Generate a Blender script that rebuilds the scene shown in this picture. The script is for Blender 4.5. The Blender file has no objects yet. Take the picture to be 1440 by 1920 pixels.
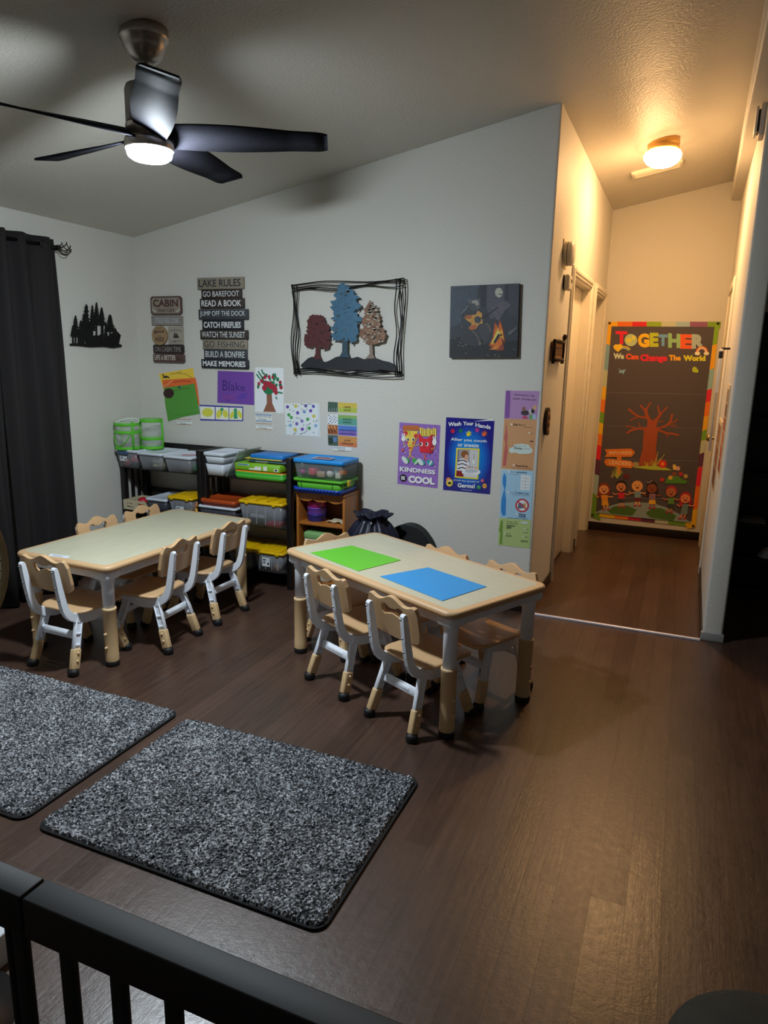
import bpy, bmesh, math, random
from math import pi, sin, cos, radians
from mathutils import Vector, Matrix
from mathutils.geometry import tessellate_polygon

scene = bpy.context.scene
COL = scene.collection

# ------------------------------------------------------------------ camera, world, exposure
def setup_camera():
    yaw, pit, rol, f = 0.394516663, 0.215380030, 0.0212098410, 1309.37
    cy, sy, cp, sp = cos(yaw), sin(yaw), cos(pit), sin(pit)
    d = Vector((-sy*cp, cy*cp, -sp)); r = Vector((cy, sy, 0)); u = r.cross(d)
    r2 = r*cos(rol) + u*sin(rol); u2 = u*cos(rol) - r*sin(rol)
    cam = bpy.data.cameras.new('camera'); o = bpy.data.objects.new('camera', cam); COL.objects.link(o)
    cam.sensor_fit = 'VERTICAL'; cam.sensor_height = 36.0; cam.sensor_width = 27.0
    cam.lens = f/1920*36.0
    cam.clip_start = 0.02
    m = Matrix((r2, u2, -d)).transposed().to_4x4(); m.translation = (0, 0, 1.5)
    o.matrix_world = m
    scene.camera = o
setup_camera()
w = bpy.data.worlds.new('world'); scene.world = w; w.use_nodes = True
w.node_tree.nodes['Background'].inputs[0].default_value = (0.6, 0.7, 1, 1)
w.node_tree.nodes['Background'].inputs[1].default_value = 0.0
vs = scene.view_settings
vs.view_transform = 'Standard'; vs.look = 'None'; vs.gamma = 1; vs.use_curve_mapping = False
vs.exposure = 1.06
LED_STRENGTH, LED_COLOR = 350.0, (0.82, 0.925, 1.0)
DOME_STRENGTH, DOME_COLOR = 62.0, (1.0, 0.57, 0.24)

# ------------------------------------------------------------------ materials
def lin(h):
    v = [int(h[i:i+2], 16)/255 for i in (0, 2, 4)]
    return tuple(x/12.92 if x <= .04045 else ((x+.055)/1.055)**2.4 for x in v) + (1.0,)
MATS = {}
def M(name, col, rough=.5, metal=0, nv=.06, ns=30, bump=0, bs=200, spec=.5, alpha=1, emit=0, aniso=None, coat=0, stretch=None):
    if name in MATS: return MATS[name]
    m = bpy.data.materials.new(name); m.use_nodes = True
    nt = m.node_tree; N = nt.nodes; Lk = nt.links
    p = N['Principled BSDF']; out = N['Material Output']
    c = lin(col) if isinstance(col, str) else tuple(col)+(1,)
    p.inputs['Roughness'].default_value = rough; p.inputs['Metallic'].default_value = metal
    p.inputs['Specular IOR Level'].default_value = spec
    p.inputs['Coat Weight'].default_value = coat
    tc = N.new('ShaderNodeTexCoord'); mp = N.new('ShaderNodeMapping'); Lk.new(tc.outputs['Object'], mp.inputs[0])
    if stretch: mp.inputs['Scale'].default_value = stretch
    nz = N.new('ShaderNodeTexNoise'); nz.inputs['Scale'].default_value = ns; nz.inputs['Detail'].default_value = 3
    Lk.new(mp.outputs[0], nz.inputs['Vector'])
    mx = N.new('ShaderNodeMix'); mx.data_type = 'RGBA'
    mx.inputs['A'].default_value = tuple(max(0, x*(1-nv)) for x in c[:3])+(1,)
    mx.inputs['B'].default_value = tuple(min(1, x*(1+nv)) for x in c[:3])+(1,)
    Lk.new(nz.outputs['Fac'], mx.inputs['Factor']); Lk.new(mx.outputs['Result'], p.inputs['Base Color'])
    if bump:
        n2 = N.new('ShaderNodeTexNoise'); n2.inputs['Scale'].default_value = bs; n2.inputs['Detail'].default_value = 2
        Lk.new(mp.outputs[0], n2.inputs['Vector'])
        b = N.new('ShaderNodeBump'); b.inputs['Strength'].default_value = bump; b.inputs['Distance'].default_value = .01
        Lk.new(n2.outputs['Fac'], b.inputs['Height']); Lk.new(b.outputs[0], p.inputs['Normal'])
    if emit:
        p.inputs['Emission Color'].default_value = c; p.inputs['Emission Strength'].default_value = emit
    if alpha < 1:
        t = N.new('ShaderNodeBsdfTransparent'); ms = N.new('ShaderNodeMixShader'); ms.inputs[0].default_value = alpha
        Lk.new(t.outputs[0], ms.inputs[1]); Lk.new(p.outputs[0], ms.inputs[2]); Lk.new(ms.outputs[0], out.inputs[0])
    MATS[name] = m; return m
def ink(h, gain=1.0, rough=.65, nv=.03):
    return M('ink_%s_%g_%g_%g' % (h, gain, rough, nv), tuple(min(.92, x*gain) for x in lin(h)[:3]), rough, nv=nv, ns=80)

# ------------------------------------------------------------------ mesh builder
class MB:
    def __init__(s): s.v = []; s.f = []; s.mi = []; s.sm = []; s.mats = []
    def mat(s, m):
        if m not in s.mats: s.mats.append(m)
        return s.mats.index(m)
    def add(s, verts, faces, m, smooth=False, T=None):
        o = len(s.v); k = s.mat(m)
        for p in verts:
            p = Vector(p); s.v.append(tuple(T @ p if T is not None else p))
        for f in faces: s.f.append([i+o for i in f]); s.mi.append(k); s.sm.append(smooth)
        return s
    def box(s, x0, x1, y0, y1, z0, z1, m, T=None, bev=0, seg=2):
        if not bev:
            V = [(x, y, z) for z in (z0, z1) for y in (y0, y1) for x in (x0, x1)]
            return s.add(V, [(0, 2, 3, 1), (4, 5, 7, 6), (0, 1, 5, 4), (2, 6, 7, 3), (0, 4, 6, 2), (1, 3, 7, 5)], m, False, T)
        bm = bmesh.new(); bmesh.ops.create_cube(bm, size=1)
        for v in bm.verts: v.co = Vector(((x0+x1)/2+v.co.x*(x1-x0), (y0+y1)/2+v.co.y*(y1-y0), (z0+z1)/2+v.co.z*(z1-z0)))
        b = min(bev, .49*min(abs(x1-x0), abs(y1-y0), abs(z1-z0)))
        bmesh.ops.bevel(bm, geom=bm.edges[:], offset=b, segments=seg, affect='EDGES', profile=.5)
        return s.bm(bm, m, True, T)
    def bm(s, bm, m, smooth=True, T=None):
        bm.verts.index_update()
        s.add([v.co.copy() for v in bm.verts], [[v.index for v in f.verts] for f in bm.faces], m, smooth, T); bm.free(); return s
    def tube(s, pts, r, m, n=8, closed=False, caps=True, T=None):
        pts = [Vector(p) for p in pts]; k = len(pts); V = []; F = []
        rr = r if isinstance(r, (list, tuple)) else [r]*k
        up = None
        for i, p in enumerate(pts):
            a = pts[(i-1) % k] if (closed or i > 0) else p; b = pts[(i+1) % k] if (closed or i < k-1) else p
            t = (b-a).normalized()
            if up is None:
                up = Vector((0, 0, 1)) if abs(t.z) < .9 else Vector((1, 0, 0))
            side = t.cross(up); 
            if side.length < 1e-6: side = t.orthogonal()
            side.normalize(); up = side.cross(t).normalized()
            for j in range(n):
                q = 2*pi*j/n; V.append(p + side*cos(q)*rr[i] + up*sin(q)*rr[i])
        for i in range(k if closed else k-1):
            for j in range(n):
                F.append((i*n+j, i*n+(j+1) % n, ((i+1) % k)*n+(j+1) % n, ((i+1) % k)*n+j))
        if caps and not closed: F.append(list(range(n))[::-1]); F.append([(k-1)*n+j for j in range(n)])
        return s.add(V, F, m, True, T)
    def lathe(s, prof, m, n=28, T=None, a0=0, a1=2*pi, smooth=True):
        full = abs(a1-a0-2*pi) < 1e-6; V = []; F = []; k = len(prof); c = n if full else n+1
        for i in range(c):
            a = a0+(a1-a0)*i/n
            for r, z in prof: V.append((r*cos(a), r*sin(a), z))
        for i in range(n):
            for j in range(k-1):
                a, b = i*k+j, ((i+1) % c)*k+j
                F.append((a, b, b+1, a+1))
        return s.add(V, F, m, smooth, T)
    def poly(s, pts2, m, y=0.0, T=None):          # flat polygon in local XZ facing -Y
        P3 = [Vector((p[0], 0, p[1])) for p in pts2]
        for t in tessellate_polygon([P3]):
            a, b, c = (P3[i] for i in t)
            tri = t if (b-a).cross(c-a).y < 0 else (t[0], t[2], t[1])
            s.add([(P3[i].x, y, P3[i].z) for i in tri], [(0, 1, 2)], m, False, T)
        return s
    def prism(s, loops, d0, d1, m, axes='xz', T=None, side=None):
        """extrude outline (first loop) with holes along the third axis from d0 to d1"""
        if isinstance(loops[0][0], (int, float)): loops = [loops]
        def P(p, d): return {'xz': (p[0], d, p[1]), 'xy': (p[0], p[1], d), 'yz': (d, p[0], p[1])}[axes]
        flat = [Vector((p[0], p[1], 0)) for L in loops for p in L]
        tris = tessellate_polygon([[Vector((p[0], p[1], 0)) for p in L] for L in loops])
        n = len(flat); V = [P(p, d0) for p in flat]+[P(p, d1) for p in flat]
        s.add(V, [tuple(t) for t in tris]+[tuple(i+n for i in reversed(t)) for t in tris], m, False, T)
        F = []; o = 0
        for L in loops:
            k = len(L)
            for i in range(k): F.append((o+i, o+(i+1) % k, o+(i+1) % k+n, o+i+n))
            o += k
        return s.add(V, F, side or m, False, T)
    def build(s, name, parent=None, loc=None, rot=None, fix=True, bevel=0, seg=2):
        me = bpy.data.meshes.new(name); me.from_pydata(s.v, [], s.f)
        for m in s.mats: me.materials.append(m)
        me.polygons.foreach_set('material_index', s.mi); me.polygons.foreach_set('use_smooth', s.sm)
        if fix:
            b = bmesh.new(); b.from_mesh(me); bmesh.ops.remove_doubles(b, verts=b.verts, dist=1e-6)
            bmesh.ops.recalc_face_normals(b, faces=b.faces); b.to_mesh(me); b.free()
        me.update()
        o = bpy.data.objects.new(name, me); COL.objects.link(o)
        if parent: o.parent = parent
        if loc: o.location = loc
        if rot: o.rotation_euler = rot
        if bevel:
            md = o.modifiers.new('bevel', 'BEVEL'); md.width = bevel; md.segments = seg; md.limit_method = 'ANGLE'; md.angle_limit = radians(50)
        return o
def tag(o, label, cat, group=None):
    o['label'] = label; o['category'] = cat
    if group: o['group'] = group
    return o
def thing(name, label, cat, loc=(0, 0, 0), rz=0, group=None):
    o = bpy.data.objects.new(name, None); COL.objects.link(o); o.empty_display_size = .05
    o.location = loc; o.rotation_euler = (0, 0, rz)
    return tag(o, label, cat, group)
def struct(o): o['kind'] = 'structure'; return o
def children(o): return [c for c in bpy.data.objects if c.parent is o]
def copy_tree(o, parent=None):
    c = o.copy(); COL.objects.link(c)
    if parent is not None: c.parent = parent
    for ch in children(o): copy_tree(ch, c)
    return c
def rrect(x0, x1, y0, y1, r, n=5):
    out = []
    for cx, cy, a in ((x1-r, y1-r, 0), (x0+r, y1-r, pi/2), (x0+r, y0+r, pi), (x1-r, y0+r, 1.5*pi)):
        for i in range(n+1): t = a+pi/2*i/n; out.append((cx+r*cos(t), cy+r*sin(t)))
    return out
def circle(cx, cy, rx, ry=None, n=20): return [(cx+rx*cos(2*pi*i/n), cy+(ry or rx)*sin(2*pi*i/n)) for i in range(n)]

# ------------------------------------------------------------------ lettering and flat artwork
FONT = {}
def glyphs(t, bold, sh):
    k = (t, bold, sh)
    if k in FONT: return FONT[k]
    c = bpy.data.curves.new('t', 'FONT'); c.body = t; c.offset = bold; c.shear = sh; c.resolution_u = 3
    o = bpy.data.objects.new('t', c); COL.objects.link(o)
    me = bpy.data.meshes.new_from_object(o)
    V = [(v.co.x, v.co.y) for v in me.vertices]; F = [tuple(p.vertices) for p in me.polygons]
    bpy.data.objects.remove(o); bpy.data.curves.remove(c); bpy.data.meshes.remove(me)
    x0 = min(v[0] for v in V); x1 = max(v[0] for v in V); y0 = min(v[1] for v in V); y1 = max(v[1] for v in V)
    FONT[k] = ([((x-x0)/(x1-x0), (y-y0)/(y1-y0)) for x, y in V], F); return FONT[k]
def text(mb, t, quad, m, y, bold=0, sh=0, T=None):
    V, F = glyphs(t, bold, sh); a, b, c, d = [Vector(q) for q in quad]
    P = [(a*(1-u)+b*u)*(1-v)+(d*(1-u)+c*u)*v for u, v in V]
    for f in F:
        pts = [P[i] for i in f]
        ar = sum(pts[i].x*pts[(i+1) % len(pts)].y-pts[(i+1) % len(pts)].x*pts[i].y for i in range(len(pts)))
        if ar < 0: pts.reverse()
        mb.add([(p.x, y, p.y) for p in pts], [list(range(len(pts)))], m, False, T)
def tbox(mb, t, x0, x1, z0, z1, m, y, bold=0, sh=0, T=None): text(mb, t, [(x0, z0), (x1, z0), (x1, z1), (x0, z1)], m, y, bold, sh, T)
def stroke(mb, pts, wd, m, y, T=None):
    pts = [Vector(p) for p in pts]; L = []; R = []
    for i, p in enumerate(pts):
        a = pts[max(0, i-1)]; b = pts[min(len(pts)-1, i+1)]; t = (b-a).normalized() if (b-a).length > 1e-9 else Vector((1, 0)); n = Vector((-t.y, t.x))*wd/2
        e = -t*wd*.3 if i == 0 else t*wd*.3 if i == len(pts)-1 else Vector((0, 0))
        L.append(p+n+e); R.append(p-n+e)
    for i in range(len(pts)-1):
        mb.add([(q.x, y, q.y) for q in (R[i], R[i+1], L[i+1], L[i])], [(0, 1, 2, 3)], m, False, T)
def pairs(a): return [(a[i]/1000, a[i+1]/1000) for i in range(0, len(a), 2)]
def art(mb, key, gain=1.0, rough=.65, step=.00005, thick=.0006, T=None, y0=0.0, nv=.03):
    """paper sheet with its printed or drawn pattern; returns nothing, fills mb"""
    D = ARTS[key]; y = y0-thick
    if D[1]:
        mb.prism(pairs(D[1][1]), y0, y, ink(D[1][0], gain, rough), 'xz', T)
    else: y = y0-.0002
    for c in D[2:]:
        y -= step
        if c[0] == 'P': mb.poly(pairs(c[2]), ink(c[1], gain, rough, nv), y, T)
        elif c[0] == 'S': stroke(mb, pairs(c[3]), c[2], ink(c[1], gain, rough), y, T)
        else: text(mb, c[2], pairs(c[3]), ink(c[1], gain, rough), y, c[4], c[5], T)
# ------------------------------------------------------------------ the room
BACK = 4.095; LEFT = -3.65; FAR = 6.56
def hx(y): return .0165*(y-BACK) if y > BACK else 0.0
def ceil_z(x, y): return 2.297+.187*(x-LEFT)-(.033*(y-BACK) if y > BACK else 0)
def wall_paint(name, col, rough, bump, scale):
    m = M(name, col, rough, nv=.025, ns=2.5, spec=.35)
    nt = m.node_tree; N = nt.nodes; p = N['Principled BSDF']
    tc = N['Texture Coordinate']
    v = N.new('ShaderNodeTexNoise'); v.inputs['Scale'].default_value = scale; v.inputs['Detail'].default_value = 4; v.inputs['Roughness'].default_value = .55
    nt.links.new(tc.outputs['Object'], v.inputs['Vector'])
    b = N.new('ShaderNodeBump'); b.inputs['Strength'].default_value = bump; b.inputs['Distance'].default_value = .006
    nt.links.new(v.outputs['Fac'], b.inputs['Height']); nt.links.new(b.outputs[0], p.inputs['Normal']); return m
WALL = wall_paint('wall_paint', 'd5d2ca', .62, .35, 60)
CEIL = wall_paint('ceiling_paint', 'cfcabf', .45, .75, 75)
TRIM = M('trim_paint', 'ddd6c6', .4, nv=.03)
DARKBASE = M('dark_base_wood', '1c1310', .4, nv=.3, ns=60)
def floor_material():
    m = bpy.data.materials.new('vinyl_plank_floor'); m.use_nodes = True; nt = m.node_tree; N = nt.nodes; L = nt.links; p = N['Principled BSDF']
    tc = N.new('ShaderNodeTexCoord'); mp = N.new('ShaderNodeMapping'); mp.inputs['Rotation'].default_value = (0, 0, pi/2)
    L.new(tc.outputs['Object'], mp.inputs[0])
    br = N.new('ShaderNodeTexBrick'); br.offset = .37; br.inputs['Scale'].default_value = 1.0; br.inputs['Brick Width'].default_value = .92; br.inputs['Row Height'].default_value = .096
    br.inputs['Mortar Size'].default_value = .0009; br.inputs['Mortar Smooth'].default_value = .2; br.inputs['Bias'].default_value = 0
    br.inputs['Color1'].default_value = (0, 0, 0, 1); br.inputs['Color2'].default_value = (1, 1, 1, 1); br.inputs['Mortar'].default_value = (.5, .5, .5, 1)
    L.new(mp.outputs[0], br.inputs['Vector'])
    mp2 = N.new('ShaderNodeMapping'); mp2.inputs['Scale'].default_value = (60, 3.0, 1); L.new(tc.outputs['Object'], mp2.inputs[0])
    gr = N.new('ShaderNodeTexNoise'); gr.inputs['Scale'].default_value = 1.0; gr.inputs['Detail'].default_value = 6; gr.inputs['Roughness'].default_value = .65; L.new(mp2.outputs[0], gr.inputs['Vector'])
    bl = N.new('ShaderNodeTexNoise'); bl.inputs['Scale'].default_value = 3.5; bl.inputs['Detail'].default_value = 4; L.new(tc.outputs['Object'], bl.inputs['Vector'])
    r = N.new('ShaderNodeValToRGB'); r.color_ramp.elements[0].position = .25; r.color_ramp.elements[0].color = FLOOR_DARK; r.color_ramp.elements[1].position = .8; r.color_ramp.elements[1].color = FLOOR_LIGHT
    a = N.new('ShaderNodeMath'); a.operation = 'MULTIPLY_ADD'; a.inputs[1].default_value = .10; L.new(br.outputs['Color'], a.inputs[0])
    b = N.new('ShaderNodeMath'); b.operation = 'MULTIPLY_ADD'; b.inputs[1].default_value = .55; L.new(gr.outputs['Fac'], b.inputs[0]); L.new(a.outputs[0], b.inputs[2])
    a.inputs[2].default_value = 0.12
    c = N.new('ShaderNodeMath'); c.operation = 'MULTIPLY_ADD'; c.inputs[1].default_value = .25; L.new(bl.outputs['Fac'], c.inputs[0]); L.new(b.outputs[0], c.inputs[2])
    L.new(c.outputs[0], r.inputs[0])
    mx = N.new('ShaderNodeMix'); mx.data_type = 'RGBA'; L.new(br.outputs['Fac'], mx.inputs['Factor']); L.new(r.outputs[0], mx.inputs['A']); mx.inputs['B'].default_value = (.018, .011, .008, 1)
    L.new(mx.outputs['Result'], p.inputs['Base Color'])
    fn = N.new('ShaderNodeTexNoise'); fn.inputs['Scale'].default_value = 38; fn.inputs['Detail'].default_value = 5; fn.inputs['Roughness'].default_value = .75; L.new(tc.outputs['Object'], fn.inputs['Vector'])
    rm = N.new('ShaderNodeMath'); rm.operation = 'MULTIPLY_ADD'; rm.inputs[1].default_value = .35; L.new(br.outputs['Color'], rm.inputs[0]); L.new(fn.outputs['Fac'], rm.inputs[2])
    rr = N.new('ShaderNodeMapRange'); rr.inputs['To Min'].default_value = .20; rr.inputs['To Max'].default_value = .40; L.new(rm.outputs[0], rr.inputs['Value']); L.new(rr.outputs[0], p.inputs['Roughness'])
    b0 = N.new('ShaderNodeBump'); b0.inputs['Strength'].default_value = .22; b0.inputs['Distance'].default_value = .004; L.new(fn.outputs['Fac'], b0.inputs['Height'])
    bu = N.new('ShaderNodeBump'); L.new(b0.outputs[0], bu.inputs['Normal']); bu.inputs['Strength'].default_value = .25; bu.inputs['Distance'].default_value = .002; L.new(gr.outputs['Fac'], bu.inputs['Height'])
    bu2 = N.new('ShaderNodeBump'); bu2.inputs['Strength'].default_value = .25; bu2.inputs['Distance'].default_value = .0015; bu2.invert = True; L.new(br.outputs['Fac'], bu2.inputs['Height']); L.new(bu.outputs[0], bu2.inputs['Normal'])
    L.new(bu2.outputs[0], p.inputs['Normal']); p.inputs['Specular IOR Level'].default_value = .75
    return m
FLOOR_DARK, FLOOR_LIGHT = (.013, .0085, .0075, 1), (.108, .055, .036, 1)
FLOOR = floor_material()
fl = MB(); fl.box(-3.8, 3.6, -2.6, FAR+.1, -.05, 0, FLOOR); fl.add([(-.114, 2.05, .0002), (-.011, 2.05, .0002), (-.011, 2.084, .0026), (-.114, 2.084, .0026), (-.011, 2.085, .0), (-.114, 2.085, .0)], [(0, 1, 2, 3), (3, 2, 4, 5)], FLOOR)   # one plank end has lifted
struct(fl.build('floor', fix=False))
# ceiling: one sloping sheet with thickness; it climbs from the left wall to the beam and falls beyond it
RIDGE = .28
cb = MB(); ys = [-2.6, BACK, FAR+.05]
for x0, x1 in ((-3.75, RIDGE), (RIDGE, 3.6)):
    for y0, y1 in ((ys[0], ys[1]), (ys[1], ys[2])):
        def zc(x, y): return ceil_z(min(x, 2*RIDGE-x), y)
        q = [(x0, y0), (x1, y0), (x1, y1), (x0, y1)]
        V = [(x, y, zc(x, y)) for x, y in q]+[(x, y, zc(x, y)+.06) for x, y in q]
        cb.add(V, [(0, 3, 2, 1), (4, 5, 6, 7), (0, 1, 5, 4), (1, 2, 6, 5), (2, 3, 7, 6), (3, 0, 4, 7)], CEIL)
struct(cb.build('ceiling', fix=False))
def slab(name, poly, d0, d1, axes, m): return struct(MB().prism(poly, d0, d1, m, axes).build(name))
slab('wall_left', [(-2.6, 0), (4.2, 0), (4.2, 2.297), (-2.6, 2.297)], LEFT-.1, LEFT, 'yz', WALL)
XC = -.737
slab('wall_back', [(LEFT, 0), (XC-.012, 0), (XC-.012, ceil_z(XC, 4)), (LEFT, 2.297)], BACK, BACK+.1, 'xz', WALL)
slab('wall_front', [(LEFT-.1, 0), (3.6, 0), (3.6, 2.42), (RIDGE, 3.03), (LEFT-.1, 2.28)], -2.6, -2.5, 'xz', WALL)
slab('wall_right', [(-2.6, 0), (FAR, 0), (FAR, 2.42), (-2.6, 2.42)], 3.5, 3.6, 'yz', WALL)
slab('wall_far', [(-.8, 0), (3.6, 0), (3.6, 2.42), (RIDGE, 2.95), (-.8, 2.76)], FAR, FAR+.1, 'xz', WALL)
# hall left wall with two door openings (local s along +Y from the corner, t towards the hall)
def hallT(): return Matrix.Translation((XC, BACK, 0)) @ Matrix.Rotation(-math.atan(.0182), 4, 'Z')
HT = hallT(); S0, S1 = 0.0, FAR-BACK+.02
D1 = (.735, 1.545); D2 = (1.80, 2.40); DH = 2.055
hl = MB(); wt = .11
zt = lambda s: ceil_z(XC, BACK+s)+.02
def hall_piece(a, b, z0):
    hl.prism([(a, z0), (b, z0), (b, zt(b)), (a, zt(a))], -wt, 0, WALL, 'yz', HT)
hall_piece(S0+.012, D1[0], 0); hall_piece(D1[1], D2[0], 0); hall_piece(D2[1], S1, 0); hall_piece(D1[0], D1[1], DH); hall_piece(D2[0], D2[1], DH)
hl.prism([(0, 0), (.012, 0), (.012, zt(0)), (0, zt(0))], -wt, -.012, WALL, 'yz', HT)
hl.lathe([(.012, 0), (.012, zt(0)-.01)], WALL, 6, HT @ Matrix.Translation((-.012, .012, 0)), a0=-pi/2, a1=0)   # rounded drywall corner
struct(hl.build('wall_hall_left', fix=False))
for k, (a, b) in enumerate((D1, D2)):
    t = MB()
    for y0, y1 in ((a-.058, a), (b, b+.058)): t.box(-.0, .014, y0, y1, 0, DH+.058, TRIM, HT, .004); t.box(.014, .02, y0+.012, y1-.02, 0, DH+.04, TRIM, HT, .003)
    t.box(0, .014, a, b, DH, DH+.058, TRIM, HT, .004); t.box(.014, .02, a, b, DH+.02, DH+.046, TRIM, HT, .003)
    for y0, y1 in ((a, a+.016), (b-.016, b)): t.box(-wt, .002, y0, y1, 0, DH, TRIM, HT)
    t.box(-wt, .002, a, b, DH-.016, DH, TRIM, HT)
    struct(t.build('trim_%d' % (k+1), fix=False))
    d = struct(MB().box(-.10, -.06, a+.017, b-.017, .02, DH-.018, TRIM, HT, .003).build('door_%d' % (k+1), fix=False))
    kb = MB(); ks = a+.075 if k else a+.07
    kb.lathe([(0, .062), (.018, .060), (.027, .048), (.027, .038), (.014, .028), (.011, .01), (.03, .006), (.03, 0)], M('door_knob_steel', 'b9b2a6', .22, 1), 20,
             HT @ Matrix.Translation((-.06, ks, .93)) @ Matrix.Rotation(pi/2, 4, 'Y'))
    ko = kb.build('door_knob', parent=d)
# hall right wall, its end and the door casing deep in it
XR = .243; RT = Matrix.Translation((XR, BACK, 0)) @ Matrix.Rotation(-math.atan(.0146), 4, 'Z')
rb = MB(); rb.box(0, .102, 0, FAR-BACK+.01, 0, 2.79, WALL, RT, .012, 3); struct(rb.build('wall_hall_right', fix=False))
tr = MB()
for y0, y1 in ((1.38, 1.44), (2.22, 2.28)): tr.box(-.016, .0, y0, y1, 0, 2.1, TRIM, RT, .004)
tr.box(-.016, 0, 1.44, 2.22, 2.04, 2.1, TRIM, RT, .004); struct(tr.build('trim_3', fix=False))
d3 = struct(MB().box(-.006, .0, 1.44, 2.22, .02, 2.04, TRIM, RT).build('door_3', fix=False))
MB().lathe([(0, .062), (.018, .060), (.027, .048), (.027, .038), (.014, .028), (.011, .01), (.03, .006), (.03, 0)], M('brass_knob', 'b89a5a', .25, 1), 20, RT @ Matrix.Translation((-.006, 1.52, .99)) @ Matrix.Rotation(-pi/2, 4, 'Y')).build('door_knob', parent=d3)
# ridge beam boxed in drywall over the hall right wall
bmx = MB(); BT = Matrix.Translation((.162, BACK, 0)) @ Matrix.Rotation(-math.atan(.0166), 4, 'Z')
bmx.box(0, .26, -6.6, FAR-BACK, 2.79, 3.06, WALL, BT, .012, 3); struct(bmx.build('trim_beam', fix=False))
# base boards
b = MB(); b.box(-.69, .27, FAR-.012, FAR, 0, .075, DARKBASE, None, .003); struct(b.build('baseboard_far'))
b = MB(); b.box(0, .011, .02, D1[0]-.058, 0, .07, DARKBASE, HT, .003); b.box(0, .011, D1[1]+.058, D2[0]-.058, 0, .07, DARKBASE, HT, .003); struct(b.build('baseboard_hall_left', fix=False))
b = MB(); b.box(-3.65, XC, BACK-.011, BACK, 0, .07, DARKBASE, None, .003); struct(b.build('baseboard_back'))
b = MB(); b.box(LEFT, LEFT+.011, -2.5, BACK, 0, .07, DARKBASE, None, .003); struct(b.build('baseboard_left'))
b = MB(); b.box(-.011, 0, .03, 1.38, 0, .05, DARKBASE, RT, .003); b.box(-.008, .11, -.008, .03, 0, .045, M('grey_vinyl_base', '8c8c88', .5), RT, .003); struct(b.build('baseboard_hall_right', fix=False))
th = MB(); th.prism([(-.72, .012), (-.72, 0), (.235, 0), (.235, .012)], 4.060, 4.078, M('threshold_aluminium', 'e4e2ee', .35, .3), 'xz'); struct(th.build('trim_threshold', bevel=.003))

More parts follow.
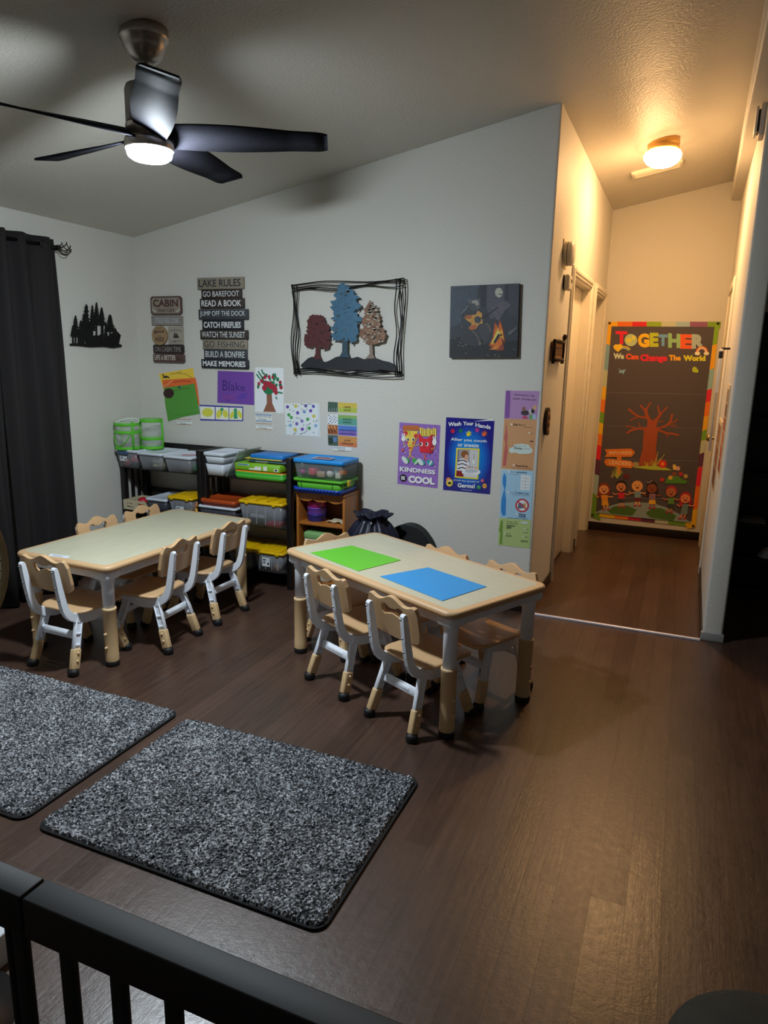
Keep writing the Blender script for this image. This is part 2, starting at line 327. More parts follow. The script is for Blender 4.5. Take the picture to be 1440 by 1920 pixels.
# ------------------------------------------------------------------ printed and drawn patterns (millimetres on each sheet)
ARTS = {
'kind': [
(-1.479,0.719),
('8a62b0',[-133,396.5,137.1,393.4,133.4,-0.4,-137.3,4.4]),
('P','7d57a8',[-110.9,373.5,-112.2,370.3,-115.5,368.8,-118.8,369.9,-120.3,372.9,-119,376.1,-115.7,377.6,-112.4,376.5]),
('P','7d57a8',[-94.4,344.3,-95.7,341.1,-98.9,339.6,-102.3,340.7,-103.8,343.7,-102.5,346.9,-99.2,348.4,-95.8,347.3]),
('P','7d57a8',[-109.2,313.2,-110.5,310,-113.8,308.5,-117.1,309.6,-118.6,312.6,-117.3,315.8,-114,317.3,-110.6,316.2]),
('P','7d57a8',[-92.6,283.9,-93.9,280.7,-97.2,279.2,-100.6,280.3,-102,283.3,-100.7,286.5,-97.4,288,-94.1,286.9]),
('P','7d57a8',[-107.5,252.5,-108.8,249.3,-112.1,247.8,-115.4,248.9,-116.9,251.9,-115.6,255.1,-112.3,256.6,-108.9,255.6]),
('P','7d57a8',[-90.9,223.2,-92.1,220,-95.4,218.4,-98.8,219.5,-100.3,222.5,-99,225.8,-95.7,227.3,-92.3,226.2]),
('P','7d57a8',[-105.7,191.6,-107,188.3,-110.4,186.8,-113.7,187.9,-115.2,190.9,-113.9,194.1,-110.6,195.7,-107.2,194.6]),
('P','7d57a8',[-89.1,162.1,-90.4,158.9,-93.7,157.3,-97.1,158.4,-98.5,161.4,-97.2,164.7,-93.9,166.2,-90.6,165.2]),
('P','7d57a8',[-104,130.3,-105.3,127,-108.6,125.4,-112,126.5,-113.5,129.5,-112.2,132.8,-108.9,134.4,-105.5,133.3]),
('P','7d57a8',[-73.4,375.5,-74.7,372.4,-78,370.9,-81.3,372,-82.8,375,-81.5,378.2,-78.2,379.6,-74.9,378.5]),
('P','7d57a8',[-57,346.4,-58.2,343.3,-61.5,341.8,-64.8,342.9,-66.3,345.9,-65,349.1,-61.7,350.5,-58.4,349.4]),
('P','7d57a8',[-71.6,315.4,-72.9,312.3,-76.2,310.8,-79.5,311.9,-81,314.9,-79.7,318.1,-76.4,319.5,-73.1,318.5]),
('P','7d57a8',[-55.1,286.3,-56.4,283.1,-59.6,281.6,-63,282.7,-64.5,285.7,-63.2,288.9,-59.9,290.4,-56.6,289.3]),
('P','7d57a8',[-69.8,255,-71.1,251.8,-74.4,250.3,-77.7,251.4,-79.2,254.4,-77.9,257.6,-74.6,259.1,-71.3,258]),
('P','7d57a8',[-53.2,225.8,-54.5,222.6,-57.8,221,-61.1,222.1,-62.6,225.1,-61.3,228.3,-58.1,229.9,-54.7,228.8]),
('P','7d57a8',[-68,194.3,-69.2,191,-72.5,189.5,-75.9,190.6,-77.4,193.6,-76.1,196.8,-72.8,198.4,-69.4,197.3]),
('P','7d57a8',[-51.4,164.9,-52.6,161.7,-55.9,160.2,-59.3,161.2,-60.8,164.2,-59.5,167.5,-56.2,169,-52.8,168]),
('P','7d57a8',[-66.1,133.2,-67.4,129.9,-70.7,128.4,-74.1,129.4,-75.6,132.4,-74.3,135.7,-71,137.3,-67.6,136.2]),
('P','7d57a8',[-36.2,377.6,-37.4,374.5,-40.7,373,-44,374.1,-45.5,377.1,-44.2,380.2,-41,381.7,-37.6,380.6]),
('P','7d57a8',[-19.8,348.6,-21,345.4,-24.3,344,-27.6,345.1,-29,348.1,-27.8,351.2,-24.6,352.7,-21.2,351.6]),
('P','7d57a8',[-34.3,317.7,-35.5,314.6,-38.8,313.1,-42.1,314.2,-43.6,317.2,-42.3,320.3,-39.1,321.8,-35.7,320.7]),
('P','7d57a8',[-17.8,288.6,-19.1,285.5,-22.3,284,-25.7,285,-27.1,288,-25.9,291.2,-22.6,292.7,-19.3,291.6]),
('P','7d57a8',[-32.4,257.5,-33.6,254.3,-36.9,252.8,-40.2,253.9,-41.7,256.9,-40.4,260.1,-37.2,261.6,-33.8,260.5]),
('P','7d57a8',[-15.9,228.3,-17.1,225.1,-20.4,223.6,-23.7,224.7,-25.2,227.7,-23.9,230.9,-20.7,232.4,-17.3,231.4]),
('P','7d57a8',[-30.4,197,-31.7,193.7,-35,192.2,-38.3,193.3,-39.8,196.3,-38.5,199.5,-35.3,201,-31.9,200]),
('P','7d57a8',[-13.9,167.7,-15.2,164.5,-18.4,163,-21.8,164,-23.2,167,-22,170.2,-18.7,171.8,-15.4,170.7]),
('P','7d57a8',[-28.5,136.1,-29.8,132.8,-33.1,131.3,-36.4,132.3,-37.9,135.3,-36.6,138.6,-33.3,140.1,-30,139.1]),
('P','7d57a8',[0.8,379.6,-0.5,376.5,-3.7,375.1,-7,376.2,-8.4,379.1,-7.2,382.3,-4,383.7,-0.7,382.6]),
('P','7d57a8',[17.1,350.7,15.9,347.6,12.7,346.1,9.4,347.2,7.9,350.2,9.2,353.3,12.4,354.8,15.7,353.7]),
('P','7d57a8',[2.8,320,1.5,316.8,-1.7,315.3,-5,316.4,-6.5,319.4,-5.2,322.6,-2,324,1.3,323]),
('P','7d57a8',[19.2,291,17.9,287.8,14.7,286.3,11.4,287.4,10,290.4,11.2,293.6,14.4,295,17.7,294]),
('P','7d57a8',[4.8,260,3.6,256.8,0.3,255.3,-3,256.4,-4.5,259.4,-3.2,262.5,0,264,3.3,263]),
('P','7d57a8',[21.3,230.9,20,227.7,16.8,226.2,13.5,227.3,12,230.3,13.2,233.5,16.5,235,19.8,233.9]),
('P','7d57a8',[6.8,199.6,5.6,196.4,2.3,194.9,-1,196,-2.5,199,-1.2,202.2,2,203.7,5.4,202.6]),
('P','7d57a8',[23.3,170.5,22.1,167.3,18.8,165.7,15.5,166.8,14,169.8,15.3,173,18.5,174.5,21.9,173.5]),
('P','7d57a8',[8.9,138.9,7.6,135.7,4.4,134.2,1,135.2,-0.5,138.2,0.8,141.5,4.1,143,7.4,142]),
('P','7d57a8',[37.5,381.7,36.3,378.6,33.1,377.1,29.8,378.2,28.4,381.2,29.6,384.3,32.8,385.7,36.1,384.6]),
('P','7d57a8',[53.8,352.9,52.6,349.7,49.4,348.3,46.1,349.4,44.7,352.3,45.9,355.5,49.1,356.9,52.4,355.8]),
('P','7d57a8',[39.6,322.2,38.4,319.1,35.2,317.6,31.9,318.7,30.4,321.7,31.7,324.8,34.9,326.3,38.2,325.2]),
('P','7d57a8',[56,293.3,54.7,290.2,51.5,288.7,48.3,289.8,46.8,292.7,48,295.9,51.2,297.4,54.5,296.3]),
('P','7d57a8',[41.7,262.4,40.5,259.2,37.3,257.7,34,258.8,32.5,261.8,33.8,265,37,266.5,40.3,265.4]),
('P','7d57a8',[58.1,233.4,56.9,230.3,53.7,228.8,50.4,229.8,48.9,232.8,50.2,236,53.4,237.5,56.7,236.4]),
('P','7d57a8',[43.9,202.3,42.6,199.1,39.4,197.6,36.1,198.6,34.6,201.6,35.9,204.8,39.1,206.3,42.4,205.3]),
('P','7d57a8',[60.3,173.2,59,170,55.8,168.5,52.5,169.5,51.1,172.5,52.3,175.7,55.5,177.3,58.8,176.2]),
('P','7d57a8',[46,141.8,44.7,138.6,41.5,137,38.2,138.1,36.7,141.1,38,144.3,41.2,145.9,44.5,144.8]),
('P','7d57a8',[74,383.7,72.8,380.6,69.6,379.2,66.4,380.2,64.9,383.2,66.1,386.3,69.3,387.7,72.6,386.7]),
('P','7d57a8',[90.3,355,89.1,351.9,85.9,350.4,82.6,351.5,81.2,354.5,82.4,357.6,85.6,359,88.8,357.9]),
('P','7d57a8',[76.2,324.4,75,321.3,71.8,319.8,68.5,320.9,67.1,323.9,68.3,327,71.5,328.5,74.8,327.4]),
('P','7d57a8',[92.5,295.6,91.3,292.5,88.1,291,84.8,292.1,83.4,295.1,84.6,298.2,87.8,299.7,91.1,298.6]),
('P','7d57a8',[78.4,264.8,77.2,261.7,74,260.2,70.7,261.2,69.3,264.2,70.5,267.4,73.7,268.9,77,267.8]),
('P','7d57a8',[94.8,236,93.5,232.8,90.4,231.3,87.1,232.4,85.6,235.3,86.8,238.5,90,240,93.3,238.9]),
('P','7d57a8',[80.6,204.9,79.4,201.7,76.2,200.2,72.9,201.3,71.5,204.3,72.7,207.4,75.9,208.9,79.2,207.9]),
('P','7d57a8',[97,176,95.8,172.8,92.6,171.2,89.3,172.3,87.9,175.3,89.1,178.5,92.3,180,95.6,178.9]),
('P','7d57a8',[82.9,144.6,81.6,141.4,78.4,139.9,75.1,140.9,73.7,143.9,74.9,147.1,78.1,148.7,81.4,147.6]),
('P','7d57a8',[110.3,385.7,109.1,382.6,105.9,381.2,102.7,382.3,101.2,385.2,102.5,388.3,105.6,389.7,108.8,388.7]),
('P','7d57a8',[126.5,357.1,125.3,354,122.1,352.5,118.9,353.6,117.5,356.6,118.7,359.7,121.8,361.1,125,360]),
('P','7d57a8',[112.6,326.6,111.4,323.5,108.2,322.1,104.9,323.1,103.5,326.1,104.7,329.2,107.9,330.7,111.1,329.6]),
('P','7d57a8',[128.8,297.9,127.6,294.8,124.5,293.3,121.2,294.4,119.8,297.4,121,300.5,124.1,302,127.4,300.9]),
('P','7d57a8',[114.9,267.2,113.6,264.1,110.5,262.6,107.2,263.7,105.8,266.6,107,269.8,110.2,271.3,113.4,270.2]),
('P','7d57a8',[131.1,238.5,129.9,235.3,126.8,233.8,123.5,234.9,122.1,237.8,123.3,241,126.4,242.5,129.7,241.4]),
('P','7d57a8',[117.2,207.5,116,204.4,112.8,202.8,109.5,203.9,108.1,206.9,109.3,210,112.4,211.5,115.7,210.5]),
('P','7d57a8',[133.5,178.7,132.3,175.5,129.1,174,125.9,175,124.4,178,125.6,181.2,128.8,182.7,132,181.6]),
('P','7d57a8',[119.5,147.5,118.3,144.3,115.1,142.7,111.8,143.8,110.3,146.8,111.6,150,114.8,151.5,118,150.5]),
('P','b5622e',[-110.2,366.2,-102.7,379.7,-7.1,384,6.3,367.9,1.7,353.2,-104.4,348.5]),
('P','eebf45',[-104.4,347.1,-4.9,349.5,-57.6,215.7]),
('P','d98f3a',[-4.3,331.1,1,326.6,-50.6,208.8,-57.6,215.7]),
('P','c32f33',[-73.7,331.9,-74.7,325.9,-77.9,320.8,-82.9,317.2,-88.8,315.6,-94.9,316.4,-100,319.4,-103.6,324.2,-104.9,330,-103.9,335.9,-100.7,341.1,-95.7,344.7,-89.7,346.2,-83.7,345.4,-78.6,342.4,-75,337.6]),
('P','c32f33',[-7,318.9,-7.8,313.8,-10.6,309.3,-14.8,306.2,-19.9,304.9,-25.1,305.6,-29.5,308.2,-32.6,312.3,-33.8,317.3,-32.9,322.4,-30.1,326.8,-25.9,330,-20.8,331.3,-15.6,330.6,-11.2,328,-8.1,323.9]),
('P','c32f33',[-50,240.7,-50.6,237.5,-52.3,234.7,-55,232.8,-58.1,231.9,-61.3,232.3,-64.1,233.9,-66,236.5,-66.7,239.6,-66.2,242.7,-64.4,245.5,-61.8,247.5,-58.6,248.3,-55.4,247.9,-52.7,246.3,-50.8,243.8]),
('P','c32f33',[-67.8,276.2,-68.3,273.4,-69.8,271,-72.1,269.3,-74.9,268.5,-77.7,268.9,-80.1,270.3,-81.8,272.5,-82.4,275.2,-81.9,278,-80.4,280.5,-78.1,282.2,-75.3,282.9,-72.5,282.5,-70.1,281.1,-68.5,278.9]),
('P','c32f33',[-30.3,273.7,-30.7,271.2,-32.1,268.9,-34.3,267.3,-36.8,266.7,-39.4,267,-41.6,268.3,-43.2,270.3,-43.8,272.9,-43.3,275.4,-41.9,277.7,-39.8,279.3,-37.2,279.9,-34.6,279.6,-32.4,278.3,-30.9,276.2]),
('S','3f8a3a',0.0036,[-72.8,339.2,-65.2,344.5,-58.2,335.2,-61.9,321.9]),
('P','ffffff',[-64.2,293.5,-64.7,289,-66.5,285.1,-69.3,282.4,-72.7,281.3,-76.1,281.9,-79,284.3,-81.1,288,-81.9,292.4,-81.3,296.9,-79.5,300.8,-76.7,303.5,-73.4,304.6,-70,303.9,-67,301.6,-65,297.9]),
('P','1a1212',[-65.7,292.4,-66,289,-67.2,286.1,-69,284.1,-71.2,283.3,-73.4,283.8,-75.3,285.6,-76.6,288.4,-77.2,291.7,-76.8,295.1,-75.7,298,-73.9,300,-71.7,300.8,-69.5,300.3,-67.6,298.5,-66.2,295.8]),
('P','ffffff',[-30,295.6,-30.5,291.1,-32.3,287.2,-35,284.5,-38.4,283.4,-41.8,284.1,-44.7,286.5,-46.7,290.1,-47.6,294.5,-47,299,-45.2,302.9,-42.5,305.6,-39.1,306.7,-35.7,306.1,-32.8,303.7,-30.8,300.1]),
('P','1a1212',[-31.5,294.6,-31.8,291.2,-32.9,288.3,-34.7,286.3,-36.9,285.5,-39.1,286,-41,287.8,-42.3,290.5,-42.9,293.9,-42.5,297.2,-41.4,300.1,-39.6,302.2,-37.4,303,-35.2,302.4,-33.3,300.6,-32,297.9]),
('S','3a1a10',0.0021,[-65.3,261.2,-55.8,256.9,-46.6,262.4]),
('S','e8b23c',0.0047,[-83.3,250.7,-99.3,261.9,-97.2,279.2]),
('P','f2f2f0',[-87.2,296,-88.1,289.9,-91.2,284.7,-95.8,281,-101.4,279.4,-107,280.3,-111.9,283.3,-115.2,288.2,-116.5,294.1,-115.6,300.2,-112.5,305.4,-107.9,309.1,-102.3,310.7,-96.7,309.8,-91.8,306.7,-88.5,301.9]),
('S','f2f2f0',0.0079,[-107.4,305.5,-111.6,324.7]),
('S','f2f2f0',0.0078,[-97,307.1,-97.6,328]),
('S','e8b23c',0.0047,[-28.7,256.8,-10.7,258.9,4.5,268.7]),
('S','e2b04a',0.0047,[-57.6,215.7,-56.9,191.1,-65.2,170.8]),
('S','e2b04a',0.0047,[-53.2,208.6,-47.3,186.9,-26.2,179.6]),
('P','f2cd5c',[4.6,372.6,14.3,374.1,16.2,317.9,6.5,317.3]),
('P','e8b93f',[17,369,26.7,370.5,28.5,318.6,18.8,318]),
('P','f2cd5c',[29.4,365.4,39.1,366.9,40.7,319.4,31.1,318.8]),
('P','e8b93f',[41.8,361.8,51.4,363.3,53,320.1,43.3,319.5]),
('P','f2cd5c',[53.7,371.6,63.3,373.1,65.2,320.9,55.5,320.3]),
('P','e8b93f',[66,367.9,75.6,369.5,77.3,321.6,67.7,321]),
('P','f2cd5c',[78.3,364.3,87.8,365.8,89.5,322.4,79.9,321.8]),
('P','e8b93f',[90.1,374.1,99.6,375.6,101.6,323.1,92,322.5]),
('P','f2cd5c',[102.3,370.5,111.8,372,113.7,323.8,104.1,323.3]),
('P','cf1f33',[-4.3,331.1,7.5,334.3,26.3,308.8,46.9,304.3,67,313.8,79,332.3,101.8,331.7,89.8,218.7,11.4,218]),
('P','a5182b',[79,332.3,101.8,331.7,95.8,221.5,69.6,211.9,78.4,278.4]),
('P','ffffff',[27.6,270.2,27,265.3,24.9,261.1,21.7,258.2,17.8,256.9,13.8,257.6,10.4,260.1,8,264.1,7.1,268.9,7.7,273.7,9.8,278,13,280.9,16.9,282.1,20.9,281.4,24.3,278.9,26.7,275]),
('P','1a1212',[20.4,270.7,20.1,267,18.8,263.7,16.9,261.5,14.6,260.6,12.2,261.2,10.1,263.2,8.7,266.2,8.1,269.9,8.4,273.6,9.7,276.9,11.6,279.1,13.9,280,16.3,279.4,18.4,277.4,19.8,274.4]),
('P','ffffff',[65.4,272.7,64.8,267.8,62.7,263.6,59.5,260.7,55.7,259.5,51.7,260.2,48.3,262.7,45.9,266.6,45,271.3,45.6,276.2,47.7,280.4,50.9,283.3,54.8,284.6,58.7,283.8,62.1,281.3,64.4,277.4]),
('P','1a1212',[58.2,273.2,57.9,269.5,56.7,266.2,54.8,264,52.5,263.1,50.1,263.7,48,265.7,46.6,268.7,46,272.4,46.3,276.1,47.5,279.3,49.5,281.5,51.8,282.4,54.1,281.8,56.2,279.9,57.6,276.8]),
('S','3a1010',0.0021,[29.2,253.3,37.6,249.5,44.6,253.9]),
('P','f2f2f0',[117.6,288.1,116.8,280.3,114,273.6,109.6,268.9,104.2,267,98.8,268.2,94,272.3,90.7,278.6,89.3,286.3,90.1,294.1,92.9,300.8,97.3,305.5,102.7,307.3,108.2,306.1,112.9,302.1,116.2,295.7]),
('S','f2f2f0',0.0081,[98.9,301.3,95.1,320.3]),
('S','f2f2f0',0.0081,[109,302,109.2,322.6]),
('S','e39a55',0.0056,[84.8,244,102.5,245.2,106.4,263.3]),
('S','d9635a',0.0046,[32.2,212.2,43.1,193.4,38.9,168.7]),
('S','d9635a',0.0046,[50.1,213.4,45.9,188.8,61.8,175.3]),
('P','3e8f5c',[-58.1,151.7,-64.2,146.4,-73,144.3,-82.6,145.8,-91.3,150.7,-97.2,157.8,-99.2,165.9,-96.9,173.3,-90.8,178.6,-82.1,180.7,-72.4,179.1,-63.8,174.3,-57.9,167.1,-55.9,159.1]),
('P','3aa04a',[2,148.8,-4.1,143.6,-12.7,141.5,-22.3,143,-30.9,147.8,-36.8,155,-38.8,163,-36.5,170.4,-30.5,175.6,-21.8,177.7,-12.3,176.1,-3.7,171.3,2.1,164.2,4.2,156.2]),
('P','3e8f9c',[46,144.8,40.1,139.6,31.5,137.5,22,139,13.5,143.8,7.6,150.9,5.6,159,7.8,166.3,13.8,171.5,22.4,173.6,31.9,172,40.3,167.3,46.2,160.2,48.2,152.2]),
('P','2f9aa0',[98.8,146.4,92.9,141.2,84.4,139.2,75,140.7,66.5,145.4,60.7,152.5,58.7,160.5,60.8,167.8,66.8,173,75.3,175,84.7,173.5,93.1,168.8,98.9,161.7,100.9,153.7]),
('P','c9d2cf',[-76.6,170.4,-70.1,159.8,-67.1,149.6,-68.5,141.8,-73.7,137.9,-82,138.8,-91.5,144.1,-100.5,153,-107.1,163.5,-110,173.7,-108.7,181.5,-103.3,185.4,-95.1,184.6,-85.6,179.2]),
('P','c9d2cf',[27.7,165.8,33.4,156.3,35.7,147.1,34.1,139.8,28.9,135.9,21.2,136.3,12.4,140.8,4.3,148.5,-1.4,158,-3.7,167.3,-2.1,174.6,3.1,178.5,10.9,178.1,19.6,173.6]),
('P','c9d2cf',[-7.1,149.6,-14.7,140.1,-21.4,135.4,-24.7,137.2,-23.2,144.9,-17.6,155.5,-10,165,-3.4,169.7,-0.1,167.9,-1.6,160.2]),
('P','c9d2cf',[88.4,154,82,144,75.9,138.7,72.5,140.1,73.1,147.8,77.5,158.8,83.9,168.8,89.9,174,93.3,172.6,92.7,164.9]),
('P','c8553f',[-116.7,223.9,-111.6,231.6,-105.2,228.1,-98.5,232.5,-94.1,225.4,-104.7,211.4]),
('P','e9e2f2',[-84.7,208.8,-85.7,206.3,-88.2,205.1,-90.9,206,-92,208.3,-91,210.8,-88.4,212,-85.8,211.2]),
('P','e9e2f2',[120.2,232.9,119.3,230.4,116.8,229.3,114.3,230.1,113.2,232.4,114.1,234.9,116.6,236,119.1,235.2]),
('P','e9e2f2',[-92.5,245.2,-93.5,242.7,-96.1,241.5,-98.7,242.3,-99.9,244.7,-98.9,247.2,-96.3,248.4,-93.7,247.5]),
('P','e9e2f2',[119.5,134.8,118.5,132.3,116,131.1,113.5,131.9,112.4,134.2,113.3,136.7,115.8,137.9,118.3,137.1]),
('P','e9e2f2',[-116.5,351.3,-117.6,348.8,-120.1,347.6,-122.7,348.5,-123.9,350.8,-122.9,353.3,-120.3,354.4,-117.7,353.6]),
('T','f3f1f6','KINDNESS',[-120.9,88.1,117.3,85.7,116.2,113.5,-121.7,119.4],0.035,0.0),
('P','1c1420',[-73.7,50,-74.6,42.8,-77.7,36.1,-82.7,30.6,-89.1,26.8,-96.2,25,-103.5,25.5,-110.1,28.3,-115.4,32.9,-118.9,39,-120.2,46.1,-119.3,53.3,-116.1,60,-111.1,65.5,-104.7,69.3,-97.5,71,-90.3,70.5,-83.8,67.7,-78.5,63.1,-75,57]),
('T','ffffff','IS',[-108.8,35.5,-83.3,35.2,-83.9,57.6,-109.4,58],0.04,0.0),
('T','f3f1f6','COOL',[-60.6,19.6,116.2,20.2,114.5,64.4,-62,66.9],0.06,0.0),
],
'wash': [
(-1.158,0.712),
('23207f',[-149.6,450.4,150.8,450.4,147.9,-0.5,-151.2,0]),
('P','22318f',[141.8,226.1,140.9,180.2,133.2,135.9,119.1,95.3,99.1,60.5,74.2,33.2,45.7,15,14.8,6.9,-16.7,9.3,-47.2,22.3,-75.3,45.2,-99.2,76.8,-117.9,115.5,-130.4,159.3,-135.9,205.9,-134.3,252.8,-125.7,297.6,-110.5,337.9,-89.7,371.9,-64.3,397.9,-35.6,414.7,-5.2,421.4,25.6,418,55.3,404.6,82.3,381.9,105.5,351.1,123.6,313.6,136,271.3]),
('P','1f46a6',[132.4,225.4,131.4,184.5,124.1,144.9,110.8,108.6,92.2,77.5,69,53.2,42.4,36.9,13.7,29.6,-15.5,31.7,-43.9,43.2,-69.8,63.5,-92.1,91.6,-109.4,126.1,-120.9,165.1,-125.9,206.6,-124.4,248.4,-116.3,288.4,-102.2,324.5,-82.8,355,-59.2,378.3,-32.5,393.4,-4.1,399.5,24.6,396.6,52.1,384.7,77.3,364.5,98.8,337,115.6,303.6,127,265.8]),
('P','1b5dbb',[117.4,224.3,116.5,188.3,110.1,153.4,98.3,121.5,81.8,94.2,61.3,72.8,37.9,58.6,12.7,52.2,-13.1,54.1,-38.1,64.3,-60.9,82.1,-80.5,106.8,-95.7,137.1,-105.8,171.3,-110.3,207.8,-109,244.5,-101.9,279.6,-89.5,311.4,-72.4,338.2,-51.6,358.8,-28.1,372.1,-3,377.6,22.3,375,46.6,364.6,68.8,346.9,87.8,322.7,102.7,293.2,112.7,259.9]),
('P','186fc8',[101.1,223.1,100.3,192.5,94.7,162.8,84.7,135.8,70.5,112.6,53,94.5,33,82.4,11.5,77.1,-10.5,78.7,-31.8,87.3,-51.2,102.5,-67.9,123.4,-80.9,149.1,-89.5,178.1,-93.3,209,-92.2,240.2,-86.2,270,-75.6,297,-61.1,319.8,-43.3,337.3,-23.3,348.7,-1.9,353.4,19.8,351.3,40.6,342.5,59.6,327.4,75.8,306.8,88.5,281.7,97.1,253.4]),
('P','1a82d4',[80.6,221.7,80,196.9,75.6,173,67.7,151.2,56.5,132.5,42.8,118,27.1,108.4,10.1,104.1,-7.1,105.5,-23.8,112.5,-39,124.8,-52.1,141.7,-62.3,162.3,-69.1,185.7,-72.2,210.5,-71.3,235.6,-66.7,259.7,-58.5,281.4,-47.1,299.8,-33.2,314,-17.4,323.2,-0.6,327,16.4,325.3,32.8,318.2,47.8,306,60.6,289.3,70.7,269,77.4,246.1]),
('P','e9edf4',[23.2,433.6,122.5,451.7,148.9,450.3,147.4,443.8,122.9,443.5]),
('T','f4f6fb','Wash',[-133.9,394.6,-52.1,405.3,-53.2,429.6,-134.9,420.5],0.03,0.0),
('T','f4f6fb','Your',[-40.9,406.8,25.3,410.5,24.2,432.7,-42,431.1],0.03,0.0),
('T','f4f6fb','Hands',[36.8,402.7,130.4,393.1,129.1,417.1,35.6,427.3],0.03,0.0),
('P','d8262f',[-95.6,363.7,-96.6,359.9,-99.6,356.9,-103.9,355.6,-108.3,356.4,-111.6,359,-113,362.7,-112,366.5,-108.9,369.5,-104.6,370.7,-100.2,370,-96.9,367.4]),
('S','d8262f',0.004,[-108.4,365.3,-118.1,370.2]),
('S','d8262f',0.004,[-106,367.4,-111.1,380]),
('S','d8262f',0.0039,[-104.1,367.7,-103.7,381.3]),
('S','d8262f',0.0039,[-102.3,367.3,-96.4,379.8]),
('S','d8262f',0.0039,[-100.2,365.6,-90.8,371.2]),
('P','15803f',[-45.8,369,-46.7,365.4,-49.5,362.6,-53.5,361.5,-57.6,362.2,-60.6,364.6,-61.9,368,-61,371.6,-58.1,374.4,-54.1,375.5,-50.1,374.8,-47,372.4]),
('S','15803f',0.0037,[-57.7,370.5,-66.7,375]),
('S','15803f',0.0037,[-55.4,372.4,-60.2,384.2]),
('S','15803f',0.0037,[-53.7,372.7,-53.3,385.4]),
('S','15803f',0.0037,[-52,372.4,-46.5,384]),
('S','15803f',0.0037,[-50,370.8,-41.3,376]),
('P','f2d51d',[4.9,353.2,3.7,348.4,-0,344.7,-5.3,343.2,-10.7,344.1,-14.7,347.3,-16.4,351.9,-15.2,356.7,-11.4,360.3,-6.2,361.9,-0.8,361,3.3,357.8]),
('S','f2d51d',0.0049,[-9.4,356.9,-17.9,367]),
('S','f2d51d',0.0049,[-5.6,358.2,-5.2,375]),
('S','f2d51d',0.0049,[-3.3,357.7,3.9,373.2]),
('S','f2d51d',0.0048,[-1.4,356.4,11.3,368.1]),
('S','f2d51d',0.0048,[0,353.4,13.4,355.6]),
('P','cc3a8c',[56.1,378.7,55.1,374.9,52.2,372,48,370.7,43.8,371.5,40.5,374,39.2,377.7,40.2,381.5,43.1,384.4,47.3,385.6,51.5,384.8,54.8,382.3]),
('S','cc3a8c',0.0038,[44.1,381,35.8,387.6]),
('S','cc3a8c',0.0038,[46.8,382.6,44.4,395.7]),
('S','cc3a8c',0.0038,[48.7,382.5,51.7,395.6]),
('S','cc3a8c',0.0038,[50.3,381.8,58.4,392.8]),
('S','cc3a8c',0.0038,[52,379.7,62.1,383.4]),
('P','ee6a2c',[100.8,359,99.7,354.2,96,350.6,90.9,349,85.6,350,81.5,353.1,79.9,357.7,81.1,362.4,84.7,366,89.9,367.6,95.2,366.7,99.2,363.5]),
('S','ee6a2c',0.0048,[87.2,363,79.9,373.8]),
('S','ee6a2c',0.0048,[91.1,363.9,93.1,380.5]),
('S','ee6a2c',0.0048,[93.2,363.2,101.7,377.8]),
('S','ee6a2c',0.0048,[94.9,361.7,108.5,372]),
('S','ee6a2c',0.0048,[96.1,358.7,109.4,359.5]),
('T','dfe9f8','After you cough',[-112.7,305.7,111.2,308.3,110.1,329.3,-113.7,329.4],0.02,0.0),
('T','dfe9f8','or sneeze',[-68.3,276.7,63.7,279.4,62.9,296.7,-69.1,294.2],0.02,0.0),
('P','f0d733',[-76.4,268.5,69.8,273.7,69.8,85.2,-78.1,84.7]),
('P','9c9aa0',[-68.1,261.5,62.5,265.7,62.5,93.6,-69.5,92.7]),
('P','c8c6c6',[7.4,261.4,62.6,264.7,62.4,153.9,12.4,159.5]),
('S','8a8a90',0.0029,[36.8,237.4,37,175.7]),
('P','dfe3ea',[44,190.5,43.7,185,42.3,180.3,39.9,177,37,175.7,34,176.6,31.3,179.4,29.4,183.9,28.5,189.3,28.8,194.8,30.3,199.6,32.7,202.8,35.6,204.1,38.6,203.3,41.3,200.4,43.2,195.9]),
('S','4a3560',0.003,[-63,256.6,-61.1,192.2]),
('P','e9e2e6',[-51.1,202.5,-24.3,208.3,0.8,196.8,10.7,173.7,-6.5,143.6,-35.5,131.7,-67.3,131.6,-65.9,167.8]),
('S','2a2140',0.0064,[-62.8,187.3,-33.6,196.6,-3.6,186]),
('S','2a2140',0.0064,[-61.8,165.7,-32.6,175.1,-2.6,164.5]),
('S','2a2140',0.0064,[-60.8,141.7,-31.5,151.2,-1.4,140.7]),
('S','d9a08a',0.0118,[-6.8,150.8,27.7,145.4,56.6,153.4]),
('P','d9a48c',[2.3,216,1.6,208.3,-1.3,201.5,-5.8,196.9,-11.4,194.9,-17.1,196,-22,200,-25.5,206.3,-27,213.8,-26.3,221.5,-23.4,228.2,-18.8,232.9,-13.3,234.8,-7.6,233.7,-2.7,229.7,0.8,223.5]),
('P','8c5a34',[1.9,234.9,0.5,226.1,-4.2,218.4,-11.6,212.9,-20.5,210.5,-29.6,211.6,-37.4,216,-42.9,223,-45.1,231.6,-43.7,240.5,-38.9,248.2,-31.5,253.7,-22.6,256,-13.6,254.9,-5.7,250.5,-0.3,243.5]),
('P','d9a48c',[2.7,217.9,2.1,211.7,-0.2,206.2,-3.8,202.5,-8.2,200.9,-12.8,201.8,-16.8,205,-19.6,210.1,-20.7,216.2,-20.1,222.4,-17.8,227.9,-14.2,231.6,-9.8,233.2,-5.2,232.3,-1.3,229,1.5,224]),
('P','8c1f2a',[-69.1,128,-27.9,127.5,-23.9,94.1,-69.6,94.1]),
